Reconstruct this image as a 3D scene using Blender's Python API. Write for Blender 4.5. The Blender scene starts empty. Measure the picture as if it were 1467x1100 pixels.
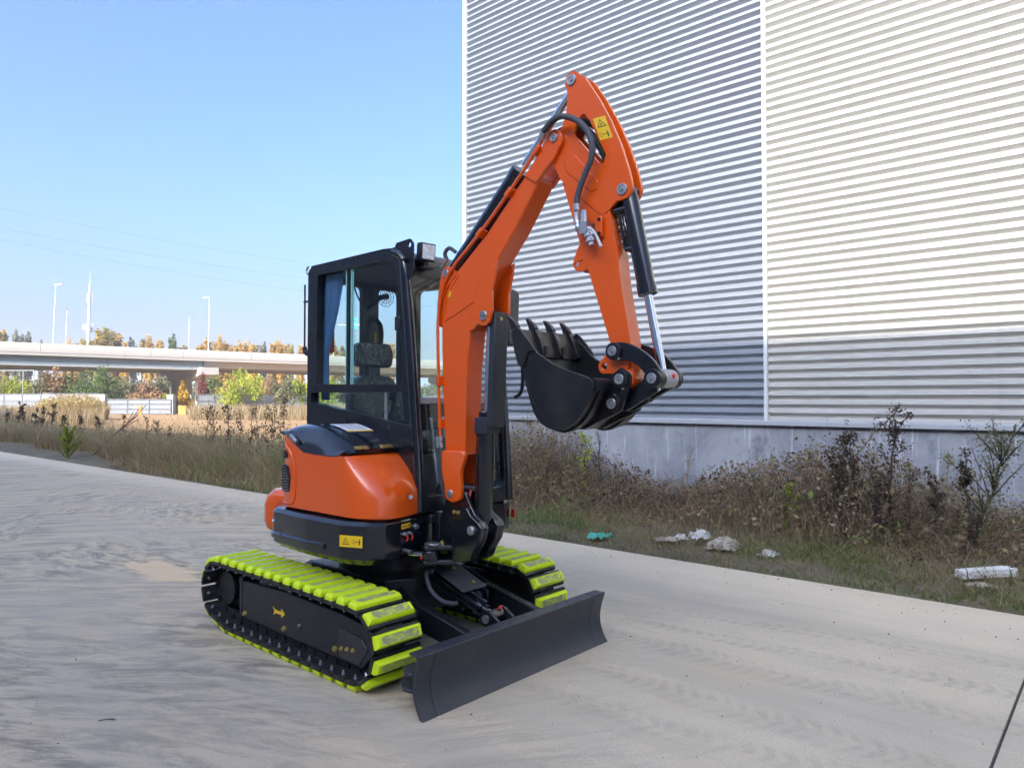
import bpy, bmesh, math, random
import numpy as np
from mathutils import Vector, Matrix
from mathutils.geometry import tessellate_polygon

rad = math.radians
scene = bpy.context.scene
C = scene.collection

# ---------------------------------------------------------------- camera
cam_data = bpy.data.cameras.new('camera')
cam = bpy.data.objects.new('camera', cam_data)
C.objects.link(cam)
cam_data.sensor_fit = 'HORIZONTAL'
cam_data.sensor_width = 36.0
cam_data.lens = 1029.0 / 1467.0 * 36.0
cam_data.clip_start = 0.05
cam_data.clip_end = 3000.0
cam.location = (0, 0, 1.6)
cam.rotation_euler = (rad(90) + math.atan(23.0 / 1029.0), 0, 0)
scene.camera = cam

# ---------------------------------------------------------------- sky, sun, exposure
SUN_EL = 26.7
SUN_AZ = 241.0            # direction towards the sun, counted from +X
world = bpy.data.worlds.new('World')
scene.world = world
world.use_nodes = True
wt = world.node_tree
bg = wt.nodes['Background']
sky_tex = wt.nodes.new('ShaderNodeTexSky')
sky_tex.sky_type = 'NISHITA'
sky_tex.sun_disc = False
sky_tex.sun_elevation = rad(SUN_EL)
sky_tex.sun_rotation = rad(90.0 - SUN_AZ)
sky_tex.altitude = 50
sky_tex.air_density = 0.7
sky_tex.dust_density = 7.2
sky_tex.ozone_density = 6.5
# low pale haze all round the horizon and a few thin cirrus wisps
w_tc = wt.nodes.new('ShaderNodeTexCoord'); w_sep = wt.nodes.new('ShaderNodeSeparateXYZ')
wt.links.new(w_tc.outputs['Generated'], w_sep.inputs[0])
w_r = wt.nodes.new('ShaderNodeValToRGB')
w_el = w_r.color_ramp.elements
w_el.new(0.16); w_el.new(0.07)
for i_, (p_, c_) in enumerate(((0.0, 0.62), (0.07, 0.42), (0.16, 0.14), (0.32, 0.0))):
    w_el[i_].position = p_; w_el[i_].color = (c_, c_, c_, 1)
wt.links.new(w_sep.outputs[2], w_r.inputs[0])
w_map = wt.nodes.new('ShaderNodeMapping'); w_map.inputs['Scale'].default_value = (1.0, 1.0, 7.0)
wt.links.new(w_tc.outputs['Generated'], w_map.inputs[0])
w_n = wt.nodes.new('ShaderNodeTexNoise'); w_n.inputs['Scale'].default_value = 2.6; w_n.inputs['Detail'].default_value = 7.0; w_n.inputs['Roughness'].default_value = 0.62; w_n.inputs['Distortion'].default_value = 0.6
wt.links.new(w_map.outputs[0], w_n.inputs['Vector'])
w_c = wt.nodes.new('ShaderNodeValToRGB')
w_c.color_ramp.elements[0].position = 0.63; w_c.color_ramp.elements[0].color = (0, 0, 0, 1)
w_c.color_ramp.elements[1].position = 0.80; w_c.color_ramp.elements[1].color = (0.25, 0.25, 0.25, 1)
wt.links.new(w_n.outputs['Fac'], w_c.inputs[0])
w_m = wt.nodes.new('ShaderNodeMath'); w_m.operation = 'ADD'; w_m.use_clamp = True
wt.links.new(w_r.outputs[0], w_m.inputs[0]); wt.links.new(w_c.outputs[0], w_m.inputs[1])
w_x = wt.nodes.new('ShaderNodeMix'); w_x.data_type = 'RGBA'
w_x.inputs[7].default_value = (1.42, 1.50, 1.74, 1.0)
wt.links.new(w_m.outputs[0], w_x.inputs[0]); wt.links.new(sky_tex.outputs[0], w_x.inputs[6])
wt.links.new(w_x.outputs[2], bg.inputs[0])
bg.inputs[1].default_value = 0.15

sun_data = bpy.data.lights.new('sun', 'SUN')
sun = bpy.data.objects.new('sun', sun_data)
C.objects.link(sun)
sun_data.energy = 2.0
sun_data.angle = rad(0.5)
sun_data.color = (1.0, 0.93, 0.82)
to_sun = Vector((math.cos(rad(SUN_AZ)) * math.cos(rad(SUN_EL)), math.sin(rad(SUN_AZ)) * math.cos(rad(SUN_EL)), math.sin(rad(SUN_EL))))
sun.rotation_euler = to_sun.to_track_quat('Z', 'Y').to_euler()
sun.location = to_sun * 50

scene.view_settings.view_transform = 'Standard'
scene.view_settings.look = 'None'
scene.view_settings.exposure = 1.98
scene.view_settings.gamma = 1.0
scene.view_settings.use_curve_mapping = False
scene.render.engine = 'CYCLES'
scene.cycles.use_denoising = True
scene.cycles.max_bounces = 6
scene.cycles.diffuse_bounces = 3
scene.cycles.glossy_bounces = 3
scene.cycles.transparent_max_bounces = 16
scene.cycles.caustics_reflective = False
scene.cycles.caustics_refractive = False

# ---------------------------------------------------------------- helpers
def tag(o, label=None, cat=None, group=None, kind=None):
    if label: o['label'] = label
    if cat: o['category'] = cat
    if group: o['group'] = group
    if kind: o['kind'] = kind
    return o

def empty(name, loc=(0, 0, 0), rz=0.0, parent=None):
    o = bpy.data.objects.new(name, None)
    o.empty_display_size = 0.2
    C.objects.link(o)
    o.location = loc
    o.rotation_euler = (0, 0, rz)
    if parent: o.parent = parent
    return o

def link_mesh(name, me, parent=None, loc=None, rot=None):
    o = bpy.data.objects.new(name, me)
    C.objects.link(o)
    if parent: o.parent = parent
    if loc is not None: o.location = loc
    if rot is not None: o.rotation_euler = rot
    return o

def ring_pts(n, r, ph=0.0):
    return [(r * math.cos(ph + 2 * math.pi * i / n), r * math.sin(ph + 2 * math.pi * i / n)) for i in range(n)]

def round_poly(pts, r, seg=4):
    """round the corners of a 2D polygon; r is a number or a list"""
    out = []
    n = len(pts)
    for i in range(n):
        p = Vector(pts[i]); a = Vector(pts[i - 1]); b = Vector(pts[(i + 1) % n])
        rr = r[i] if isinstance(r, (list, tuple)) else r
        va, vb = a - p, b - p
        la, lb = va.length, vb.length
        if rr <= 0 or la < 1e-6 or lb < 1e-6:
            out.append((p.x, p.y)); continue
        va /= la; vb /= lb
        ang = va.angle(vb)
        if ang > 3.05:
            out.append((p.x, p.y)); continue
        t = min(rr / math.tan(ang / 2), la * 0.48, lb * 0.48)
        s, e = p + va * t, p + vb * t
        for k in range(seg + 1):
            u = k / seg
            q = s * (1 - u) ** 2 + p * 2 * u * (1 - u) + e * u * u
            out.append((q.x, q.y))
    return out

class MB:
    """collects geometry for one mesh"""
    def __init__(s):
        s.v = []; s.f = []
    def add(s, vs, fs):
        b = len(s.v)
        s.v += [tuple(v) for v in vs]
        s.f += [tuple(i + b for i in f) for f in fs]
        return s
    def box(s, x0, x1, y0, y1, z0, z1, M=None):
        vs = [Vector((x, y, z)) for x in (x0, x1) for y in (y0, y1) for z in (z0, z1)]
        if M is not None: vs = [M @ v for v in vs]
        return s.add(vs, [(0, 1, 3, 2), (4, 6, 7, 5), (0, 4, 5, 1), (2, 3, 7, 6), (0, 2, 6, 4), (1, 5, 7, 3)])
    def plate(s, poly, fn, d0, d1, holes=()):
        """polygon (u,v) with holes, extruded between d0 and d1; fn(u,v,d) gives the point"""
        loops = [list(poly)] + [list(h) for h in holes]
        flat = [p for l in loops for p in l]
        n = len(flat)
        b = len(s.v)
        s.v += [tuple(fn(u, v, d0)) for u, v in flat] + [tuple(fn(u, v, d1)) for u, v in flat]
        if len(loops) == 1:
            s.f.append(tuple(b + i for i in range(n))[::-1]); s.f.append(tuple(b + n + i for i in range(n)))
        else:
            tr = tessellate_polygon([[Vector((u, v, 0)) for u, v in l] for l in loops])
            for t in tr:
                s.f.append((b + t[2], b + t[1], b + t[0])); s.f.append((b + n + t[0], b + n + t[1], b + n + t[2]))
        k = 0
        for l in loops:
            m = len(l)
            for i in range(m):
                j = (i + 1) % m
                s.f.append((b + k + i, b + k + j, b + n + k + j, b + n + k + i))
            k += m
        return s
    def prism(s, poly, a0, a1, axis='y', holes=()):
        fn = {'y': lambda u, v, d: (u, d, v), 'z': lambda u, v, d: (u, v, d), 'x': lambda u, v, d: (d, u, v)}[axis]
        return s.plate(poly, fn, a0, a1, holes)
    def loft(s, rings, caps=True, closed=True):
        b = len(s.v); m = len(rings[0])
        for r in rings: s.v += [tuple(p) for p in r]
        for i in range(len(rings) - 1):
            for j in range(m if closed else m - 1):
                k = (j + 1) % m
                s.f.append((b + i * m + j, b + i * m + k, b + (i + 1) * m + k, b + (i + 1) * m + j))
        if caps:
            s.f.append(tuple(b + j for j in range(m))[::-1])
            e = b + (len(rings) - 1) * m
            s.f.append(tuple(e + j for j in range(m)))
        return s
    def cyl(s, p0, p1, r0, r1=None, n=16, caps=True):
        p0, p1 = Vector(p0), Vector(p1)
        if r1 is None: r1 = r0
        q = (p1 - p0).to_track_quat('Z', 'Y')
        rings = []
        for p, r in ((p0, r0), (p1, r1)):
            rings.append([p + q @ Vector((x, y, 0)) for x, y in ring_pts(n, r)])
        return s.loft(rings, caps)
    def lathe(s, p0, p1, prof, n=20):
        """prof: (distance along axis, radius)"""
        p0, p1 = Vector(p0), Vector(p1)
        d = (p1 - p0).normalized(); q = d.to_track_quat('Z', 'Y')
        return s.loft([[p0 + d * t + q @ Vector((x, y, 0)) for x, y in ring_pts(n, max(r, 1e-4))] for t, r in prof], True)
    def tube(s, pts, r, n=8, caps=True):
        pts = [Vector(p) for p in pts]
        rings = []; up = None
        for i, p in enumerate(pts):
            t = (pts[min(i + 1, len(pts) - 1)] - pts[max(i - 1, 0)]).normalized()
            if up is None:
                up = t.orthogonal().normalized()
            else:
                up = (up - t * up.dot(t)).normalized()
            w = t.cross(up)
            rr = r[i] if isinstance(r, (list, tuple)) else r
            rings.append([p + up * (x * rr) + w * (y * rr) for x, y in ring_pts(n, 1.0)])
        return s.loft(rings, caps)
    def mesh(s, name, mat, smooth=40.0):
        me = bpy.data.meshes.new(name)
        me.from_pydata(s.v, [], s.f)
        bm = bmesh.new(); bm.from_mesh(me)
        bmesh.ops.recalc_face_normals(bm, faces=bm.faces)
        bm.to_mesh(me); bm.free()
        me.materials.append(mat)
        if smooth:
            me.polygons.foreach_set('use_smooth', [True] * len(me.polygons))
            me.set_sharp_from_angle(angle=rad(smooth))
        me.update()
        return me
    def build(s, name, mat, parent=None, bevel=0.0, smooth=40.0, loc=None, rot=None, seg=2):
        o = link_mesh(name, s.mesh(name, mat, smooth), parent, loc, rot)
        if bevel > 0:
            b = o.modifiers.new('bevel', 'BEVEL')
            b.width = bevel; b.segments = seg; b.limit_method = 'ANGLE'; b.angle_limit = rad(38)
            b.harden_normals = False
        return o

def catmull(pts, k=6, closed=False):
    P = [Vector(p) for p in pts]; n = len(P); out = []
    rng = range(n) if closed else range(n - 1)
    for i in rng:
        p0 = P[(i - 1) % n] if closed or i > 0 else P[0]
        p1, p2 = P[i], P[(i + 1) % n]
        p3 = P[(i + 2) % n] if closed or i + 2 < n else P[-1]
        for j in range(k):
            t = j / k
            out.append(0.5 * ((2 * p1) + (p2 - p0) * t + (2 * p0 - 5 * p1 + 4 * p2 - p3) * t * t + (3 * p1 - p0 - 3 * p2 + p3) * t ** 3))
    if not closed: out.append(P[-1])
    return out

# ---------------------------------------------------------------- materials
def new_mat(name):
    m = bpy.data.materials.new(name); m.use_nodes = True
    nt = m.node_tree
    return m, nt, nt.nodes['Principled BSDF']

def node(nt, typ, **kw):
    n = nt.nodes.new('ShaderNode' + typ)
    for k, v in kw.items(): setattr(n, k, v)
    return n

def coords(nt, scale=(1, 1, 1), rot=(0, 0, 0), kind='Object'):
    tc = node(nt, 'TexCoord'); mp = node(nt, 'Mapping')
    mp.inputs['Scale'].default_value = scale; mp.inputs['Rotation'].default_value = rot
    nt.links.new(tc.outputs[kind], mp.inputs['Vector'])
    return mp.outputs['Vector']

def noise(nt, vec, scale, detail=4.0, rough=0.55, dist=0.0):
    n = node(nt, 'TexNoise')
    n.inputs['Scale'].default_value = scale; n.inputs['Detail'].default_value = detail
    n.inputs['Roughness'].default_value = rough; n.inputs['Distortion'].default_value = dist
    nt.links.new(vec, n.inputs['Vector'])
    return n.outputs['Fac']

def ramp(nt, fac, stops):
    r = node(nt, 'ValToRGB')
    el = r.color_ramp.elements
    while len(el) < len(stops): el.new(0.5)
    for e, (p, c) in zip(el, stops):
        e.position = p
        e.color = (c[0], c[1], c[2], 1.0) if isinstance(c, (tuple, list)) else (c, c, c, 1.0)
    nt.links.new(fac, r.inputs['Fac'])
    return r.outputs['Color']

def mixc(nt, fac, a, b, blend='MIX'):
    m = node(nt, 'Mix', data_type='RGBA', blend_type=blend)
    for sock, v in ((m.inputs[0], fac), (m.inputs[6], a), (m.inputs[7], b)):
        if isinstance(v, (int, float)): sock.default_value = v
        elif isinstance(v, (tuple, list)): sock.default_value = (v[0], v[1], v[2], 1.0)
        else: nt.links.new(v, sock)
    return m.outputs[2]

def math_n(nt, op, a, b=None, clamp=False):
    m = node(nt, 'Math', operation=op, use_clamp=clamp)
    for sock, v in ((m.inputs[0], a), (m.inputs[1], b)):
        if v is None: continue
        if isinstance(v, (int, float)): sock.default_value = v
        else: nt.links.new(v, sock)
    return m.outputs[0]

def bump(nt, bsdf, height, strength=0.2, dist=0.01):
    b = node(nt, 'Bump')
    b.inputs['Strength'].default_value = strength; b.inputs['Distance'].default_value = dist
    nt.links.new(height, b.inputs['Height'])
    nt.links.new(b.outputs['Normal'], bsdf.inputs['Normal'])

def paint(name, col, rough=0.35, metal=0.0, coat=0.0, var=0.12, scale=7.0, bmp=0.0, dust=None, spec=0.5):
    m, nt, b = new_mat(name)
    v = coords(nt)
    n = noise(nt, v, scale, 5.0)
    c = mixc(nt, n, tuple(x * (1 - var) for x in col), tuple(min(1.0, x * (1 + var)) for x in col))
    if dust:
        d = ramp(nt, noise(nt, v, 3.1, 6.0, 0.65), [(0.52, 0.0), (0.78, dust[1])])
        c = mixc(nt, d, c, dust[0])
    nt.links.new(c, b.inputs['Base Color'])
    rv = 0.02 if coat else 0.08
    r = ramp(nt, noise(nt, v, scale * (1.2 if coat else 4), 3.0), [(0.3, max(0.02, rough - rv)), (0.7, min(1.0, rough + rv))])
    nt.links.new(r, b.inputs['Roughness'])
    b.inputs['Metallic'].default_value = metal
    b.inputs['Specular IOR Level'].default_value = spec
    if coat:
        b.inputs['Coat Weight'].default_value = coat; b.inputs['Coat Roughness'].default_value = 0.08
    if bmp: bump(nt, b, noise(nt, v, scale * 14, 3.0), bmp, 0.004)
    return m

M = {}
DUST = (0.30, 0.27, 0.22)
M['orange'] = paint('orange_paint', (0.72, 0.094, 0.004), 0.25, coat=0.5, var=0.04)
M['black'] = paint('black_satin_paint', (0.006, 0.007, 0.0105), 0.34, var=0.15, bmp=0.06, dust=(DUST, 0.05))
M['black_gloss'] = paint('black_gloss_paint', (0.006, 0.0075, 0.0115), 0.18, coat=0.4, var=0.1, dust=(DUST, 0.03))
M['bucket'] = paint('bucket_black_paint', (0.007, 0.007, 0.008), 0.38, var=0.2, bmp=0.05, dust=(DUST, 0.06))
M['blade'] = paint('blade_grey_paint', (0.026, 0.030, 0.038), 0.42, var=0.18, bmp=0.05, dust=(DUST, 0.12))
M['steel'] = paint('track_steel', (0.014, 0.014, 0.016), 0.45, 0.3, var=0.3, bmp=0.1, dust=(DUST, 0.18))
M['grease'] = paint('greasy_black', (0.006, 0.006, 0.007), 0.5, var=0.3, bmp=0.1)
M['chrome'] = paint('chrome_rod', (0.75, 0.76, 0.78), 0.12, 1.0, var=0.02)
M['zinc'] = paint('zinc_steel', (0.55, 0.56, 0.57), 0.32, 0.9, var=0.1, bmp=0.05)
M['pin'] = paint('pin_steel', (0.40, 0.41, 0.42), 0.38, 0.8, var=0.12, bmp=0.05)
M['brass'] = paint('brass_zinc', (0.55, 0.42, 0.16), 0.35, 0.8)
M['hose'] = paint('hose_rubber', (0.055, 0.06, 0.07), 0.6, bmp=0.2)
M['rubber'] = paint('black_rubber', (0.012, 0.012, 0.013), 0.7, bmp=0.1)
M['plastic'] = paint('dark_plastic', (0.03, 0.033, 0.04), 0.5, bmp=0.1)
M['red'] = paint('red_cap', (0.65, 0.04, 0.03), 0.4)
M['yellow'] = paint('yellow_decal', (0.80, 0.50, 0.015), 0.45, var=0.05)
M['ink'] = paint('black_ink', (0.01, 0.01, 0.01), 0.5)
M['white'] = paint('white_label', (0.75, 0.77, 0.8), 0.45, var=0.05)
M['lens'] = paint('lamp_lens', (0.72, 0.73, 0.75), 0.25, 0.2, bmp=0.8, scale=7, var=0.3)
M['curtain'] = paint('blue_curtain', (0.045, 0.12, 0.27), 0.85, var=0.2)
M['seat'] = paint('seat_vinyl', (0.025, 0.028, 0.03), 0.45, bmp=0.15)
M['headliner'] = paint('headliner_grey', (0.075, 0.08, 0.085), 0.7)
M['grey_board'] = paint('grey_paint', (0.35, 0.34, 0.33), 0.5)

def film_mat():
    m, nt, b = new_mat('crinkled_plastic_film')
    v = coords(nt)
    n = noise(nt, v, 16.0, 6.0, 0.7, 1.5)
    nt.links.new(ramp(nt, n, [(0.45, (0.02, 0.025, 0.025)), (0.62, (0.07, 0.085, 0.085)), (0.8, (0.35, 0.38, 0.38))]), b.inputs['Base Color'])
    b.inputs['Roughness'].default_value = 0.12
    bump(nt, b, n, 0.9, 0.03)
    return m
M['film'] = film_mat()

def pad_mat():
    m, nt, b = new_mat('neon_pad_rubber')
    v = coords(nt)
    geo = node(nt, 'NewGeometry')
    tc = node(nt, 'TexCoord')
    sep = node(nt, 'SeparateXYZ'); nt.links.new(tc.outputs['Object'], sep.inputs[0])
    oi = node(nt, 'ObjectInfo')
    n1 = noise(nt, v, 40.0, 6.0, 0.7)
    # scuffed grey wear in the middle of the tread face
    ax = math_n(nt, 'ABSOLUTE', sep.outputs[0]); ay = math_n(nt, 'ABSOLUTE', sep.outputs[1])
    mx = math_n(nt, 'LESS_THAN', ax, 0.024); my = math_n(nt, 'LESS_THAN', ay, 0.128)
    mz = math_n(nt, 'GREATER_THAN', sep.outputs[2], 0.0555)
    msk = math_n(nt, 'MULTIPLY', math_n(nt, 'MULTIPLY', mx, my), mz)
    n3 = noise(nt, coords(nt, (1.0, 0.35, 1)), 70.0, 4.0, 0.7)
    wear = math_n(nt, 'MULTIPLY', msk, ramp(nt, n3, [(0.36, 0.15), (0.56, 0.95)]))
    wear = math_n(nt, 'MULTIPLY', wear, math_n(nt, 'ADD', math_n(nt, 'MULTIPLY', oi.outputs['Random'], 0.5), 0.6), True)
    base = mixc(nt, noise(nt, v, 8.0), (0.58, 0.76, 0.006), (0.70, 0.87, 0.012))
    c = mixc(nt, wear, base, (0.26, 0.25, 0.17))
    d = ramp(nt, noise(nt, v, 26.0, 5.0), [(0.6, 0.0), (0.8, 0.35)])
    c = mixc(nt, d, c, (0.3, 0.3, 0.12))
    nt.links.new(c, b.inputs['Base Color'])
    b.inputs['Roughness'].default_value = 0.5
    bump(nt, b, n1, 0.15, 0.004)
    return m
M['pad'] = pad_mat()

def glass_mat(name, tint, refl=1.0):
    m = bpy.data.materials.new(name); m.use_nodes = True
    nt = m.node_tree; nt.nodes.clear()
    out = node(nt, 'OutputMaterial'); mix = node(nt, 'MixShader')
    tr = node(nt, 'BsdfTransparent'); gl = node(nt, 'BsdfGlossy'); fr = node(nt, 'Fresnel')
    fr.inputs['IOR'].default_value = 1.5
    tr.inputs['Color'].default_value = (*tint, 1); gl.inputs['Roughness'].default_value = 0.01
    gl.inputs['Color'].default_value = (refl, refl, refl, 1)
    geo = node(nt, 'NewGeometry')
    nt.links.new(math_n(nt, 'MULTIPLY', fr.outputs[0], math_n(nt, 'SUBTRACT', 1.0, geo.outputs['Backfacing'])), mix.inputs[0]); nt.links.new(tr.outputs[0], mix.inputs[1]); nt.links.new(gl.outputs[0], mix.inputs[2])
    nt.links.new(mix.outputs[0], out.inputs['Surface'])
    return m
M['glass'] = glass_mat('cab_glass', (0.90, 0.955, 0.945))
M['glass_edge'] = paint('green_glass_edge', (0.25, 0.55, 0.52), 0.15)
# ================================================================ SETTING
RZ = rad(-40.8)                      # the road, the verge and the warehouse share this direction
RM = Matrix.Rotation(RZ, 3, 'Z')
def rn(s, n, z=0.0):
    """road frame (along, across, up) -> world"""
    return RM @ Vector((s, n, z))
N_ROAD, N_WALL = 6.55, 10.60

# ---- road of concrete slabs
def road_mat():
    m, nt, b = new_mat('dusty_concrete_road')
    v = coords(nt)
    sep = node(nt, 'SeparateXYZ'); nt.links.new(v, sep.inputs[0])
    s_, n_ = sep.outputs[0], sep.outputs[1]
    n1 = noise(nt, v, 0.9, 6.0, 0.62)
    fine = noise(nt, v, 60.0, 4.0, 0.72)
    c = ramp(nt, n1, [(0.3, (0.53, 0.465, 0.36)), (0.5, (0.60, 0.53, 0.42)), (0.72, (0.655, 0.58, 0.465))])
    c = mixc(nt, 0.5, c, ramp(nt, fine, [(0.25, 0.28), (0.5, 0.5), (0.78, 0.68)]), 'OVERLAY')
    wx = math_n(nt, 'ADD', math_n(nt, 'MULTIPLY', s_, 0.757), math_n(nt, 'MULTIPLY', n_, 0.653))
    lt = node(nt, 'MapRange'); lt.inputs['From Min'].default_value = 1.4; lt.inputs['From Max'].default_value = -1.2; lt.inputs['To Max'].default_value = 0.8
    nt.links.new(math_n(nt, 'ADD', wx, math_n(nt, 'MULTIPLY', n1, 1.5)), lt.inputs['Value'])
    c = mixc(nt, lt.outputs[0], c, (0.50, 0.415, 0.30))
    # dark rubber scuffs: arcs left by turning vehicles, straighter streaks elsewhere
    ks = []
    for (cs, cn, ka, kr, sc) in ((-1.2, -3.4, 6.0, 8.0, 1.0), (-8.6, 7.2, 6.5, 8.5, 1.0)):
        ds = math_n(nt, 'SUBTRACT', s_, cs); dn = math_n(nt, 'SUBTRACT', n_, cn)
        r = math_n(nt, 'SQRT', math_n(nt, 'ADD', math_n(nt, 'MULTIPLY', ds, ds), math_n(nt, 'MULTIPLY', dn, dn)))
        an = math_n(nt, 'ARCTAN2', dn, ds)
        cv = node(nt, 'CombineXYZ'); nt.links.new(math_n(nt, 'MULTIPLY', an, ka * 2.0), cv.inputs[0]); nt.links.new(math_n(nt, 'MULTIPLY', r, kr), cv.inputs[1])
        k = noise(nt, cv.outputs[0], sc, 9.0, 0.76, 0.6)
        ks.append(k)
    sel = ramp(nt, noise(nt, v, 0.5, 2.0, 0.5), [(0.44, 0.0), (0.56, 1.0)])
    streaks = math_n(nt, 'ADD', math_n(nt, 'MULTIPLY', ks[0], sel), math_n(nt, 'MULTIPLY', ks[1], math_n(nt, 'SUBTRACT', 1.0, sel)))
    left = node(nt, 'MapRange'); left.inputs['From Min'].default_value = 2.2; left.inputs['From Max'].default_value = -0.8; left.inputs['To Min'].default_value = 0.10
    nt.links.new(math_n(nt, 'ADD', wx, math_n(nt, 'MULTIPLY', n1, 2.0)), left.inputs['Value'])
    blotch = ramp(nt, noise(nt, v, 0.42, 3.0, 0.5), [(0.30, 0.3), (0.52, 1.0)])
    sf = math_n(nt, 'MULTIPLY', ramp(nt, streaks, [(0.46, 0.0), (0.59, 1.0)]), math_n(nt, 'MULTIPLY', left.outputs[0], blotch))
    c = mixc(nt, math_n(nt, 'MULTIPLY', sf, 0.85), c, (0.17, 0.155, 0.14))
    c = mixc(nt, math_n(nt, 'MULTIPLY', ramp(nt, streaks, [(0.36, 0.85), (0.47, 0.0)]), left.outputs[0]), c, (0.62, 0.52, 0.38))
    gl = ramp(nt, noise(nt, coords(nt, (0.35, 2.2, 1)), 0.8, 5.0, 0.6, 0.4), [(0.42, 0.0), (0.62, 0.6)])
    c = mixc(nt, gl, c, (0.43, 0.39, 0.325))
    # sandy soil carried onto the slab
    soil = math_n(nt, 'MULTIPLY', ramp(nt, n1, [(0.52, 0.0), (0.66, 0.9)]), ramp(nt, fine, [(0.3, 0.3), (0.6, 1.0)]))
    c = mixc(nt, math_n(nt, 'MULTIPLY', soil, 0.45), c, (0.54, 0.42, 0.27))
    es = math_n(nt, 'DIVIDE', math_n(nt, 'ADD', s_, 6.94), 0.62); en = math_n(nt, 'DIVIDE', math_n(nt, 'SUBTRACT', n_, 2.99), 0.21)  # pale oval beside the track: patch of stray sunlight painted into the slab colour
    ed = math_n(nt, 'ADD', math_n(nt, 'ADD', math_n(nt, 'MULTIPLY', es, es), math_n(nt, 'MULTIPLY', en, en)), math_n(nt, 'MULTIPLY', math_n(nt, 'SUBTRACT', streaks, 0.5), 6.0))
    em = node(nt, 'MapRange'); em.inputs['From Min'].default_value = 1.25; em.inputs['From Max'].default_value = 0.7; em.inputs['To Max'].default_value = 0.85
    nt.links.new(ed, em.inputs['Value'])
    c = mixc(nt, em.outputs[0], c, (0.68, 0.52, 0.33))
    # clean pale strip along the verge
    er = node(nt, 'MapRange'); er.inputs['From Min'].default_value = 5.75; er.inputs['From Max'].default_value = 6.35
    nt.links.new(math_n(nt, 'ADD', n_, math_n(nt, 'MULTIPLY', n1, 0.5)), er.inputs['Value'])
    c = mixc(nt, math_n(nt, 'MULTIPLY', er.outputs[0], 0.6), c, (0.66, 0.58, 0.46))
    # tyre treads: chevron blocks printed along the wheel paths on the right
    marks = None
    wob = math_n(nt, 'MULTIPLY', n1, 0.30)
    w = node(nt, 'TexWave', bands_direction='X'); w.inputs['Scale'].default_value = 3.4; w.inputs['Distortion'].default_value = 3.0; w.inputs['Detail'].default_value = 4.0; w.inputs['Detail Scale'].default_value = 3.0
    dmin = None
    for n0, slope, hw, st0 in ((5.05, 0.16, 0.09, 0.7), (4.62, 0.10, 0.10, 0.85), (4.22, 0.03, 0.16, 0.7), (3.62, -0.02, 0.15, 0.8), (3.15, 0.12, 0.12, 0.6)):
        d = math_n(nt, 'ABSOLUTE', math_n(nt, 'SUBTRACT', math_n(nt, 'ADD', n_, wob), math_n(nt, 'ADD', math_n(nt, 'MULTIPLY', s_, slope), n0 + slope * 2.0 + 0.15)))
        dmin = d if dmin is None else math_n(nt, 'MINIMUM', dmin, d)
        mr = node(nt, 'MapRange'); mr.inputs['From Min'].default_value = hw; mr.inputs['From Max'].default_value = hw * 0.55; mr.inputs['To Max'].default_value = st0
        nt.links.new(d, mr.inputs['Value'])
        marks = mr.outputs[0] if marks is None else math_n(nt, 'MAXIMUM', marks, mr.outputs[0])
    sh = node(nt, 'CombineXYZ'); nt.links.new(math_n(nt, 'ADD', s_, math_n(nt, 'MULTIPLY', dmin, 0.55)), sh.inputs[0]); nt.links.new(n_, sh.inputs[1])
    nt.links.new(sh.outputs[0], w.inputs['Vector'])
    sr = node(nt, 'MapRange'); sr.inputs['From Min'].default_value = -3.8; sr.inputs['From Max'].default_value = -2.4
    nt.links.new(s_, sr.inputs['Value'])
    marks = math_n(nt, 'MULTIPLY', math_n(nt, 'MULTIPLY', marks, math_n(nt, 'MULTIPLY', ramp(nt, w.outputs['Fac'], [(0.35, 0.3), (0.7, 1.0)]), ramp(nt, fine, [(0.35, 0.3), (0.55, 1.0)]))), math_n(nt, 'MULTIPLY', sr.outputs[0], ramp(nt, ks[0], [(0.40, 0.1), (0.56, 1.0)])))
    c = mixc(nt, math_n(nt, 'MULTIPLY', marks, 0.55), c, (0.28, 0.24, 0.185))
    grit = noise(nt, v, 170.0, 3.0, 0.6)
    c = mixc(nt, 0.55, c, ramp(nt, grit, [(0.30, 0.15), (0.44, 0.5), (0.60, 0.52), (0.74, 0.85)]), 'OVERLAY')
    c = mixc(nt, 1.0, c, (1.0, 0.955, 0.865), 'MULTIPLY')
    nt.links.new(c, b.inputs['Base Color'])
    nt.links.new(ramp(nt, streaks, [(0.4, 0.95), (0.7, 0.75)]), b.inputs['Roughness']); b.inputs['Specular IOR Level'].default_value = 0.3
    bump(nt, b, math_n(nt, 'ADD', math_n(nt, 'MULTIPLY', fine, 0.9), math_n(nt, 'MULTIPLY', streaks, 0.5)), 0.55, 0.006)
    return m
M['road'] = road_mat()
M['joint'] = paint('joint_filler', (0.07, 0.065, 0.06), 0.9, bmp=0.3)

rb = MB(); rb.box(-140, 60, -9.2, N_ROAD - 0.02, -0.25, -0.012)
road = tag(rb.build('road', M['joint'], rot=(0, 0, RZ)), kind='structure')
JS = 4.42
s_edges = [-0.49 + JS * k for k in range(-12, 8)]
for a, b_ in zip(s_edges[:-1], s_edges[1:]):
    g0 = 0.007 if abs(a + 0.49) < 0.1 else 0.0022
    g1 = 0.007 if abs(b_ + 0.49) < 0.1 else 0.0022
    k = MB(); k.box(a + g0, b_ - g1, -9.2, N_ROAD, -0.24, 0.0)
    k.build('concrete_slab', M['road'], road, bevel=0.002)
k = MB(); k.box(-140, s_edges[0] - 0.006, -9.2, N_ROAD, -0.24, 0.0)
k.build('concrete_slab', M['road'], road)

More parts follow.
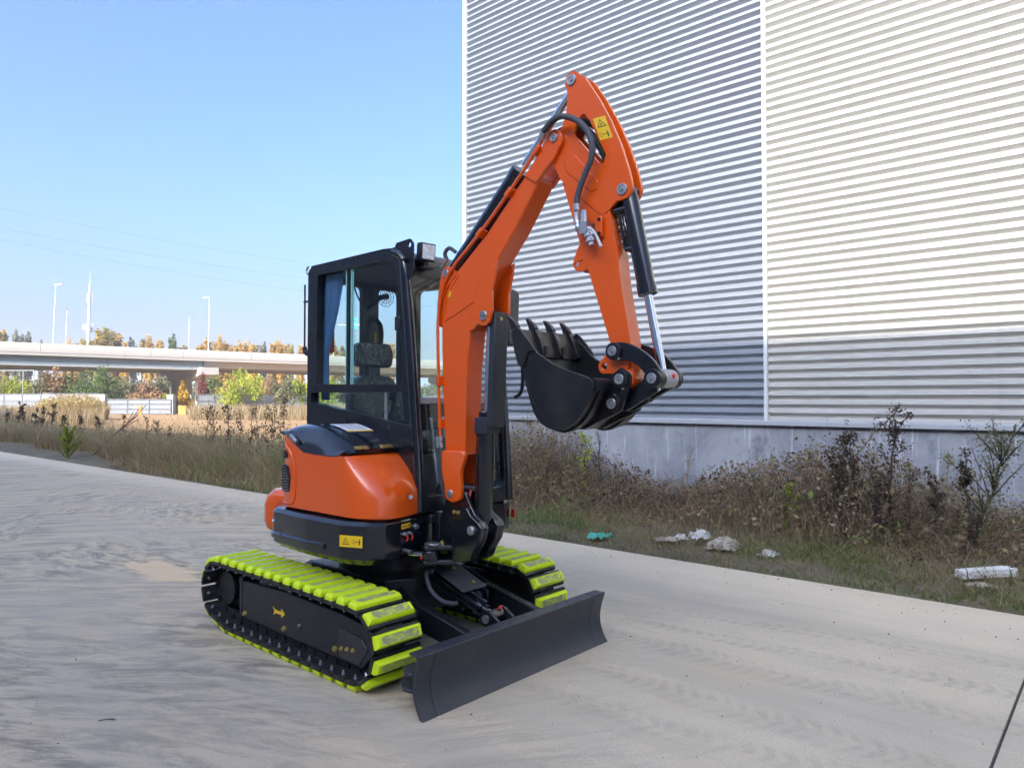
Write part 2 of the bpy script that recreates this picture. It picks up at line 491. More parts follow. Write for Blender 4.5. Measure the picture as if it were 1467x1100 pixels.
# ---- ground: verge soil, field, far land in one sheet
def ground_mat():
    m, nt, b = new_mat('soil_and_sand')
    v = coords(nt)
    sep = node(nt, 'SeparateXYZ'); nt.links.new(v, sep.inputs[0])
    n1 = noise(nt, v, 1.7, 7.0, 0.68)
    n2 = noise(nt, v, 24.0, 5.0, 0.7)
    litter = ramp(nt, n1, [(0.3, (0.075, 0.058, 0.038)), (0.5, (0.14, 0.11, 0.07)), (0.7, (0.15, 0.14, 0.065))])
    litter = mixc(nt, 0.6, litter, ramp(nt, n2, [(0.3, 0.2), (0.7, 0.8)]), 'OVERLAY')
    sand = ramp(nt, noise(nt, v, 0.25, 6.0, 0.65), [(0.3, (0.32, 0.185, 0.075)), (0.7, (0.44, 0.265, 0.11))])
    sand = mixc(nt, 0.3, sand, ramp(nt, n2, [(0.3, 0.3), (0.7, 0.7)]), 'OVERLAY')
    mr = node(nt, 'MapRange'); mr.inputs['From Min'].default_value = 10.5; mr.inputs['From Max'].default_value = 13.5
    nt.links.new(math_n(nt, 'ADD', sep.outputs[1], math_n(nt, 'MULTIPLY', noise(nt, v, 0.35, 4.0), 3.0)), mr.inputs['Value'])
    c = mixc(nt, mr.outputs[0], litter, sand)
    nt.links.new(c, b.inputs['Base Color']); b.inputs['Roughness'].default_value = 0.95
    bump(nt, b, math_n(nt, 'ADD', n2, n1), 0.7, 0.03)
    return m
M['soil'] = ground_mat()
rng = np.random.default_rng(7)
def grid_axis(near, far, a, b_):
    xs = list(np.arange(near[0], near[1] + 1e-6, near[2]))
    return np.array(sorted(set([a] + [a + (near[0] - a) * (i / 10) ** 0.6 for i in range(1, 10)] + xs + [near[1] + (b_ - near[1]) * (i / 12) ** 2.2 for i in range(1, 13)])))
gs = grid_axis((-34, 10, 0.3), None, -900, 900)
gn = np.concatenate([[N_ROAD - 0.5, N_ROAD - 0.06], np.arange(N_ROAD, 18, 0.3), np.array([20, 24, 30, 40, 55, 75, 100, 150, 250, 400, 700, 1100])])
SS, NN = np.meshgrid(gs, gn, indexing='ij')
ZZ = 0.02 + 0.028 * np.sin(SS * 2.1 + np.cos(NN * 1.7)) * np.sin(NN * 2.9) + rng.normal(0, 0.012, SS.shape)
ZZ = np.where(NN <= N_ROAD - 0.01, -0.06, ZZ)
ZZ = np.where((NN > N_ROAD - 0.02) & (NN < N_ROAD + 0.25), -0.012 + rng.normal(0, 0.006, SS.shape), ZZ)
ZZ = np.where(NN > 30, 0.0, ZZ)
vv = np.stack([SS, NN, ZZ], -1).reshape(-1, 3)
ns, nn_ = len(gs), len(gn)
ff = [(i * nn_ + j, (i + 1) * nn_ + j, (i + 1) * nn_ + j + 1, i * nn_ + j + 1) for i in range(ns - 1) for j in range(nn_ - 1)]
me = bpy.data.meshes.new('ground'); me.from_pydata(vv.tolist(), [], ff); me.materials.append(M['soil'])
me.polygons.foreach_set('use_smooth', [True] * len(me.polygons))
tag(link_mesh('ground', me, rot=(0, 0, RZ)), kind='structure')
far = MB(); far.box(-900, 900, -1100, -9.1, -0.3, -0.004)
tag(far.build('yard', M['road'], rot=(0, 0, RZ)), kind='structure')

# ---- warehouse with horizontal corrugated cladding
def clad_mat(name, col, rough, metal):
    m, nt, b = new_mat(name)
    v = coords(nt)
    n = noise(nt, v, 1.4, 5.0, 0.6)
    c = mixc(nt, n, tuple(x * 0.93 for x in col), tuple(min(1, x * 1.05) for x in col))
    st = coords(nt, (2.2, 1, 0.16))
    dirt = ramp(nt, noise(nt, st, 3.5, 6.0, 0.7), [(0.56, 0.0), (0.8, 0.30)])
    c = mixc(nt, dirt, c, tuple(x * 0.5 for x in col))
    nt.links.new(c, b.inputs['Base Color'])
    nt.links.new(ramp(nt, noise(nt, v, 9.0), [(0.3, rough - 0.05), (0.7, rough + 0.1)]), b.inputs['Roughness'])
    b.inputs['Metallic'].default_value = metal
    w = noise(nt, coords(nt, (0.5, 1, 2.0)), 1.0, 2.0)
    bump(nt, b, w, 0.25, 0.02)
    return m
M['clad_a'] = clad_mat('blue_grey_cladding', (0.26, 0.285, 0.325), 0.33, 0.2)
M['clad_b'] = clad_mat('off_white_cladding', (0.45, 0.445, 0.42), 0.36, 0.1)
M['trim'] = clad_mat('white_trim', (0.55, 0.56, 0.56), 0.35, 0.1)
M['trim_grey'] = clad_mat('grey_flashing', (0.36, 0.38, 0.40), 0.4, 0.2)

def base_wall_mat():
    m, nt, b = new_mat('stained_concrete')
    v = coords(nt)
    c = ramp(nt, noise(nt, v, 1.1, 7.0, 0.66, 0.5), [(0.32, (0.15, 0.165, 0.19)), (0.5, (0.225, 0.24, 0.265)), (0.70, (0.31, 0.325, 0.35))])
    run = coords(nt, (9.0, 1, 0.42))
    wr = ramp(nt, noise(nt, run, 2.2, 6.0, 0.7, 0.3), [(0.57, 0.0), (0.70, 0.85)])
    c = mixc(nt, wr, c, (0.50, 0.52, 0.54))
    dk = ramp(nt, noise(nt, coords(nt, (1.6, 1, 1.0)), 1.5, 6.0, 0.7), [(0.57, 0.0), (0.70, 0.8)])
    c = mixc(nt, dk, c, (0.09, 0.105, 0.13))
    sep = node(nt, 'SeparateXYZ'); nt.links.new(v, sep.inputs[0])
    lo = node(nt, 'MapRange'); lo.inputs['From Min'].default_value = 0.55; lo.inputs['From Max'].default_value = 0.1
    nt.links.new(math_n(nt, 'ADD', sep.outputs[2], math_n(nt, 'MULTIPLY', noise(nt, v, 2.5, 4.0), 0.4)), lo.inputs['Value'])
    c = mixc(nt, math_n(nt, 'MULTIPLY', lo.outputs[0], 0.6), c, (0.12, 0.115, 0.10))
    nt.links.new(c, b.inputs['Base Color']); b.inputs['Roughness'].default_value = 0.75
    bump(nt, b, noise(nt, v, 18.0, 6.0, 0.7), 0.3, 0.008)
    return m
M['base_wall'] = base_wall_mat()

W_TOP, Z_BASE, PITCH = 12.9, 1.236, 0.127
S_L, S_T, S_R = -10.46, -4.13, 22.0
warehouse = tag(empty('warehouse', (0, 0, 0), RZ), 'tall warehouse clad in horizontal corrugated metal above a concrete plinth', 'building')
k = MB(); k.box(S_L + 0.03, S_R, N_WALL + 0.055, N_WALL + 30, 0.3, W_TOP - 0.02)
k.build('wall', M['trim_grey'], warehouse)
k = MB(); k.box(S_L + 0.01, S_R + 0.01, N_WALL + 0.02, N_WALL + 0.4, -0.3, Z_BASE)
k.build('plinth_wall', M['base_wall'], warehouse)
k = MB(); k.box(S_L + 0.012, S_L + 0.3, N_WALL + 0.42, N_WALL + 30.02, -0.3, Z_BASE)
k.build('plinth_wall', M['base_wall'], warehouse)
k = MB(); k.box(S_L - 0.1, S_R + 0.1, N_WALL - 0.25, N_WALL + 30.1, W_TOP, W_TOP + 0.25)
k.build('roof', M['trim_grey'], warehouse, bevel=0.02)
# drip flashing under the sheets, one length per bay
for a, b_, mt in ((S_L, S_T, 'trim_grey'), (S_T + 0.003, S_R, 'trim')):
    k = MB(); k.prism([(N_WALL - 0.055, Z_BASE - 0.01), (N_WALL + 0.06, Z_BASE - 0.01), (N_WALL + 0.06, Z_BASE + 0.075), (N_WALL - 0.01, Z_BASE + 0.075), (N_WALL - 0.055, Z_BASE + 0.045)], a, b_, 'x')
    k.build('flashing', M['trim_grey' if mt == 'trim_grey' else 'trim_grey'], warehouse)
PROF = [(0.0, 0.064), (0.038, 0.064), (0.064, 0.0), (0.082, 0.0)]
def sheet_mesh(s0, s1, ribs, mat):
    prof = []
    for r in range(ribs):
        for i, (z, d) in enumerate(PROF):
            prof.append((r * PITCH + z, d))
            if i == 0 and r % 2 == 1:        # small stiffening lip on every second rib
                prof.append((r * PITCH + z + 0.004, d + 0.004)); prof.append((r * PITCH + z + 0.008, d))
    prof.append((ribs * PITCH - 0.0005, 0.064))
    mb = MB()
    for (z, d) in prof: mb.v += [(s0, -d, z), (s1, -d, z)]
    for i in range(len(prof) - 1): mb.f.append((2 * i, 2 * i + 1, 2 * i + 3, 2 * i + 2))
    return mb.mesh('cladding_sheet', mat, smooth=0)
RIBS = 6
rows = int((W_TOP - Z_BASE - 0.05) / (RIBS * PITCH))
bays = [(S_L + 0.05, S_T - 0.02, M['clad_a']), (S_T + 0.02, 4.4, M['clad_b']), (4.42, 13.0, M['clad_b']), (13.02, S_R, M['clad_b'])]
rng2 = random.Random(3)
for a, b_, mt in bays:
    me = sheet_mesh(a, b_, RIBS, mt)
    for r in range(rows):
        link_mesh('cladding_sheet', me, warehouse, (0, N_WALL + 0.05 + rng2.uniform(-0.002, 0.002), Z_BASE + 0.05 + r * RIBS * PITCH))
k = MB(); k.box(S_T - 0.03, S_T + 0.03, N_WALL - 0.04, N_WALL + 0.05, Z_BASE + 0.052, W_TOP - 0.01)
k.build('vertical_trim', M['trim'], warehouse, bevel=0.006)
k = MB(); k.box(S_L - 0.02, S_L + 0.075, N_WALL - 0.04, N_WALL + 0.25, Z_BASE + 0.08, W_TOP - 0.01)
k.build('corner_trim', M['trim'], warehouse, bevel=0.006)
# end wall sheets seen only from the side
me = sheet_mesh(-30.0, -0.28, RIBS, M['clad_a'])
for r in range(rows):
    link_mesh('cladding_sheet', me, warehouse, (S_L + 0.026, N_WALL, Z_BASE + 0.05 + r * RIBS * PITCH), (0, 0, rad(-90)))

# ---- the building across the road whose shadow lies over the yard
opp = tag(empty('facing_warehouse', (0, 0, 0), RZ), 'long grey warehouse across the road behind the viewer, shading the yard', 'building')
EAVE = 18.25
k = MB(); k.box(-120, 62, -50, -20.25, -0.2, EAVE - 0.35); k.build('wall', M['trim_grey'], opp)
k = MB(); k.prism([(-50.4, EAVE - 0.35), (-20.0, EAVE - 0.35), (-20.0, EAVE), (-35.0, EAVE + 1.2), (-50.4, EAVE)], -120.3, 62.3, 'x'); k.build('roof', M['trim_grey'], opp)
for i in range(14):
    k = MB(); k.box(-110 + i * 12.0, -106.6 + i * 12.0, -20.3, -20.2, 0.0, 4.2); k.build('door', M['trim_grey'], opp, bevel=0.02)

# ---- overpass
def bridge_mat(name, a, b_):
    m, nt, bs = new_mat(name)
    v = coords(nt)
    c = mixc(nt, noise(nt, v, 0.12, 6.0, 0.6), a, b_)
    st = ramp(nt, noise(nt, coords(nt, (0.6, 0.6, 0.05)), 2.0, 5.0), [(0.55, 0.0), (0.75, 0.3)])
    c = mixc(nt, st, c, tuple(x * 0.6 for x in a))
    nt.links.new(c, bs.inputs['Base Color']); bs.inputs['Roughness'].default_value = 0.85
    return m
M['bridge'] = bridge_mat('pale_concrete', (0.38, 0.345, 0.30), (0.44, 0.40, 0.35))
M['girder'] = bridge_mat('blue_grey_girder', (0.24, 0.29, 0.31), (0.28, 0.33, 0.345))
M['flange'] = bridge_mat('white_girder_flange', (0.42, 0.45, 0.44), (0.48, 0.50, 0.49))
M['pole'] = paint('white_pole', (0.55, 0.56, 0.57), 0.4)
M['pole_dark'] = paint('dark_lamp_head', (0.10, 0.10, 0.11), 0.5)
BA = math.atan2(129.2 - 100.0, 71.2 - 37.05)
overpass = tag(empty('overpass', (-71.2, 100.0, 0), BA), 'long pale concrete road overpass crossing behind the field', 'bridge')
PIER_X = [-58, 27.6, 88, 148, 208]
# parapet segments
pe = list(range(-160, 420, 15))
pe = [-160, -120, -80, -40, -12, 4.6, 19.2, 24, 35, 46, 57, 72, 90, 120, 150, 200, 260, 330, 420]
for a, b_ in zip(pe[:-1], pe[1:]):
    k = MB(); k.prism([(0, 8.42), (0.35, 8.42), (0.35, 9.72), (0.08, 9.76), (0.0, 9.66)], a + 0.02, b_ - 0.02, 'x')
    k.build('parapet_panel', M['bridge'], overpass)
    k = MB(); k.prism([(24.0, 8.42), (24.35, 8.42), (24.35, 9.76), (24.0, 9.76)], a + 0.02, b_ - 0.02, 'x')
    k.build('parapet_panel', M['bridge'], overpass)
k = MB(); k.prism([(0.05, 8.0), (24.3, 8.0), (24.3, 8.41), (0.05, 8.41)], -160, 420, 'x'); k.build('deck', M['bridge'], overpass)
for y0 in (1.3, 6.8, 12.6, 18.4):        # steel girders left of the pier
    k = MB(); k.box(-160, 27.4, y0, y0 + 3.2, 7.05, 7.99); k.build('girder', M['girder'], overpass)
    k = MB(); k.box(-160, 27.4, y0 - 0.35, y0 + 3.5, 6.58, 7.04); k.build('flange', M['flange'], overpass)
k = MB(); k.prism([(0.9, 7.99), (22.8, 7.99), (22.0, 6.95), (1.6, 6.95)], 27.6, 420, 'x'); k.build('box_girder', M['bridge'], overpass)
for px_ in PIER_X:
    k = MB(); k.prism([(-0.4, 6.94), (23.6, 6.94), (23.6, 5.9), (20, 5.0), (4, 5.0), (-0.4, 5.75)], px_ - 1.1, px_ + 1.9, 'x'); k.build('pier_cap', M['bridge'], overpass, bevel=0.05)
    for y0 in (4.5, 11.5, 18.5):
        k = MB(); k.cyl((px_ + 0.4, y0, -0.2), (px_ + 0.4, y0, 5.2), 0.75, n=20); k.build('pier_column', M['bridge'], overpass)
tag(overpass)

def lamp_post(name, base, h, lean, label, arm=1, dark=False):
    t = tag(empty(name, base), label, 'street lamp', 'lamp posts on the overpass')
    k = MB(); k.tube([(0, 0, 0), (lean * 0.4, 0, h * 0.5), (lean, 0, h)], [0.10, 0.075, 0.05], 8); k.build('pole', M['pole'], t)
    k = MB(); k.prism(round_poly([(-0.2, -0.08), (0.9, -0.08), (0.9, 0.10), (-0.2, 0.10)], 0.1), -0.18, 0.18, 'y')
    k.build('lamp_head', M['pole_dark' if dark else 'pole'], t, loc=(lean + (0.1 if arm > 0 else -0.8), 0, h + 0.05))
    return t
def along(d, px):                 # point at depth d on the vertical plane of an image column
    return ((px - 733.5) / 1029.0 * d, d)
for (px_, d, top, lab, arm, dk, lean) in (
        (75.0, 106.0, 18.6, 'tall white lamp post left of the antenna tower, on near side of overpass', 1, False, 0.3),
        (298.0, 121.0, 18.8, 'tall white lamp post above the bridge pier', -1, False, 0.1),
        (92.5, 136.0, 18.8, 'short thin lamp post with dark head just left of the antenna tower', -1, True, 0.25),
        (269.0, 150.0, 18.9, 'short thin lamp post with dark head left of the bridge pier', 1, True, 0.2),
        (477.0, 150.0, 18.9, 'white lamp post seen through the cab side window', 1, False, 0.1)):
    x, y = along(d, px_)
    lamp_post('lamp_post', (x, y, 8.41), top - 8.41, lean, lab, arm, dk)
x, y = along(121.0, 294.2)
t = tag(empty('drain_pipe', (x, y - 0.4, 0)), 'thin white drain pipe running down the bridge pier', 'pipe')
k = MB(); k.tube([(0, 0, 0), (0, 0, 8.0)], 0.13, 8); k.build('pipe', M['pole'], t)
k = MB(); k.box(-0.2, 0.2, -0.1, 0.2, 6.0, 6.2); k.build('bracket', M['pole'], t)

# antenna tower
x, y = along(205.0, 124.5)
t = tag(empty('antenna_tower', (x, y, 0)), 'white monopole antenna tower with panel antennas rising behind the overpass', 'antenna tower')
k = MB(); k.tube([(0, 0, 0), (0.25, 0, 18), (0.45, 0, 34.5)], [0.62, 0.42, 0.28], 12); k.build('mast', M['pole'], t)
k = MB(); k.tube([(0.45, 0, 34.5), (0.5, 0, 38.5)], [0.04, 0.02], 6); k.build('lightning_rod', M['pole'], t)
for z, r, n in ((30.6, 0.85, 3), (22.2, 0.95, 3), (13.8, 1.0, 3)):
    k = MB(); k.lathe((0.35, 0, z), (0.35, 0, z + 0.3), [(0, r * 0.75), (0.12, r * 0.75)], 12); k.build('platform', M['pole'], t)
    for i in range(n):
        a = 0.6 + i * 2.094
        k = MB(); k.box(-0.1, 0.1, -0.1, 0.1, -1.3, 1.5); k.build('antenna_panel', M['pole'], t, bevel=0.05, loc=(0.35 + r * math.cos(a), r * math.sin(a), z), rot=(0, 0, a))
for i, (dx, dz) in enumerate(((0.95, 21.6), (-0.6, 22.4))):
    k = MB(); k.box(-0.35, 0.35, -0.3, 0.3, -0.7, 0.7); k.build('radio_unit', M['pole_dark' if i == 0 else 'pole'], t, bevel=0.05, loc=(dx, -0.5, dz))

# green road sign over the overpass, seen through the cab
x, y = along(170.0, 505.0)
t = tag(empty('road_sign', (x, y, 8.41)), 'green road sign above the overpass seen through the cab glass', 'sign')
M['sign_green'] = paint('sign_green', (0.02, 0.42, 0.33), 0.4)
for dx, w, z0 in ((-1.1, 1.1, 9.6), (-1.0, 1.0, 10.5), (-1.1, 1.1, 11.4), (0.7, 0.9, 10.1), (0.75, 0.8, 11.2), (0.7, 0.9, 12.1)):
    k = MB(); k.box(dx - w / 2, dx + w / 2, -0.06, 0.06, z0, z0 + 0.62); k.build('panel', M['sign_green'], t, bevel=0.03)
k = MB(); k.tube([(-0.3, 0.2, 0), (-0.3, 0.2, 12.0)], 0.16, 8); k.build('post', M['pole'], t)
k = MB(); k.tube([(-3.6, 0.2, 11.0), (3.0, 0.2, 11.0)], 0.12, 8); k.build('beam', M['pole'], t)

# ---- perimeter fence, gate and gate pillars
M['fence'] = paint('pale_fence_sheet', (0.21, 0.225, 0.24), 0.6, var=0.1, scale=0.6)
M['fence_post'] = paint('grey_fence_post', (0.17, 0.18, 0.19), 0.6)
M['pillar'] = paint('whitewashed_pillar', (0.36, 0.35, 0.32), 0.8, var=0.1, scale=1.0)
M['rust'] = paint('orange_rust_board', (0.52, 0.24, 0.06), 0.8, var=0.3, scale=2.0)
def fence(p0, p1, h, n, lab):
    p0, p1 = Vector((*p0, 0)), Vector((*p1, 0)); d = p1 - p0
    t = tag(empty('fence', p0, math.atan2(d.y, d.x)), lab, 'fence')
    w = d.length / n
    for i in range(n):
        k = MB(); k.box(i * w + 0.04, (i + 1) * w - 0.04, -0.02, 0.02, 0.05, h); k.build('panel', M['fence'], t)
        k = MB(); k.box(i * w - 0.04, i * w + 0.035, -0.08, -0.025, 0, h + 0.05); k.build('post', M['fence_post'], t)
    for z in (0.35, h * 0.62, h - 0.06):
        k = MB(); k.box(0, d.length, -0.12, -0.085, z, z + 0.06); k.build('rail', M['fence_post'], t)
    return t
fence(along(92, 283), along(112, 640), 2.35, 18, 'pale sheet fence right of the gate pillars, beyond the field')
fence(along(92, -160), along(80, 143), 2.35, 12, 'pale sheet fence left of the gate, half hidden by reeds')
fence(along(82, 251), along(84, 268), 2.0, 1, 'narrow pale fence panel between the two right gate pillars')
t = tag(empty('field_gate', (*along(79, 151.5), 0), math.atan2(0.6, 7.0)), 'wide pale gate with dark frame in the field fence', 'gate')
gw = (241.5 - 151.5) / 1029 * 79
for i in range(3):
    k = MB(); k.box(i * gw / 3 + 0.05, (i + 1) * gw / 3 - 0.05, -0.02, 0.02, 0.08, 1.65); k.build('panel', M['fence'], t)
for i in range(4):
    k = MB(); k.box(i * gw / 3 - 0.05, i * gw / 3 + 0.045, -0.09, -0.025, 0.0, 1.72); k.build('upright', M['fence_post'], t)
for z in (0.07, 0.6, 1.15, 1.66):
    k = MB(); k.box(0, gw, -0.13, -0.092, z, z + 0.055); k.build('rail', M['fence_post'], t)
for (px_, d, w, h, lab) in ((148.5, 79, 0.62, 2.25, 'white gate pillar left of the field gate beside the reeds'),
                            (245.5, 80, 0.72, 2.2, 'white gate pillar at right end of the field gate'),
                            (271.5, 84, 0.78, 2.2, 'white gate pillar right of the orange board'),
                            (72.0, 84, 1.0, 2.4, 'white pillar in the fence behind the reeds, far left')):
    t = tag(empty('gate_pillar', (*along(d, px_), 0)), lab, 'pillar')
    k = MB(); k.box(-w / 2, w / 2, -w / 2, w / 2, -0.1, h - 0.12); k.build('shaft', M['pillar'], t, bevel=0.03)
    k = MB(); k.box(-w / 2 - 0.05, w / 2 + 0.05, -w / 2 - 0.05, w / 2 + 0.05, h - 0.118, h); k.build('cap', M['pillar'], t, bevel=0.02)
for (px_, d, w, h, lab) in ((201.5, 76, 0.32, 1.05, 'narrow orange post standing before the field gate'), (261.5, 78, 0.85, 1.0, 'orange board leaning between the right gate pillars')):
    t = tag(empty('orange_board', (*along(d, px_), 0)), lab, 'board')
    k = MB(); k.box(-w / 2, w / 2, -0.08, 0.08, 0, h); k.build('board', M['rust'], t, bevel=0.02)
    k = MB(); k.box(-w / 2 - 0.03, w / 2 + 0.03, -0.11, -0.085, h * 0.8, h * 0.8 + 0.08); k.build('batten', M['rust'], t)
# white steel frame shed at the far left under the bridge
t = tag(empty('steel_frame', (*along(96, 48.0), 0)), 'white open steel frame under the overpass at far left', 'frame')
for xx in (0.0, -1.4, -4.6):
    k = MB(); k.box(xx - 0.05, xx + 0.05, -0.05, 0.05, 0, 5.5); k.build('upright', M['fence'], t)
k = MB(); k.box(-9.0, 0.1, -0.08, 0.08, 5.5, 5.62); k.build('beam', M['fence'], t)

# ---- overhead wires
for (pa, pb, lab) in (((-40, 289.5), (560, 392), 'highest of the three thin overhead wires'), ((-40, 318), (560, 412), 'middle one of the three thin overhead wires'), ((-40, 334.5), (560, 433), 'lowest of the three thin overhead wires')):
    A = Vector((*along(70.0, pa[0]), 1.6 + (573 - pa[1]) / 1029 * 70.0)); B = Vector((*along(88.0, pb[0]), 1.6 + (573 - pb[1]) / 1029 * 88.0))
    d = B - A
    pts = []
    for i in range(41):
        u = -1.2 + 3.4 * i / 40
        p = A + d * u; p.z -= 1.1 * 4 * (u * (1 - u)) * 0.5 if 0 <= u <= 1 else 1.1 * 2 * u * (1 - u)
        pts.append(p)
    k = MB(); k.tube(pts, 0.013, 5)
    tag(k.build('overhead_wire', M['fence_post']), lab, 'wire', 'overhead wires')
# ================================================================ EXCAVATOR
# local frame: X forward (towards the blade), Y left, Z up, origin on the ground under the slewing centre
EX = tag(empty('excavator', (-0.881, 5.077, 0.0), rad(-41.8)), 'orange and black mini excavator with neon green track pads and folded boom', 'excavator')

# ---------------------------------------------------------------- tracks
def hull(pts):
    pts = sorted(set(pts))
    def half(ps):
        h = []
        for p in ps:
            while len(h) >= 2 and (h[-1][0] - h[-2][0]) * (p[1] - h[-2][1]) - (h[-1][1] - h[-2][1]) * (p[0] - h[-2][0]) <= 0: h.pop()
            h.append(p)
        return h
    lo, up = half(pts), half(pts[::-1])
    return lo[:-1] + up[:-1]
def circ(cx, cz, r, n=64): return [(cx + r * math.cos(2 * math.pi * i / n), cz + r * math.sin(2 * math.pi * i / n)) for i in range(n)]
SPR, IDL = (-0.855, 0.278), (0.73, 0.248)
PADH = 0.060                                    # shoe face to pad tread
belt = hull(circ(*SPR, 0.175) + circ(*IDL, 0.185) + circ(0.0, 0.415, 0.035) + circ(-0.70, 0.10, 0.04) + circ(0.62, 0.10, 0.04))
belt = belt[::-1]                               # clockwise: top run moves forward
acc = [0.0]
for i in range(len(belt)): acc.append(acc[-1] + math.dist(belt[i], belt[(i + 1) % len(belt)]))
def belt_at(t):
    t %= acc[-1]
    for i in range(len(belt)):
        if acc[i + 1] >= t:
            u = (t - acc[i]) / max(acc[i + 1] - acc[i], 1e-9); a, b = belt[i], belt[(i + 1) % len(belt)]
            return Vector((a[0] + (b[0] - a[0]) * u, a[1] + (b[1] - a[1]) * u))
NSHOE = round(acc[-1] / 0.1125)
TW = 0.33                                       # pad width
shoe_mb = MB()
shoe_mb.prism([(-0.052, 0.0), (0.052, 0.0), (0.052, 0.016), (0.042, 0.023), (-0.042, 0.023), (-0.052, 0.016)], -TW / 2, TW / 2)
for y in (-0.045, 0.045):                       # chain links under the shoe
    shoe_mb.prism(round_poly([(-0.068, -0.045), (0.056, -0.045), (0.056, 0.0), (-0.068, 0.0)], 0.015), y - 0.012, y + 0.012)
shoe_mb.cyl((0.056, -0.07, -0.02), (0.056, 0.07, -0.02), 0.017, n=10)
shoe_mb.box(0.036, 0.052, -TW / 2 + 0.004, -0.06, -0.006, 0.001)
shoe_mb.box(0.036, 0.052, 0.06, TW / 2 - 0.004, -0.006, 0.001)
SHOE = shoe_mb.mesh('track_shoe', M['steel'])
pad_mb = MB()
zb, zt_ = 0.0235, PADH
pad_mb.loft([[(-0.036, -TW / 2 + 0.004, zb), (0.036, -TW / 2 + 0.004, zb), (0.036, TW / 2 - 0.004, zb), (-0.036, TW / 2 - 0.004, zb)],
             [(-0.035, -TW / 2 + 0.006, 0.042), (0.036, -TW / 2 + 0.006, 0.042), (0.036, TW / 2 - 0.006, 0.042), (-0.036, TW / 2 - 0.006, 0.042)],
             [(-0.0255, -TW / 2 + 0.018, zt_), (0.0255, -TW / 2 + 0.018, zt_), (0.0255, TW / 2 - 0.018, zt_), (-0.0255, TW / 2 - 0.018, zt_)]])
PAD = pad_mb.mesh('rubber_pad', M['pad'], smooth=20)
b_mb = MB()
for y in (-TW / 2 + 0.035,):
    b_mb.lathe((0, y, 0), (0, y, -0.03), [(-0.001, 0.010), (0.012, 0.010), (0.012, 0.0055), (0.026, 0.0055)], 6)
BOLT = b_mb.mesh('shoe_bolt', M['zinc'])
for side, yc in ((-1, -0.83 + TW / 2), (1, 0.83 - TW / 2)):
    # the chain itself, hidden under the shoes
    ch = MB()
    inner = []
    for i in range(0, len(belt)):
        p = Vector(belt[i]); q = Vector(belt[(i + 1) % len(belt)]); r = Vector(belt[i - 1])
        t = (q - r).normalized(); nrm = Vector((-t.y, t.x)) * 1.0
        inner.append((p.x - nrm.x * 0.012, p.y - nrm.y * 0.012, p.x - nrm.x * 0.035, p.y - nrm.y * 0.035))
    n = len(inner)
    for y0 in (-0.028, 0.012):
        rings = [[(a, yc + y0, b), (a, yc + y0 + 0.016, b), (c, yc + y0 + 0.016, d), (c, yc + y0, d)] for a, b, c, d in inner]
        ch.loft(rings + [rings[0]], caps=False)
    track = ch.build('track', M['grease'], EX)
    for i in range(NSHOE):
        t = (i + (0.35 if side < 0 else 0.9)) * acc[-1] / NSHOE
        p = belt_at(t); d = belt_at(t + 0.035) - belt_at(t - 0.035)
        beta = math.atan2(-d.y, d.x)
        for nm, me in (('track_shoe', SHOE), ('rubber_pad', PAD), ('shoe_bolt', BOLT)):
            link_mesh(nm, me, track, (p.x, yc, p.y), (0, beta, 0))
        o_ = link_mesh('shoe_bolt', BOLT, track, (p.x, yc, p.y), (0, beta, 0)); o_.scale = (1, -1, 1)
    # track frame
    yo = side * 0.755; yi = side * 0.60
    y0, y1 = min(yo, yi), max(yo, yi)
    fr = MB()
    prof = [(-0.60, 0.375), (-0.05, 0.395), (0.55, 0.375), (0.80, 0.345), (0.845, 0.29), (0.84, 0.20), (0.74, 0.105), (-0.60, 0.125)]
    fr.prism(round_poly(prof, 0.02), y0, y1)
    fr.prism([(-0.64, 0.40), (-0.60, 0.40), (-0.60, 0.12), (-0.64, 0.12)], y0 - 0.004, y1 + 0.004)
    fr.prism([(-0.90, 0.36), (-0.62, 0.38), (-0.62, 0.15), (-0.90, 0.18)], side * 0.62 - 0.03, side * 0.62 + 0.03)
    frame = fr.build('track_frame', M['black'], EX, bevel=0.008)
    k = MB(); k.prism(round_poly([(0.52, 0.30), (0.74, 0.275), (0.80, 0.22), (0.72, 0.125), (0.52, 0.13)], 0.02), yo - 0.006 if side < 0 else yo, yo if side < 0 else yo + 0.006)
    k.build('cover_plate', M['black_gloss'], frame, bevel=0.002)
    # sprocket with teeth and hub
    sp = MB()
    teeth = []
    for i in range(46):
        a = 2 * math.pi * i / 46; r = 0.118 if (i // 1) % 2 else 0.110
        teeth.append((SPR[0] + r * math.cos(a), SPR[1] + r * math.sin(a)))
    ysp = side * 0.735
    sp.prism(teeth, ysp - 0.006, ysp + 0.006)
    sp.cyl((SPR[0], side * 0.55, SPR[1]), (SPR[0], side * 0.729, SPR[1]), 0.095, n=24)
    sp.cyl((SPR[0], side * 0.64, SPR[1]), (SPR[0], side * 0.69, SPR[1]), 0.135, n=30)
    sprk = sp.build('sprocket', M['steel'], frame, bevel=0.003)
    wl = MB(); wl.lathe((IDL[0], side * 0.60, IDL[1]), (IDL[0], side * 0.73, IDL[1]), [(0, 0.10), (0.0, 0.145), (0.03, 0.145), (0.04, 0.165), (0.09, 0.165), (0.10, 0.145), (0.13, 0.145), (0.13, 0.05)], 32)
    wl.build('idler_wheel', M['grease'], frame)
    for xr in (-0.52, -0.25, 0.02, 0.29, 0.53):
        r_ = MB(); r_.lathe((xr, side * 0.60, 0.105), (xr, side * 0.73, 0.105), [(0, 0.03), (0, 0.062), (0.03, 0.062), (0.04, 0.05), (0.09, 0.05), (0.10, 0.062), (0.13, 0.062), (0.13, 0.03)], 20)
        r_.build('track_roller', M['grease'], frame)
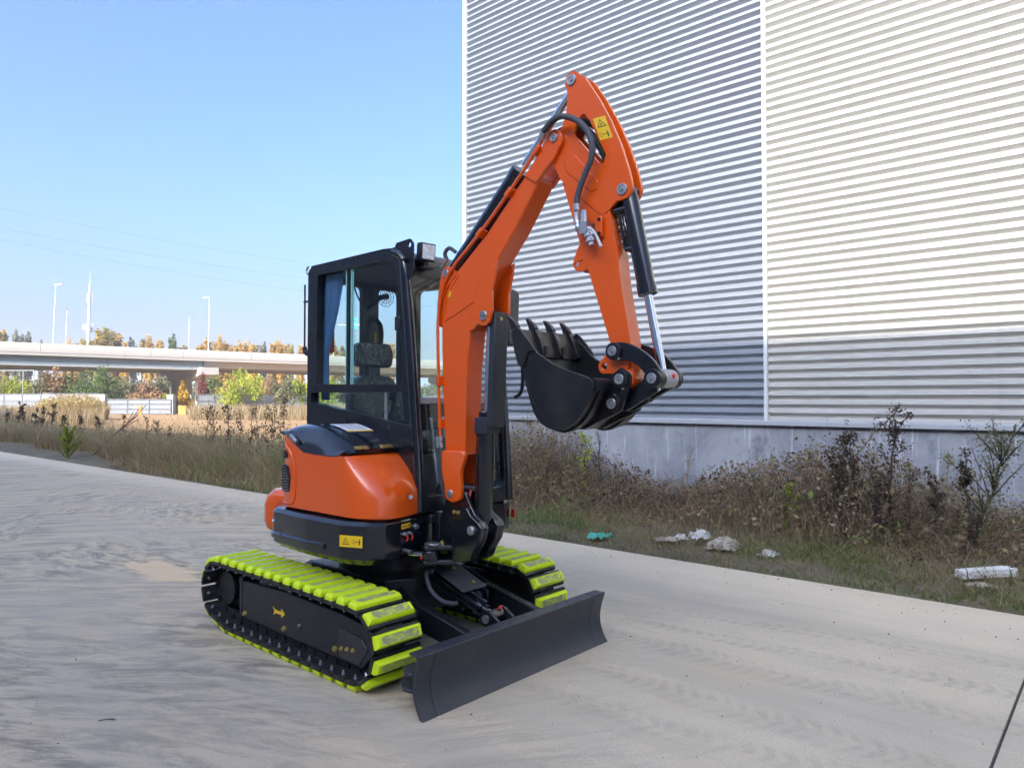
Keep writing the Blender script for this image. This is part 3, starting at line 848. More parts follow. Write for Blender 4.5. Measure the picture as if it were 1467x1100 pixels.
    r_ = MB(); r_.lathe((0.0, side * 0.58, 0.405), (0.0, side * 0.77, 0.405), [(0, 0.02), (0, 0.034), (0.09, 0.034), (0.10, 0.048), (0.15, 0.048), (0.15, 0.03), (0.18, 0.03)], 18)
    r_.build('carrier_roller', M['grease'], frame)
    r_ = MB(); r_.box(-0.13, -0.04, y0 + 0.01, y1 - 0.01, 0.39, 0.44); r_.build('roller_bracket', M['black'], frame, bevel=0.008)
    yb = yo - 0.008 if side < 0 else yo + 0.008
    for (bx, bz, r0) in ((-0.555, 0.162, 0.014), (-0.06, 0.165, 0.013), (0.49, 0.165, 0.013), (0.555, 0.182, 0.010), (0.61, 0.19, 0.010), (0.665, 0.195, 0.010)):
        k = MB(); k.lathe((bx, yo, bz), (bx, yo + side * 0.02, bz), [(0, r0 + 0.005), (0.009, r0 + 0.005), (0.009, r0), (0.018, r0)], 6); k.build('bolt', M['brass'], frame)
    if side < 0:
        k = MB()
        k.prism([(-0.205, 0.277), (-0.178, 0.262), (-0.10, 0.258), (-0.104, 0.279), (-0.06, 0.252), (-0.102, 0.222), (-0.10, 0.241), (-0.165, 0.240), (-0.20, 0.225), (-0.182, 0.251)], yo - 0.0025, yo - 0.0005)
        k.build('arrow_decal', M['yellow'], frame)
        k = MB(); pts = [(0.085 + 0.045 * math.cos(a), yo - 0.001, 0.225 + 0.05 * math.sin(a)) for a in np.linspace(-1.3, 1.3, 12)]; k.tube(pts, 0.003, 5); k.build('inspection_slot', M['ink'], frame)
        k = MB(); k.lathe((0.115, yo, 0.222), (0.115, yo - 0.02, 0.222), [(0, 0.009), (0.012, 0.009), (0.012, 0.004)], 6); k.build('grease_nipple', M['zinc'], frame)

# ---------------------------------------------------------------- lower frame, blade and its lift arms
k = MB()
k.prism(round_poly([(-0.42, -0.36), (0.42, -0.36), (0.52, -0.18), (0.52, 0.18), (0.42, 0.36), (-0.42, 0.36)], 0.05), 0.24, 0.47, 'z')
for sy in (-1, 1):
    for xx in (-0.42, 0.30):
        k.prism([(sy * 0.28, 0.28), (sy * 0.62, 0.14), (sy * 0.62, 0.36), (sy * 0.28, 0.46)], xx - 0.08, xx + 0.12, 'x')
    k.box(-0.35, 0.35, min(sy * .3, sy * .63), max(sy * .3, sy * .63), 0.30, 0.318)
    k.prism([(0.42, 0.18), (0.74, 0.20), (0.74, 0.34), (0.42, 0.44)], sy * 0.31 - 0.06, sy * 0.31 - 0.035)
    k.prism([(0.42, 0.18), (0.74, 0.20), (0.74, 0.34), (0.42, 0.44)], sy * 0.31 + 0.035, sy * 0.31 + 0.06)
k.cyl((0, 0, 0.46), (0, 0, 0.60), 0.33, n=40)
k.build('lower_frame', M['black'], EX, bevel=0.01)
k = MB(); k.lathe((0, 0, 0.52), (0, 0, 0.64), [(0, 0.36), (0.045, 0.36), (0.045, 0.34), (0.09, 0.34)], 40); k.build('slewing_ring', M['grease'], EX)

XB = 1.314
def blade_prof():
    out = []
    for i in range(15):
        z = 0.315 * i / 14
        u = z / 0.315
        x = XB - 0.052 * math.sin(math.pi * u ** 0.85) - 0.022 * u
        out.append((x, z))
    return out
BP = blade_prof()
front = BP + [(BP[-1][0] - 0.004, 0.322)]
back = [(x - 0.022, z) for x, z in BP][::-1]
top_cap = [(BP[-1][0] - 0.088, 0.322), (BP[-1][0] - 0.088, 0.308)]
poly = front + top_cap + [(BP[-1][0] - 0.03, 0.306)] + back[1:]
HB = 0.81
blade = MB().prism(poly, -HB + 0.105, HB - 0.125).build('blade', M['blade'], EX, bevel=0.006)
MB().prism(poly, -HB, -HB + 0.102).build('wing_plate', M['blade'], blade, bevel=0.006)
MB().prism(poly, HB - 0.122, HB).build('wing_plate', M['blade'], blade, bevel=0.006)
MB().prism([(x - 0.012, z) for x, z in BP] + [(x - 0.02, z) for x, z in BP][::-1], -HB + 0.08, HB - 0.09).build('backing_plate', M['grease'], blade)
# gussets behind the near wing
for z0, dx in ((0.115, 0.155), (0.195, 0.13)):
    k = MB(); k.prism(round_poly([(1.225, -HB + 0.004), (1.225 - dx * 0.4, -HB - 0.005), (1.225 - dx, -HB + 0.05), (1.225 - dx * 0.9, -HB + 0.16), (1.225, -HB + 0.24)], 0.03), z0, z0 + 0.02, 'z'); k.build('gusset', M['blade'], blade, bevel=0.004)
k = MB(); k.box(1.14, 1.20, -HB + 0.15, HB - 0.15, 0.10, 0.26); k.build('stiffener', M['black'], blade, bevel=0.008)
for sy in (-1, 1):
    k = MB(); k.prism([(0.60, 0.36), (0.70, 0.375), (1.19, 0.275), (1.19, 0.15), (0.72, 0.22), (0.60, 0.24)], sy * 0.31 - 0.028, sy * 0.31 + 0.028)
    arm_ = k.build('blade_arm', M['black'], EX, bevel=0.006)
    k = MB(); k.cyl((0.66, sy * 0.31 - 0.075, 0.30), (0.66, sy * 0.31 + 0.075, 0.30), 0.028, n=14); k.build('pivot_pin', M['pin'], arm_)
# blade lift cylinder with its cover plate
A_, B_ = Vector((0.52, 0.0, 0.455)), Vector((1.06, 0.0, 0.285))
dcyl = MB(); dcyl.lathe(A_, B_, [(0, 0.045), (0.42, 0.045), (0.42, 0.05), (0.455, 0.05), (0.46, 0.035), (0.48, 0.035)], 20)
dcyl = dcyl.build('blade_cylinder', M['black_gloss'], EX)
k = MB(); k.cyl(A_ + (B_ - A_) * 0.8, B_, 0.02, n=14); k.build('rod', M['chrome'], dcyl)
k = MB(); k.cyl((1.04, -0.05, 0.29), (1.04, 0.05, 0.29), 0.045, n=20); k.build('rod_eye', M['black_gloss'], dcyl)
k = MB(); k.cyl((1.04, -0.085, 0.29), (1.04, 0.085, 0.29), 0.026, n=18); k.build('clevis_pin', M['pin'], dcyl)
k = MB(); k.lathe((1.06, 0.03, 0.335), (1.06, 0.03, 0.36), [(0, 0.012), (0.014, 0.012), (0.014, 0.007)], 8); k.build('red_cap', M['red'], dcyl)
for sy in (-0.066, 0.066):
    k = MB(); k.prism(round_poly([(0.985, 0.305), (1.03, 0.345), (1.075, 0.335), (1.19, 0.265), (1.19, 0.14), (1.06, 0.22), (0.99, 0.26)], 0.02), sy - 0.009, sy + 0.009); k.build('clevis_plate', M['black'], dcyl, bevel=0.003)
cv = MB(); cv.plate([(0, -0.105), (0.31, -0.105), (0.31, 0.105), (0, 0.105)], lambda u, v, d: (0.60 + u * 0.94 + d * 0.33, v - 0.015, 0.535 - u * 0.345 + d * 0.94), 0, 0.008)
cv = cv.build('cylinder_cover', M['blade'], EX, bevel=0.003)
for u, v in ((0.07, 0.01), (0.25, 0.02)):
    c_ = Vector((0.60 + u * 0.94, v, 0.535 - u * 0.345)); k = MB(); k.lathe(c_ + Vector((0.003, 0, 0.008)), c_ + Vector((0.01, 0, 0.03)), [(0, 0.012), (0.009, 0.012), (0.009, 0.007), (0.014, 0.007)], 6); k.build('bolt', M['brass'], cv)
for dy in (-0.09, -0.045, 0.03):
    k = MB(); k.cyl((0.575, dy, 0.50), (0.60, dy - 0.004, 0.545), 0.011, n=8); k.build('fitting', M['zinc'], cv)
k = MB(); k.tube(catmull([(0.57, -0.10, 0.52), (0.60, -0.16, 0.50), (0.68, -0.19, 0.42), (0.76, -0.16, 0.36), (0.80, -0.08, 0.34)], 5), 0.013, 8); k.build('hose', M['hose'], EX)

# ---------------------------------------------------------------- upper frame
SK = [(0.50, 0.74), (0.40, 0.76), (-0.2, 0.76), (-0.50, 0.64), (-0.70, 0.40), (-0.74, 0.0), (-0.70, -0.34), (-0.57, -0.535), (-0.34, -0.685), (0.10, -0.715), (0.45, -0.70), (0.61, -0.635), (0.655, -0.54), (0.635, -0.40), (0.565, -0.13), (0.50, -0.10), (0.50, 0.12), (0.56, 0.16), (0.565, 0.62)]
SKR = round_poly(SK, [0.05, 0.08, 0.2, 0.2, 0.2, 0.2, 0.15, 0.12, 0.12, 0.15, 0.08, 0.06, 0.06, 0.08, 0.01, 0.02, 0.02, 0.01, 0.06], 4)
def inset(pts, d):
    c = Vector((-0.05, 0)); out = []
    for x, y in pts:
        p = Vector((x, y)); q = p - c; L_ = q.length
        r = c + q * ((L_ - d) / L_); out.append((r.x, r.y))
    return out
k = MB()
k.loft([[(x, y, 0.625) for x, y in inset(SKR, 0.06)], [(x, y, 0.665) for x, y in inset(SKR, 0.006)], [(x, y, 0.70) for x, y in SKR], [(x, y, 0.862) for x, y in SKR], [(x, y, 0.884) for x, y in inset(SKR, 0.022)], [(x, y, 0.892) for x, y in inset(SKR, 0.06)]])
upper = k.build('upper_frame', M['black_gloss'], EX, bevel=0.003, smooth=32)
# recessed rib on the side of the skirt
rp = catmull([(-0.43, -0.632, 0.712), (-0.34, -0.682, 0.713), (-0.22, -0.698, 0.715), (-0.05, -0.708, 0.717), (0.10, -0.715, 0.718), (0.27, -0.708, 0.72), (0.30, -0.705, 0.72)], 4)
k = MB(); k.loft([[(p.x, p.y + 0.012, p.z - 0.024), (p.x, p.y - 0.010, p.z - 0.020), (p.x, p.y - 0.014, p.z + 0.010), (p.x, p.y + 0.012, p.z + 0.026)] for p in rp]); k.build('side_rib', M['black_gloss'], upper, bevel=0.005)
k = MB(); k.lathe((-0.33, -0.68, 0.80), (-0.345, -0.71, 0.80), [(0, 0.012), (0.012, 0.012), (0.012, 0.006)], 8); k.build('bolt', M['zinc'], upper)
# service ports on the front edge of the skirt (front facet runs from (.635,-.40) to (.565,-.13))
fd = Vector((0.565 - 0.635, -0.13 + 0.40, 0)).normalized(); fn_ = Vector((fd.y, -fd.x, 0))
def on_front(t, z, d=0.0): return Vector((0.635, -0.40, z)) + fd * t + fn_ * d
dec = MB(); dec.plate([(0.01, 0.818), (0.10, 0.818), (0.10, 0.848), (0.01, 0.848)], lambda u, v, d: on_front(u, v, d), 0.001, 0.003); port = dec.build('port_decal', M['yellow'], EX)
k = MB()
for u in (0.02, 0.035, 0.055, 0.075, 0.085): k.plate([(u, 0.826), (u + 0.006, 0.826), (u + 0.006, 0.838), (u, 0.838)], lambda a, b, d: on_front(a, b, d), 0.0032, 0.0042)
k.build('lettering', M['ink'], port)['kind'] = 'stuff'
for u in (0.035, 0.085):
    c0 = on_front(u, 0.785)
    k = MB(); k.lathe(c0, c0 + fn_ * 0.04, [(0, 0.011), (0.018, 0.011), (0.018, 0.008), (0.028, 0.008)], 10); pl = k.build('test_port', M['zinc'], EX)
    k = MB(); k.tube([c0 + fn_ * 0.022, c0 + fn_ * 0.03 + Vector((0, 0, -0.02)), c0 + fn_ * 0.024 + Vector((0, 0, -0.04))], 0.005, 6); k.build('red_cap', M['red'], pl)
c0 = on_front(0.155, 0.815)
k = MB(); k.lathe(c0, c0 + fn_ * 0.04, [(0, 0.019), (0.008, 0.019), (0.008, 0.013), (0.022, 0.013), (0.022, 0.006)], 14); k.build('grease_plug', M['zinc'], EX)

# warning decals: yellow plate, black triangle and figure
def warning(name, origin, ux, vy, w, h, upright, label, parent=EX):
    ux, vy = Vector(ux).normalized(), Vector(vy).normalized(); nz = ux.cross(vy)
    o = Vector(origin)
    fn = lambda u, v, d: o + ux * u + vy * v + nz * d
    pl = MB().plate(round_poly([(0, 0), (w, 0), (w, h), (0, h)], 0.004, 2), fn, 0.0006, 0.0018).build(name, M['yellow'], parent)
    if label: pl['label'] = label
    k = MB()
    s = (h if upright else h) * (0.42 if upright else 0.40)
    tc = (w * 0.5, h * 0.70) if upright else (w * 0.26, h * 0.47)
    fc = (w * 0.5, h * 0.22) if upright else (w * 0.76, h * 0.5)
    if upright: s = min(w, h) * 0.42
    tri = lambda r: [(tc[0] + r * math.cos(a), tc[1] - r * 0.12 + r * math.sin(a)) for a in (math.pi / 2, math.pi * 7 / 6, math.pi * 11 / 6)]
    k.plate(tri(s), fn, 0.002, 0.0026, [tri(s * 0.76)])
    k.plate([(tc[0] - s * .2, tc[1] - s * .25), (tc[0] + s * .05, tc[1] - s * .3), (tc[0] + s * .1, tc[1] + s * .12), (tc[0] - s * .02, tc[1] + s * .15)], fn, 0.002, 0.0026)
    m = min(w, h) * 0.5
    fx, fy = fc[0] + m * 0.5, fc[1]
    k.plate([(fx - m * .10, fy - m * .5), (fx + m * .10, fy - m * .5), (fx + m * .13, fy + m * .22), (fx - m * .13, fy + m * .22)], fn, 0.002, 0.0026)
    k.plate([(fx + m * .10 * math.cos(a), fy + m * .36 + m * .10 * math.sin(a)) for a in np.linspace(0, 6.28, 9)[:-1]], fn, 0.002, 0.0026)
    ax = fc[0]
    k.plate([(ax - m * .35, fy), (ax - m * .2, fy + m * .14), (ax - m * .2, fy + m * .04), (ax + m * .05, fy + m * .04), (ax + m * .05, fy + m * .14), (ax + m * .2, fy), (ax + m * .05, fy - m * .14), (ax + m * .05, fy - m * .04), (ax - m * .2, fy - m * .04), (ax - m * .2, fy - m * .14)], fn, 0.002, 0.0026)
    bx = fc[0] - m * 0.62
    sq = lambda r: [(bx - r * .5, fy - r), (bx + r * .5, fy - r), (bx + r * .5, fy + r), (bx - r * .5, fy + r)]
    k.plate(sq(m * .3), fn, 0.002, 0.0026, [sq(m * .24)])
    k.build('pictogram', M['ink'], pl)['kind'] = 'stuff'
    return pl
sd = Vector((0.61 - 0.45, -0.635 + 0.70, 0)).normalized()
warning('warning_decal', Vector((0.447, -0.703, 0.738)), sd, (0, 0, 1), 0.155, 0.068, False, 'yellow warning decal on the black skirt')

# orange rear counterweight
cw = [(-0.45, -0.50), (-0.68, -0.56), (-0.80, -0.47), (-0.90, -0.28), (-0.94, 0), (-0.90, 0.28), (-0.80, 0.47), (-0.60, 0.54), (-0.45, 0.5)]
cwr = round_poly(cw, 0.1, 4)
k = MB(); k.loft([[(x, y, z) for x, y in inset(cwr, d)] for z, d in ((0.67, 0.06), (0.69, 0.02), (0.74, 0.0), (0.86, 0.0), (0.92, 0.02), (0.955, 0.06), (0.965, 0.10))])
k.build('counterweight', M['orange'], EX, smooth=50)

# ---------------------------------------------------------------- engine hood: orange body, black lid
def hood_ring(z):
    u = (z - 0.895) / 0.40                              # 0 bottom, 1 at the lid line
    uu = max(0.0, min(1.0, u))
    xf = 0.655 - 0.02 * uu - 0.25 * max(0.0, (uu - 0.30) / 0.70) ** 1.75
    ys = -0.665 + 0.018 * uu
    xs = 0.43 - 0.02 * uu                               # where the side starts to turn
    rr = 0.13 - 0.06 * uu
    xr = -0.305
    pts = [(xr, -0.235), (xr, ys + 0.10), (xr + 0.03, ys + 0.02), (xr + 0.10, ys)]
    for t in np.linspace(0.08, 1.0, 8): pts.append((xr + 0.1 + (xs - xr - 0.1) * t, ys))
    c0 = Vector((xs, ys)); c1 = Vector((max(xf - 0.0, xs + 0.01), -0.46)); cc = Vector((max(xf, xs) + 0.01 - 0.03 * uu, ys + 0.005 + 0.02 * uu))
    for t in np.linspace(0.1, 1.0, 9):
        q = c0 * (1 - t) ** 2 + cc * 2 * t * (1 - t) + c1 * t * t; pts.append((q.x, q.y))
    for t in np.linspace(0.2, 1.0, 5): pts.append((c1.x + (-0.055 + 0.02 * uu) * t ** 1.6, -0.46 + (-0.235 + 0.46) * t))
    return [(x, y, z) for x, y in pts]
k = MB()
rings = [[(x, y + 0.02 if y < -0.5 else y, z) for x, y, z in hood_ring(0.895)]] + [hood_ring(z) for z in (0.905, 0.93, 0.97, 1.01, 1.05, 1.09, 1.13, 1.17, 1.21, 1.24, 1.262)]
k.loft(rings)
# raised rear column of the hood
k.loft([[(-0.305, -0.235, z), (-0.305, -0.57, z), (-0.275, -0.635, z), (-0.235, -0.648, z), (max(-0.02 - a, -0.225), -0.646, z), (max(-0.02 - a, -0.225), -0.235, z)] for z, a in ((1.255, 0.0), (1.30, 0.07), (1.345, 0.15), (1.372, 0.19))])
hood = k.build('engine_hood', M['orange'], EX, bevel=0.004, smooth=50)
# lid
secs = []
for X, zt, zl in ((-0.315, 1.405, 1.385), (-0.30, 1.425, 1.392), (-0.24, 1.438, 1.375), (-0.13, 1.445, 1.315), (-0.03, 1.443, 1.268), (0.08, 1.430, 1.262), (0.18, 1.408, 1.259), (0.27, 1.378, 1.257), (0.345, 1.345, 1.262), (0.395, 1.318, 1.285), (0.412, 1.298, 1.292)):
    yo = -0.655
    pts = [(X, -0.232, zl - 0.02), (X, -0.232, zt), (X, -0.33, zt + 0.004), (X, -0.44, zt + 0.002), (X, -0.52, zt - 0.004), (X, -0.575, zt - 0.016), (X, -0.598, zt - 0.030)]
    e0 = Vector((-0.598, zt - 0.030)); e1 = Vector((yo, zl))
    for t in (0.35, 0.7, 1.0):
        q = e0.lerp(e1, t); bul = 0.005 * math.sin(math.pi * t); pts.append((X, q.x - bul, q.y + bul * 0.4))
    pts.append((X, yo + 0.03, zl - 0.02))
    secs.append(pts)
lid = MB().loft(secs).build('hood_lid', M['black_gloss'], EX, bevel=0.003, smooth=28)
k = MB()
k.plate([(0, 0), (0.075, 0.0), (0.075, 0.026), (0, 0.026)], lambda u, v, d: Vector((-0.165, -0.652 - d, 1.362)) + Vector((0.82, 0, -0.48)) * u * 1.15 + Vector((0.45, 0, 0.78)) * v, 0.0, 0.022)
k.build('latch_handle', M['zinc'], lid, bevel=0.004)
k = MB(); k.plate([(-0.02, -0.012), (0.11, -0.012), (0.11, 0.02), (-0.02, 0.02)], lambda u, v, d: Vector((-0.165, -0.646 - d, 1.362)) + Vector((0.82, 0, -0.48)) * u + Vector((0.45, 0, 0.78)) * v, 0.0, 0.004); k.build('latch_recess', M['ink'], lid)
for y in (-0.52, -0.33):
    k = MB(); k.box(0.375, 0.425, y - 0.045, y + 0.045, 1.298, 1.312); k.cyl((0.40, y - 0.047, 1.312), (0.40, y + 0.047, 1.312), 0.007, n=8); k.build('hinge', M['brass'], lid, bevel=0.002)
lz = lambda u: float(np.interp(u, [-0.03, 0.08, 0.18, 0.27], [1.443, 1.430, 1.408, 1.378])) + 0.0055
def strip(y0, y1, us, dz): return [[(u, y0, lz(u) + dz), (u, y1, lz(u) + dz), (u, y1, lz(u) + dz + 0.001), (u, y0, lz(u) + dz + 0.001)] for u in us]
MB().loft(strip(-0.49, -0.29, np.linspace(0.03, 0.225, 8), 0.0)).build('instruction_label', M['white'], lid)
MB().loft(strip(-0.49, -0.29, np.linspace(0.208, 0.225, 3), 0.0012)).build('label_border', M['yellow'], lid)
k = MB()
for i in range(8): k.loft(strip(-0.48 + 0.012 * (i % 3), -0.30 - 0.02 * (i % 2), np.linspace(0.045 + i * 0.02, 0.051 + i * 0.02, 2), 0.0012))
k.build('lettering', M['grey_board'], lid)['kind'] = 'stuff'
k = MB(); k.cyl((-0.05, -0.30, 1.44), (-0.05, -0.30, 1.465), 0.02, n=12); k.build('cap_plug', M['black'], lid)
# grille in the rear side of the hood
grl = MB(); grl.prism(round_poly([(-0.262, 1.005), (-0.175, 1.0), (-0.17, 1.10), (-0.20, 1.165), (-0.262, 1.18)], 0.02), -0.664, -0.645)
grl = grl.build('grille', M['ink'], EX)
k = MB()
for i in range(9):
    z = 1.01 + i * 0.018
    for j in range(6):
        x = -0.258 + j * 0.019 + (0.0095 if i % 2 else 0)
        if x < -0.195 - max(0, (z - 1.1)) * 0.5:
            k.tube([(x, -0.666, z), (x + 0.0095, -0.666, z + 0.007), (x + 0.019, -0.666, z)], 0.0018, 4)
k.build('mesh', M['zinc'], grl)
k = MB(); k.tube(catmull([(-0.245, -0.650, 1.31), (-0.16, -0.653, 1.24), (-0.11, -0.657, 1.10), (-0.115, -0.664, 0.96), (-0.16, -0.665, 0.93), (-0.255, -0.658, 0.925)], 6), 0.008, 6); k.build('grille_bead', M['orange'], EX)
grl2 = MB().prism(round_poly([(-0.255, 1.215), (-0.215, 1.22), (-0.23, 1.26), (-0.255, 1.275)], 0.01), -0.656, -0.64).build('vent', M['ink'], EX)
c0 = Vector((0.645, -0.335, 1.01))
k = MB(); k.lathe(c0, c0 + Vector((0.03, -0.006, 0)), [(0, 0.014), (0.012, 0.014), (0.012, 0.008), (0.02, 0.008)], 12); k.build('hood_lock', M['zinc'], hood)

# ---------------------------------------------------------------- cab
YR, YL = -0.235, 0.655
fx = lambda z: 0.600 - 0.155 * max(0.0, (z - 0.9) / 1.6) ** 1.35       # front face of the cab
side = [(-0.655, 0.89), (0.60, 0.89), (fx(1.2), 1.2), (fx(1.6), 1.6), (fx(2.0), 2.0), (fx(2.3), 2.3), (0.425, 2.55), (0.345, 2.592), (0.25, 2.60), (-0.60, 2.592), (-0.645, 2.55), (-0.65, 1.7)]
SIDE = round_poly(side, [0, 0, 0, 0, 0, 0.05, 0.09, 0.03, 0, 0.03, 0.03, 0], 4)
win1 = round_poly([(-0.53, 1.715), (0.452, 1.70), (0.425, 2.05), (0.388, 2.44), (0.30, 2.515), (-0.52, 2.515)], [0.02, 0.02, 0, 0.05, 0.04, 0.02], 5)
win2 = round_poly([(-0.60, 1.655), (0.515, 1.65), (0.525, 1.432), (-0.60, 1.585)], [0.015, 0.015, 0.015, 0.015], 3)
k = MB(); k.prism(SIDE, YR, YR + 0.06, holes=[win1, win2])
# left side with its door opening
dwin = round_poly([(-0.40, 1.62), (0.44, 1.62), (0.40, 2.44), (-0.40, 2.48)], 0.05, 4)
dlow = round_poly([(-0.05, 1.0), (0.48, 1.0), (0.46, 1.54), (-0.05, 1.54)], 0.05, 4)
k.prism(SIDE, YL - 0.05, YL, holes=[dwin, dlow])
cab = k.build('cab', M['black'], EX, bevel=0.022, seg=3)
# front frame
ws = round_poly([(-0.165, 0.985), (0.585, 0.985), (0.585, 2.42), (-0.165, 2.42)], [0.05, 0.08, 0.08, 0.08], 5)
fo = [(YR + 0.03, 0.89), (YL - 0.03, 0.89), (YL - 0.03, 2.53), (YR + 0.03, 2.53)]
def fgrid(poly, n=14):
    out = []
    m = len(poly)
    for i in range(m):
        a, b = poly[i], poly[(i + 1) % m]
        L_ = max(1, int(abs(b[1] - a[1]) / 0.12))
        for j in range(L_): out.append((a[0] + (b[0] - a[0]) * j / L_, a[1] + (b[1] - a[1]) * j / L_))
    return out
k = MB(); k.plate(fgrid(fo), lambda u, v, d: (fx(v) + d, u, v), -0.05, -0.004, [fgrid(ws)]); k.build('front_frame', M['black'], cab, bevel=0.01)
k = MB(); k.tube([(fx(z) - 0.018, YR + 0.028, z) for z in np.linspace(0.9, 2.40, 14)] + [(0.435, YR + 0.028, 2.50), (0.395, YR + 0.028, 2.545), (0.33, YR + 0.026, 2.57)], 0.035, 12); k.build('corner_pillar', M['black_gloss'], cab)
k = MB(); k.tube([(fx(z) - 0.018, YL - 0.028, z) for z in np.linspace(0.9, 2.40, 14)] + [(0.435, YL - 0.028, 2.50), (0.395, YL - 0.028, 2.545), (0.33, YL - 0.026, 2.57)], 0.035, 12); k.build('corner_pillar', M['black_gloss'], cab)
# rear frame with two windows
rw1 = round_poly([(-0.165, 1.35), (0.23, 1.35), (0.23, 2.49), (-0.165, 2.49)], 0.05, 4)
rw2 = round_poly([(0.385, 1.35), (0.60, 1.35), (0.60, 2.49), (0.385, 2.49)], 0.05, 4)
k = MB(); k.prism([(YR + 0.03, 0.89), (YL - 0.03, 0.89), (YL - 0.03, 2.56), (YR + 0.03, 2.56)], -0.648, -0.60, 'x', holes=[rw1, rw2]); k.build('rear_frame', M['black'], cab, bevel=0.008)
# roof: gently crowned, corrugated headliner inside
rings = []
for X, z in ((-0.64, 2.555), (-0.60, 2.59), (-0.3, 2.603), (0.1, 2.605), (0.28, 2.598), (0.37, 2.575), (0.42, 2.54), (0.445, 2.505)):
    rings.append([(X, YR + 0.02, z - 0.045), (X, YR + 0.02, z - 0.014), (X, YR + 0.06, z), (X, 0.2, z + 0.012), (X, YL - 0.06, z), (X, YL - 0.02, z - 0.014), (X, YL - 0.02, z - 0.045)])
MB().loft(rings).build('roof', M['black_gloss'], cab, bevel=0.006, smooth=50)
k = MB(); prev = None
k.prism([(-0.6 + i * 0.02, 2.535 + (0.008 if i % 2 else 0)) for i in range(46)] + [(0.30, 2.548), (-0.6, 2.548)], YR + 0.07, YL - 0.06); k.build('headliner', M['headliner'], cab)
# window panes
def pane(name, poly, fn, d0, d1): return MB().plate(poly, fn, d0, d1).build(name, M['glass'], cab, smooth=0)
big = lambda p, e: round_poly(p, e, 3)
P_ = lambda y: (lambda u, v, d: (u, y + d, v))
pane('window_pane', big([(-0.16, 1.695), (0.465, 1.68), (0.437, 2.05), (0.40, 2.45), (0.30, 2.528), (-0.16, 2.528)], 0.01), P_(YR + 0.022), 0, 0.004)
pane('window_pane', big([(-0.54, 1.70), (-0.10, 1.695), (-0.10, 2.528), (-0.53, 2.528)], 0.01), P_(YR + 0.036), 0, 0.004)
pane('lower_pane', big([(-0.61, 1.665), (0.525, 1.66), (0.535, 1.42), (-0.61, 1.575)], 0.01), P_(YR + 0.03), 0, 0.004)
pane('door_pane', big([(-0.42, 1.60), (0.46, 1.60), (0.42, 2.46), (-0.42, 2.50)], 0.01), P_(YL - 0.03), 0, 0.004)
pane('door_pane', big([(-0.07, 0.98), (0.50, 0.98), (0.48, 1.56), (-0.07, 1.56)], 0.01), P_(YL - 0.03), 0, 0.004)
pane('rear_pane', big([(-0.18, 1.33), (0.245, 1.33), (0.245, 2.51), (-0.18, 2.51)], 0.01), lambda u, v, d: (-0.625 + d, u, v), 0, 0.004)
pane('rear_pane', big([(0.37, 1.33), (0.615, 1.33), (0.615, 2.51), (0.37, 2.51)], 0.01), lambda u, v, d: (-0.625 + d, u, v), 0, 0.004)
pane('windscreen', fgrid([(-0.185, 1.62), (0.605, 1.62), (0.605, 2.44), (-0.185, 2.44)]), lambda u, v, d: (fx(v) - 0.03 + d, u, v), 0, 0.004)
pane('lower_windscreen', fgrid([(-0.185, 0.965), (0.605, 0.965), (0.605, 1.575), (-0.185, 1.575)]), lambda u, v, d: (fx(v) - 0.03 + d, u, v), 0, 0.004)
k = MB(); k.box(fx(1.6) - 0.05, fx(1.6) - 0.022, -0.18, 0.6, 1.576, 1.618); k.build('windscreen_bar', M['grey_board'], cab, bevel=0.004)
k = MB(); k.box(-0.175, -0.145, YR + 0.012, YR + 0.045, 1.70, 2.52); k.build('mullion', M['black'], cab)
for x0 in (-0.187, -0.128, -0.108):
    k = MB(); k.box(x0 - 0.005, x0 + 0.005, YR + 0.016, YR + 0.021, 1.70, 2.52); k.build('glass_edge', M['glass_edge'], cab)
k = MB(); k.box(0.24, 0.252, YR + 0.02, YR + 0.034, 1.46, 1.655); k.build('glass_clip', M['zinc'], cab)
k = MB(); k.box(0.375, 0.425, YR - 0.008, YR + 0.05, 2.05, 2.14); k.build('window_latch', M['ink'], cab, bevel=0.006)
k = MB(); k.box(-0.565, -0.53, YR - 0.004, YR + 0.05, 2.03, 2.13); k.build('window_latch', M['ink'], cab, bevel=0.006)
# curtain tied back at the rear right
k = MB(); rings = []
for z, xc, w in ((2.52, -0.44, 0.11), (2.45, -0.44, 0.11), (2.25, -0.47, 0.085), (2.05, -0.52, 0.06), (1.96, -0.545, 0.04), (1.88, -0.55, 0.042), (1.75, -0.545, 0.036), (1.60, -0.535, 0.04)):
    ring = []
    for i in range(32):
        a = 2 * math.pi * i / 32
        r = 1 + 0.28 * math.cos(a * 8 + z * 1.5)
        ring.append((xc + w * math.cos(a) * (1 + 0.1 * math.cos(a * 8)), YR + 0.085 + 0.024 * math.sin(a) * r, z))
    rings.append(ring)
MB().loft(rings).build('curtain', M['curtain'], cab, smooth=60)
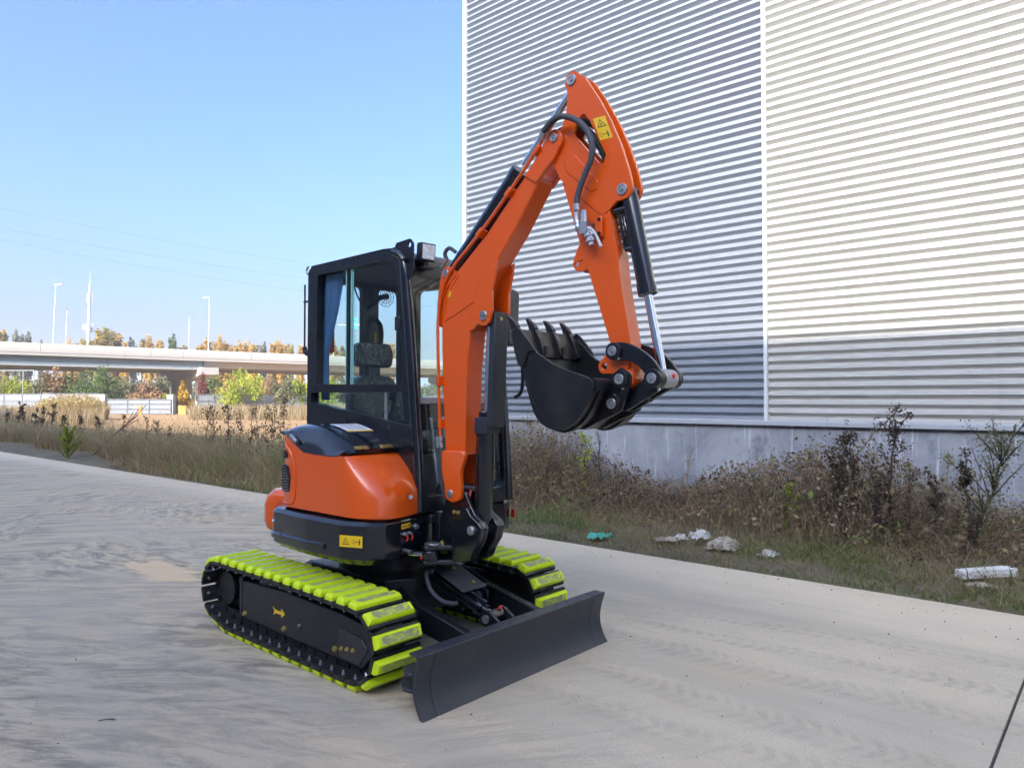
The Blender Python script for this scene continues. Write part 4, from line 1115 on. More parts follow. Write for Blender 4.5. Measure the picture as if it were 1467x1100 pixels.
# seat
seat = MB(); seat.prism(round_poly([(-0.42, 1.22), (0.12, 1.22), (0.15, 1.33), (0.10, 1.38), (-0.40, 1.36)], 0.04), -0.02, 0.46)
seat = seat.build('seat', M['seat'], EX, bevel=0.03, seg=3)
k = MB(); k.plate(round_poly([(-0.10, 1.34), (0.40, 1.34), (0.385, 1.66), (0.30, 1.775), (0.16, 1.80), (0.0, 1.775), (-0.085, 1.66)], 0.06, 5), lambda u, v, d: (-0.30 - (v - 1.34) * 0.16 + d, u, v), -0.06, 0.06); k.build('backrest', M['film'], seat, bevel=0.03, seg=3)
k = MB(); k.plate(round_poly([(-0.01, 1.845), (0.31, 1.845), (0.325, 1.94), (0.30, 2.03), (0.0, 2.03), (-0.025, 1.94)], 0.05, 5), lambda u, v, d: (-0.37 + d, u, v), -0.045, 0.045); k.build('headrest', M['film'], seat, bevel=0.025, seg=3)
k = MB(); k.box(-0.395, -0.345, 0.09, 0.21, 1.75, 1.87); k.build('headrest_post', M['seat'], seat, bevel=0.01)
k = MB(); k.box(-0.35, 0.15, -0.15, -0.06, 1.40, 1.45); k.build('armrest', M['seat'], seat, bevel=0.015)
k = MB(); k.box(-0.3, 0.2, -0.17, -0.03, 0.95, 1.39); k.build('side_console', M['film'], seat, bevel=0.02)
k = MB(); k.box(-0.4, 0.1, 0.0, 0.44, 0.92, 1.22); k.build('seat_base', M['plastic'], seat, bevel=0.02)
k = MB()
for i in range(7): k.lathe((0.18, -0.10, 1.40 + i * 0.018), (0.18, -0.10, 1.42 + i * 0.018), [(0, 0.045 - i * 0.004), (0.009, 0.05 - i * 0.004), (0.018, 0.045 - i * 0.004)], 14)
k.tube([(0.18, -0.10, 1.5), (0.20, -0.10, 1.62)], 0.015, 8); k.build('joystick', M['rubber'], seat)
k = MB(); k.tube([(0.18, -0.1, 1.6), (0.2, -0.1, 1.68)], [0.025, 0.03], 10); k.build('joystick_grip', M['rubber'], seat)
k = MB(); k.box(-0.6, 0.52, YR + 0.07, YL - 0.06, 0.895, 0.93); k.build('cab_floor', M['rubber'], cab)
for y in (0.14, 0.26):
    k = MB(); k.tube([(0.40, y, 0.93), (0.34, y, 1.2), (0.30, y, 1.48)], 0.012, 8); k.build('travel_lever', M['zinc'], cab)
    k = MB(); k.tube([(0.42, y, 0.97), (0.48, y, 1.06)], [0.05, 0.05], 8); k.build('pedal', M['rubber'], cab)
k = MB(); k.box(0.36, 0.43, 0.42, 0.58, 1.45, 1.62); k.build('monitor', M['plastic'], cab, bevel=0.01)
# fan on the rear post
fan = MB(); fc = Vector((-0.50, 0.375, 2.42))
for r in (0.03, 0.055, 0.08):
    fan.tube([fc + Vector((0.0, r * math.cos(a), r * math.sin(a))) for a in np.linspace(0, 2 * math.pi, 25)], 0.0025, 4, False)
for a in np.linspace(0, 2 * math.pi, 13)[:-1]:
    fan.tube([fc + Vector((0.02, 0, 0)), fc + Vector((0, 0.08 * math.cos(a), 0.08 * math.sin(a)))], 0.002, 4)
fan.cyl(fc + Vector((-0.07, 0, 0)), fc + Vector((0.02, 0, 0)), 0.022, n=12)
fan.tube([fc + Vector((-0.05, 0, 0)), fc + Vector((-0.08, -0.05, -0.06)), fc + Vector((-0.1, -0.1, -0.1))], 0.012, 6)
fan = fan.build('fan', M['ink'], cab)
k = MB(); k.tube(catmull([(-0.58, 0.12, 2.52), (-0.57, 0.15, 2.42), (-0.57, 0.23, 2.30), (-0.57, 0.3, 2.28)], 5), 0.006, 6); k.build('cable', M['ink'], cab)
k = MB(); k.tube(catmull([(-0.58, 0.32, 2.25), (-0.52, 0.34, 2.18), (-0.5, 0.32, 2.02), (-0.5, 0.24, 1.9), (-0.45, 0.2, 1.8)], 5), 0.02, 6); k.build('seat_belt', M['rubber'], cab)
k = MB(); k.box(-0.53, -0.525, 0.29, 0.335, 2.05, 2.13); k.build('tag', M['yellow'], cab)
k = MB(); k.box(-0.58, -0.52, -0.14, -0.08, 1.95, 2.36); k.build('extinguisher_holder', M['red'], cab, bevel=0.015)

# outside fittings
k = MB(); k.prism(round_poly([(0.34, 2.58), (0.36, 2.625), (0.50, 2.635), (0.53, 2.60), (0.535, 2.42), (0.47, 2.36), (0.44, 2.47)], 0.02), YR + 0.016, YR + 0.028, holes=[circ(0.495, 2.595, 0.017, 14)]); k.build('lifting_plate', M['black'], cab, bevel=0.002)
k = MB(); k.cyl((0.47, YR, 2.50), (0.47, YR + 0.05, 2.50), 0.012, n=10); k.tube([(0.43, YR + 0.0, 2.50), (0.50, YR - 0.005, 2.51)], 0.008, 6); k.build('clamp_bolt', M['ink'], cab)
k = MB(); pts = [(-0.70 + 0.028 * math.cos(a), YR + 0.04, 2.575 + 0.028 * math.sin(a)) for a in np.linspace(0, 2 * math.pi, 20)]; k.tube(pts, 0.008, 6, False); k.tube([(-0.67, YR + 0.04, 2.57), (-0.63, YR + 0.04, 2.56)], 0.01, 6); k.build('lifting_eye', M['zinc'], cab)
k = MB(); k.tube([(-0.735, YR + 0.03, 2.47), (-0.735, YR + 0.03, 1.99)], 0.007, 6); k.tube([(-0.745, YR + 0.03, 2.34), (-0.65, YR + 0.03, 2.34)], 0.008, 6); k.tube([(-0.735, YR + 0.03, 2.0), (-0.73, YR + 0.03, 1.965), (-0.70, YR + 0.03, 1.95), (-0.64, YR + 0.03, 1.955)], [0.016, 0.02, 0.022, 0.02], 8); k.build('antenna_bracket', M['ink'], cab)
k = MB(); k.box(-0.665, -0.64, YR + 0.02, YR + 0.05, 2.32, 2.37); k.build('bracket_clip', M['ink'], cab)
wl = MB(); wl.box(-0.035, 0.02, -0.068, 0.068, -0.066, 0.066); 
for i in range(5): wl.box(-0.05, -0.035, -0.06 + i * 0.028, -0.05 + i * 0.028, -0.055, 0.055)
wl = wl.build('work_light', M['ink'], EX, bevel=0.012, loc=(0.50, -0.075, 2.567), rot=(0, rad(4), rad(-6)))
wl.scale = (0.9, 0.86, 0.88)
k = MB(); k.box(0.0205, 0.026, -0.056, 0.056, -0.055, 0.055); k.build('lens', M['lens'], wl, bevel=0.004)
k = MB(); k.box(-0.03, 0.0, -0.02, 0.02, -0.11, -0.06); k.box(-0.09, 0.03, -0.05, 0.05, -0.125, -0.108); k.build('bracket', M['ink'], wl, bevel=0.004)
k = MB(); k.tube(catmull([(0.46, -0.09, 2.53), (0.43, -0.13, 2.52), (0.42, -0.17, 2.50), (0.45, -0.2, 2.49)], 5), 0.006, 6); k.build('lamp_cable', M['ink'], EX)
# door mirror on the far front corner
mir = MB(); mir.prism(round_poly([(-0.075, -0.20), (0.06, -0.20), (0.085, 0.19), (-0.085, 0.20)], 0.05, 5), -0.035, 0.035, 'x')
mir = mir.build('mirror', M['plastic'], EX, bevel=0.015, loc=(0.70, 0.515, 2.175), rot=(0, 0, rad(12)), seg=3)
k = MB(); k.prism(round_poly([(-0.06, -0.17), (0.05, -0.17), (0.07, 0.16), (-0.07, 0.17)], 0.04, 4), -0.038, -0.0352, 'x'); k.build('mirror_glass', M['chrome'], mir)
k = MB(); k.tube([(-0.04, 0.02, 0.0), (-0.06, 0.06, 0.16), (-0.06, 0.06, 0.36), (-0.2, 0.12, 0.38)], 0.012, 8); k.build('mirror_arm', M['ink'], mir)
k = MB(); k.tube(catmull([(0.62, 0.66, 1.62), (0.68, 0.66, 1.66), (0.73, 0.62, 1.78), (0.74, 0.58, 1.92), (0.73, 0.55, 1.99)], 6), 0.013, 8); k.build('grab_handle', M['ink'], EX)
k = MB(); k.box(0.50, 0.53, 0.752, 0.764, 0.74, 0.80); k.build('reflector', M['red'], upper)

# ---------------------------------------------------------------- swing post
YB = -0.03                                     # centre plane of boom and arm
kp = [(0.74, 1.07), (0.82, 1.075), (0.885, 1.03), (0.925, 0.96), (0.966, 0.905), (1.03, 0.87), (1.062, 0.835), (1.04, 0.76), (0.99, 0.69), (0.965, 0.635), (0.915, 0.612), (0.70, 0.60), (0.62, 0.66), (0.62, 0.80), (0.70, 0.95)]
k = MB()
for y0 in (YB - 0.066, YB + 0.038):
    k.prism(round_poly(kp, 0.03), y0, y0 + 0.03)
k.box(0.64, 0.90, YB - 0.04, YB + 0.04, 0.62, 0.68)
k.box(0.64, 0.70, YB - 0.04, YB + 0.04, 0.68, 0.95)
low = round_poly([(0.80, 0.90), (0.93, 0.955), (0.966, 0.905), (1.03, 0.87), (1.062, 0.835), (1.04, 0.76), (0.99, 0.69), (0.965, 0.635), (0.915, 0.612), (0.80, 0.61)], 0.03)
for y0 in (YB - 0.105, YB + 0.066): k.prism(low, y0, y0 + 0.039)
k.cyl((0.62, YB, 0.55), (0.62, YB, 0.90), 0.075, n=24)
post = k.build('swing_post', M['black_gloss'], EX, bevel=0.007)
k = MB()
for z in (0.585, 0.675):
    k.prism(round_poly([(0.60, YB - 0.05), (0.80, YB - 0.05), (0.80, YB - 0.09), (0.725, -0.20), (0.70, -0.255), (0.66, -0.255), (0.62, -0.21)], 0.03), z, z + 0.03, 'z')
k.cyl((0.69, -0.205, 0.615), (0.69, -0.205, 0.675), 0.052, n=20)
k.build('swing_lug', M['black_gloss'], EX, bevel=0.006)
k = MB(); k.prism(round_poly([(0.645, -0.235), (0.73, -0.235), (0.75, -0.16), (0.66, -0.16)], 0.03, 5), 0.706, 0.718, 'z'); k.build('keeper_plate', M['zinc'], EX, bevel=0.002)
k = MB(); k.lathe((0.735, -0.15, 0.705), (0.735, -0.15, 0.74), [(0, 0.014), (0.014, 0.014), (0.014, 0.008), (0.025, 0.008)], 6); k.build('bolt', M['brass'], EX)
sc = MB(); sc.cyl((0.20, -0.36, 0.635), (0.53, -0.285, 0.64), 0.045, n=18); sc = sc.build('swing_cylinder', M['black'], EX)
k = MB(); k.cyl((0.5, -0.292, 0.64), (0.66, -0.235, 0.645), 0.022, n=16); k.build('rod', M['chrome'], sc)
k = MB(); k.tube([(0.655, -0.25, 0.632), (0.672, -0.265, 0.625)], 0.007, 6); k.build('red_cap', M['red'], sc)
k = MB(); k.box(0.46, 0.63, YB - 0.12, YB + 0.12, 0.56, 0.62); k.box(0.46, 0.63, YB - 0.12, YB + 0.12, 0.82, 0.875); k.build('post_bracket', M['black'], EX, bevel=0.01)
for (x, z) in ((0.978, 0.818),):
    k = MB(); k.lathe((x, YB - 0.10, z), (x, YB - 0.15, z), [(0, 0.028), (0.018, 0.028), (0.022, 0.024)], 20); k.build('post_pin', M['pin'], post)
for x in (0.83, 0.865):
    k = MB(); k.lathe((x, YB - 0.104, 0.915), (x, YB - 0.13, 0.915), [(0, 0.013), (0.01, 0.013), (0.01, 0.007), (0.016, 0.007)], 6); k.build('bolt', M['brass'], post)
k = MB(); k.cyl((0.86, 0.03, 1.03), (0.86, 0.075, 1.03), 0.018, n=10); k.cyl((0.80, -0.02, 1.05), (0.92, -0.02, 1.05), 0.016, n=10); k.build('hose_fitting', M['zinc'], post)
k = MB(); k.tube([(0.865, -0.03, 1.04), (0.872, -0.045, 1.01), (0.87, -0.05, 0.985)], 0.008, 6); k.build('red_cap', M['red'], post)
k = MB(); k.tube([(0.985, -0.03, 0.87), (0.99, -0.045, 0.84), (0.985, -0.05, 0.82)], 0.009, 6); k.build('red_cap', M['red'], post)

# ---------------------------------------------------------------- boom
BR, BL = -0.10, 0.04
bprof = [(0.711, 1.275), (0.695, 1.48), (0.684, 1.66), (0.674, 1.923), (0.672, 2.10), (0.683, 2.211), (0.722, 2.30), (0.80, 2.392), (1.072, 2.60), (1.392, 2.902), (1.425, 2.905), (1.482, 2.845), (1.29, 2.583), (1.072, 2.336), (0.985, 2.18), (0.93, 2.03), (0.897, 1.78), (0.886, 1.506), (0.881, 1.262)]
bprof_s = round_poly(bprof, [0.01, 0, 0, 0.2, 0.2, 0.15, 0.15, 0.15, 0, 0.01, 0.02, 0.02, 0, 0.2, 0.2, 0.2, 0.2, 0, 0.01], 4)
boom = MB().prism(bprof_s, BR, BL).build('boom', M['orange'], EX, bevel=0.008)
# foot, wider than the boom, with the pivot eyes
fp = round_poly([(0.705, 1.285), (0.708, 1.16), (0.735, 1.06), (0.736, 0.99), (0.80, 0.966), (0.872, 0.985), (0.878, 1.05), (0.872, 1.16), (0.915, 1.262), (0.89, 1.29)], [0.01, 0.05, 0.03, 0.05, 0.05, 0.05, 0.04, 0.06, 0.03, 0.01], 4)
for y0, y1 in ((BR - 0.034, BR + 0.003), (BL - 0.003, BL + 0.034)):
    MB().prism(fp, y0, y1).build('boom_foot', M['orange'], boom, bevel=0.008)
for yy, sg in ((BR - 0.034, -1), (BL + 0.034, 1)):
    k = MB(); k.lathe((0.79, yy, 1.022), (0.79, yy + sg * 0.012, 1.022), [(0, 0.026), (0.006, 0.026), (0.009, 0.022)], 20); k.build('pivot_pin', M['pin'], boom)
# seam lines on the flank
k = MB(); k.tube([(0.695, BR - 0.001, 2.10), (0.80, BR - 0.001, 2.135), (0.925, BR - 0.001, 2.185), (0.96, BR - 0.001, 2.20)], 0.005, 6); k.build('weld_seam', M['orange'], boom)
k = MB(); k.tube(catmull([(0.70, BR - 0.001, 2.10), (0.712, BR - 0.001, 2.20), (0.75, BR - 0.001, 2.29), (0.83, BR - 0.001, 2.375)], 5), 0.004, 6); k.build('weld_seam', M['orange'], boom)
# lugs of the arm cylinder on top of the boom
lug = round_poly([(0.632, 2.10), (0.634, 2.21), (0.648, 2.30), (0.675, 2.41), (0.72, 2.452), (0.765, 2.425), (0.82, 2.395), (0.72, 2.30), (0.68, 2.20), (0.67, 2.05)], [0.02, 0.03, 0.05, 0.05, 0.05, 0.04, 0.02, 0, 0, 0.01], 4)
for y0 in (BR - 0.004, BL - 0.022):
    MB().prism(lug, y0, y0 + 0.026, holes=[circ(0.688, 2.315, 0.012, 12)]).build('cylinder_lug', M['orange'], boom, bevel=0.004)
def pinhead(p, sg, r, parent, name='pin'):
    k = MB(); x, y, z = p
    k.lathe((x, y, z), (x, y + sg * 0.02, z), [(0, r), (0.008, r), (0.010, r * 0.92), (0.010, r * 0.62), (0.007, r * 0.60), (0.007, r * 0.36), (0.014, r * 0.32), (0.014, 0.001)], 22)
    return k.build(name, M['pin'], parent)
pinhead((0.716, BR - 0.004, 2.40), -1, 0.026, boom)
# lugs of the boom cylinder under the boom
lug2 = round_poly([(0.99, 2.26), (1.09, 2.375), (1.16, 2.43), (1.15, 2.36), (1.122, 2.25), (1.122, 2.13), (1.10, 2.06), (1.05, 2.042), (1.0, 2.06), (0.97, 2.03), (0.93, 2.02), (0.95, 2.12)], [0.03, 0.05, 0.0, 0.03, 0.05, 0.04, 0.04, 0.04, 0.03, 0.02, 0.0, 0.05], 4)
for y0 in (BR - 0.014, BL - 0.006):
    MB().prism(lug2, y0, y0 + 0.022).build('cylinder_lug', M['orange'], boom, bevel=0.004)
pinhead((1.055, BR - 0.014, 2.105), -1, 0.030, boom)
# tip fork
tip = round_poly([(1.375, 2.88), (1.455, 2.955), (1.56, 3.09), (1.60, 3.098), (1.645, 3.06), (1.648, 3.01), (1.585, 2.925), (1.52, 2.875), (1.46, 2.82)], [0, 0.03, 0.05, 0.04, 0.04, 0.04, 0.03, 0.02, 0], 4)
for y0 in (BR - 0.012, BL - 0.018):
    MB().prism(tip, y0, y0 + 0.03).build('tip_fork', M['orange'], boom, bevel=0.005)
pinhead((1.593, BR - 0.012, 3.045), -1, 0.024, boom)
# hard pipes along the boom with clamps
pipe1 = catmull([(1.512, -0.117, 3.055), (1.477, -0.117, 3.007), (1.306, -0.117, 2.845), (1.104, -0.117, 2.667), (0.925, -0.117, 2.527), (0.794, -0.117, 2.428), (0.73, -0.117, 2.36), (0.692, -0.117, 2.28), (0.665, -0.118, 2.17), (0.655, -0.118, 2.05), (0.658, -0.118, 1.92), (0.666, -0.118, 1.66), (0.680, -0.118, 1.35)], 5)
pipe2 = [p + Vector((0, 0.16, 0)) for p in pipe1]
for pp in (pipe1, pipe2):
    k = MB(); k.tube(pp, 0.010, 8); k.build('hydraulic_pipe', M['orange'], boom)
for (x, z, a) in ((1.477, 3.0, 0.75), (1.265, 2.805, 0.72), (1.03, 2.605, 0.7), (0.672, 1.72, 1.62), (0.685, 1.45, 1.62)):
    k = MB(); k.box(-0.014, 0.014, -0.022, 0.03, -0.03, 0.03); k.build('pipe_clamp', M['orange'], boom, bevel=0.004, loc=(x, BR - 0.012, z), rot=(0, rad(90) - a, 0))
k = MB(); k.plate([(0, 0), (0.022, 0.004), (0.028, 0.04), (0.006, 0.036)], lambda u, v, d: (0.733 + u, BR - d, 2.245 + v), 0.001, 0.002); k.build('small_decal', M['yellow'], boom)
for dx in (0.0, -0.028):
    k = MB(); k.tube(catmull([(0.685 + dx, BR - 0.016, 1.345), (0.688 + dx, BR - 0.016, 1.25), (0.70 + dx, BR - 0.012, 1.12), (0.72 + dx, BR + 0.01, 1.0), (0.70 + dx, BR + 0.04, 0.92)], 5), 0.013, 8); k.build('hose', M['hose'], boom)
    k = MB(); k.cyl((0.680 + dx, BR - 0.017, 1.37), (0.687 + dx, BR - 0.016, 1.30), 0.014, n=10); k.build('hose_ferrule', M['zinc'], boom)

# boom cylinder
c_top, c_bot = Vector((1.035, YB, 2.105)), Vector((0.975, YB, 0.818))
ax = (c_top - c_bot).normalized()
bc = MB(); bc.lathe(c_bot, c_top, [(0.0, 0.03), (0.045, 0.046), (0.06, 0.05), (0.66, 0.05), (0.66, 0.054), (0.71, 0.054), (0.715, 0.03)], 24)
bc.cyl(c_bot + Vector((0, -0.055, 0)), c_bot + Vector((0, 0.055, 0)), 0.042, n=18)
bc = bc.build('boom_cylinder', M['black_gloss'], EX, smooth=45)
k = MB(); k.cyl(c_bot + ax * 0.68, c_top, 0.0225, n=16); k.build('rod', M['chrome'], bc)
k = MB(); k.cyl(c_top + Vector((0, -0.045, 0)), c_top + Vector((0, 0.045, 0)), 0.042, n=18); k.build('rod_eye', M['black'], bc)
gd = MB(); gd.plate([(-0.01, 0.62), (0.035, 0.62), (0.035, 1.31), (-0.01, 1.31)], lambda u, v, d: c_bot + ax * v + Vector((0.055 + u, d, 0)), -0.055, 0.062)
gd.plate([(-0.05, 0.58), (0.06, 0.58), (0.06, 0.68), (-0.05, 0.68)], lambda u, v, d: c_bot + ax * v + Vector((u, d, 0)), -0.062, 0.062)
gd.build('rod_guard', M['blade'], bc, bevel=0.006)
k = MB(); pg = c_bot + ax * 1.27 + Vector((0.09, -0.01, 0)); k.lathe(pg, pg + Vector((0.03, 0, 0)), [(0, 0.012), (0.008, 0.012), (0.008, 0.007), (0.014, 0.007)], 6); k.build('bolt', M['brass'], bc)
k = MB(); k.tube([c_bot + ax * 0.60 + Vector((-0.05, -0.02, 0)), c_bot + ax * 0.35 + Vector((-0.06, -0.02, 0)), c_bot + ax * 0.12 + Vector((-0.065, 0, 0))], 0.009, 6); k.cyl(c_bot + ax * 0.58 + Vector((-0.06, -0.03, 0)), c_bot + ax * 0.60 + Vector((-0.02, -0.02, 0)), 0.018, n=8); k.build('feed_pipe', M['black_gloss'], bc)

# arm cylinder along the top of the boom
a0, a1 = Vector((0.710, YB, 2.407)), Vector((1.690, YB, 3.345))
ax = (a1 - a0).normalized(); La = (a1 - a0).length
ac = MB(); ac.lathe(a0, a1, [(0.0, 0.03), (0.03, 0.050), (0.05, 0.054), (0.74, 0.054), (0.74, 0.058), (0.785, 0.058), (0.79, 0.03)], 24)
ac.cyl(a0 + Vector((0, -0.04, 0)), a0 + Vector((0, 0.04, 0)), 0.04, n=18)
ac = ac.build('arm_cylinder', M['black_gloss'], EX, smooth=45)
k = MB(); k.cyl(a0 + ax * 0.82, a1, 0.0225, n=16); k.build('rod', M['chrome'], ac)
k = MB(); k.cyl(a1 + Vector((0, -0.03, 0)), a1 + Vector((0, 0.03, 0)), 0.04, n=18); k.build('rod_eye', M['black'], ac)
k = MB(); k.tube(catmull([(0.70, YB - 0.05, 2.49), (0.69, YB - 0.06, 2.53), (0.73, YB - 0.06, 2.56), (0.77, YB - 0.04, 2.53)], 5), 0.013, 8); k.build('hose_elbow', M['hose'], ac)
k = MB(); k.tube([(0.66, YB - 0.05, 2.455), (0.70, YB - 0.055, 2.50)], 0.012, 8); k.build('hose_fitting', M['zinc'], ac)

# ---------------------------------------------------------------- arm
AR, AL = -0.085, 0.025
cheek = round_poly([(1.652, 3.36), (1.672, 3.392), (1.715, 3.392), (1.784, 3.332), (1.873, 3.195), (1.948, 3.057), (2.011, 2.915), (2.057, 2.78), (2.079, 2.69), (2.055, 2.632), (1.98, 2.628), (1.934, 2.588), (1.898, 2.570), (1.859, 2.594), (1.62, 2.808), (1.575, 2.89), (1.57, 3.03), (1.632, 3.11), (1.658, 3.18), (1.668, 3.28), (1.648, 3.33)], [0.03, 0.03, 0.03, 0.05, 0.1, 0.1, 0.1, 0.1, 0.04, 0.04, 0.03, 0.02, 0.02, 0.02, 0.03, 0.05, 0.05, 0.05, 0.06, 0.04, 0.03], 3)
slot = round_poly([(1.772, 3.148), (1.815, 3.089), (1.918, 2.885), (1.90, 2.835), (1.868, 2.855), (1.706, 3.045), (1.722, 3.095)], 0.022, 4)
arm = MB()
arm.prism(cheek, AR, AR + 0.02, holes=[slot]); arm.prism(cheek, AL - 0.02, AL, holes=[slot])
beam_p = [(1.625, 2.80), (1.757, 2.407), (1.945, 1.879), (1.99, 1.80), (2.075, 1.77), (2.058, 1.916), (2.006, 2.185), (1.985, 2.364), (1.934, 2.60), (1.88, 2.70), (1.72, 2.86)]
arm.prism(round_poly(beam_p, [0.02, 0, 0.1, 0, 0.02, 0.1, 0, 0, 0.02, 0.02, 0.02], 3), AR + 0.005, AL - 0.005)
arm.cyl((1.593, AR + 0.001, 3.045), (1.593, AL - 0.001, 3.045), 0.05, n=20)
arm = arm.build('arm', M['orange'], EX, bevel=0.006)
k = MB(); padp = round_poly([(1.640, 2.918), (1.691, 2.948), (1.74, 2.906), (1.868, 2.757), (1.866, 2.709), (1.826, 2.706), (1.666, 2.842)], 0.022, 4); k.prism(padp, AR - 0.006, AR); k.build('reinforcement_pad', M['orange'], arm, bevel=0.004)
pinhead((1.695, AR, 3.345), -1, 0.030, arm)
pinhead((2.018, AR, 2.682), -1, 0.030, arm)
k = MB(); k.cyl((2.018, AR + 0.02, 2.682), (2.018, AL - 0.02, 2.682), 0.024, n=14); k.cyl((1.695, AR + 0.02, 3.345), (1.695, AL - 0.02, 3.345), 0.024, n=14); k.build('cross_pin', M['pin'], arm)
warning('warning_decal', Vector((1.884, AR, 2.968)), (0.86, 0, -0.03), (-0.36, 0, 0.93), 0.078, 0.135, True, 'yellow warning decal near the top of the arm')
# front wear strip of light orange and lug with hole on the inner edge
lugp = round_poly([(1.742, 2.46), (1.70, 2.37), (1.688, 2.33), (1.72, 2.295), (1.79, 2.295), (1.80, 2.36)], 0.025, 4)
for y0 in (AR + 0.012, AL - 0.03): MB().prism(lugp, y0, y0 + 0.014, holes=[circ(1.717, 2.335, 0.013, 12)]).build('pipe_lug', M['orange'], arm, bevel=0.003)
# arm nose: eye for the bucket pin and side lugs
k = MB(); k.cyl((2.035, AR - 0.012, 1.706), (2.035, AL + 0.012, 1.706), 0.052, n=24); k.prism([(1.955, 1.85), (2.07, 1.80), (2.085, 1.72), (2.0, 1.68)], AR + 0.006, AL - 0.006); k.build('arm_nose', M['orange'], arm, bevel=0.004)
nl = round_poly([(1.975, 1.90), (1.925, 1.84), (1.868, 1.785), (1.885, 1.738), (1.995, 1.735), (2.06, 1.76), (2.04, 1.86)], 0.03, 4)
for y0 in (AR - 0.008, AL - 0.012): MB().prism(nl, y0, y0 + 0.02, holes=[circ(1.908, 1.775, 0.018, 14)]).build('nose_lug', M['orange'], arm, bevel=0.003)

# auxiliary valve and hose on the arm flank
val = MB(); y = AR - 0.05
val.cyl((1.775, y, 2.52), (1.845, y, 2.485), 0.026, n=12); val.box(1.80, 1.85, y - 0.03, AR, 2.47, 2.53); val.cyl((1.815, y, 2.50), (1.812, y, 2.585), 0.019, n=10); val.cyl((1.812, y, 2.55), (1.811, y, 2.60), 0.015, n=8)
val.lathe((1.838, y, 2.50), (1.862, y, 2.40), [(0, 0.024), (0.03, 0.024), (0.03, 0.03), (0.045, 0.03), (0.045, 0.022), (0.06, 0.022), (0.06, 0.026), (0.075, 0.026), (0.075, 0.016), (0.095, 0.016)], 10)
val.tube([(1.767, y, 2.60), (1.767, y, 2.555), (1.78, y, 2.525)], 0.016, 8)
val = val.build('shutoff_valve', M['zinc'], EX, smooth=30)
k = MB(); k.tube([(1.855, y - 0.025, 2.495), (1.892, y - 0.035, 2.478), (1.915, y - 0.03, 2.44), (1.938, y - 0.025, 2.385)], [0.008, 0.007, 0.007, 0.009], 6); k.build('lever', M['pole'], val)
k = MB(); k.box(1.86, 1.905, AR - 0.022, AR, 2.455, 2.56); k.build('valve_bracket', M['orange'], val, bevel=0.003)
for z in (2.545, 2.472):
    k = MB(); k.lathe((1.89, AR - 0.022, z), (1.89, AR - 0.04, z), [(0, 0.010), (0.008, 0.010), (0.008, 0.005), (0.012, 0.005)], 6); k.build('bolt', M['ink'], val)
hp = catmull([(1.507, -0.125, 3.055), (1.548, -0.14, 3.09), (1.60, -0.15, 3.118), (1.66, -0.155, 3.13), (1.72, -0.155, 3.115), (1.79, -0.152, 3.073), (1.845, -0.15, 3.01), (1.875, -0.148, 2.925), (1.865, -0.146, 2.855), (1.822, -0.142, 2.785), (1.783, -0.14, 2.71), (1.768, -0.138, 2.65), (1.767, -0.136, 2.605)], 6)
hs = MB().tube(hp, 0.0165, 10).build('auxiliary_hose', M['hose'], EX, smooth=60)
for a, b_ in ((0, 5), (-6, -1)):
    k = MB(); k.tube([hp[a] if a == 0 else hp[a], hp[b_]], 0.0195, 10); k.build('ferrule', M['zinc'], hs)
# second hose passing through the slot
k = MB(); k.tube(catmull([(1.55, YB, 3.10), (1.66, YB - 0.01, 3.11), (1.75, YB - 0.01, 3.07), (1.83, YB, 2.98), (1.89, YB, 2.86), (1.91, YB, 2.74), (1.93, YB, 2.62)], 6), 0.022, 8); k.build('hose', M['rubber'], arm)
k = MB(); k.tube(catmull([(1.57, YB + 0.03, 3.10), (1.68, YB + 0.03, 3.14), (1.79, YB + 0.03, 3.09), (1.87, YB + 0.03, 2.97), (1.92, YB + 0.03, 2.84), (1.94, YB + 0.03, 2.7)], 6), 0.018, 8); k.build('hose', M['hose'], arm)

# bucket cylinder on the front of the arm
b0, b1 = Vector((2.022, YB, 2.678)), Vector((2.222, YB, 1.706))
ax = (b1 - b0).normalized(); Lb = (b1 - b0).length
bk = MB(); bk.lathe(b0, b1, [(-0.02, 0.03), (0.02, 0.043), (0.05, 0.046), (0.50, 0.046), (0.50, 0.050), (0.555, 0.050), (0.56, 0.03)], 24)
bk.cyl(b0 + Vector((0, -0.033, 0)), b0 + Vector((0, 0.033, 0)), 0.042, n=18)
bk = bk.build('bucket_cylinder', M['black_gloss'], EX, smooth=45)
k = MB(); k.cyl(b0 + ax * 0.53, b1 - ax * 0.03, 0.0225, n=16); k.build('rod', M['chrome'], bk)
k = MB(); off = Vector((-0.062, -0.03, -0.01)); k.tube([b0 + ax * 0.09 + off, b0 + ax * 0.30 + off], 0.010, 8); k.cyl(b0 + ax * 0.09 + off + Vector((-0.02, 0, 0)), b0 + ax * 0.09 + Vector((0, -0.02, 0)), 0.02, n=10); k.cyl(b0 + ax * 0.30 + off + Vector((0.05, 0, 0)), b0 + ax * 0.30 + off, 0.013, n=8); k.build('feed_pipe', M['black_gloss'], bk)
k = MB()
for i, tt in enumerate((0.13, 0.17, 0.21, 0.25)):
    q = b0 + ax * tt + Vector((-0.085, 0.0, 0)); k.lathe(q, q + ax * 0.03, [(0, 0.012), (0.008, 0.016), (0.02, 0.016), (0.028, 0.012)], 8)
k.build('hose_fitting', M['zinc'], bk)
k = MB(); q0 = b0 + Vector((-0.07, 0.02, 0)); k.tube([q0 + ax * 0.02, q0 + ax * 0.15 + Vector((-0.02, 0, 0)), q0 + ax * 0.3, q0 + ax * 0.33 + Vector((0.04, 0, 0))], 0.016, 8); k.build('hose', M['rubber'], bk)

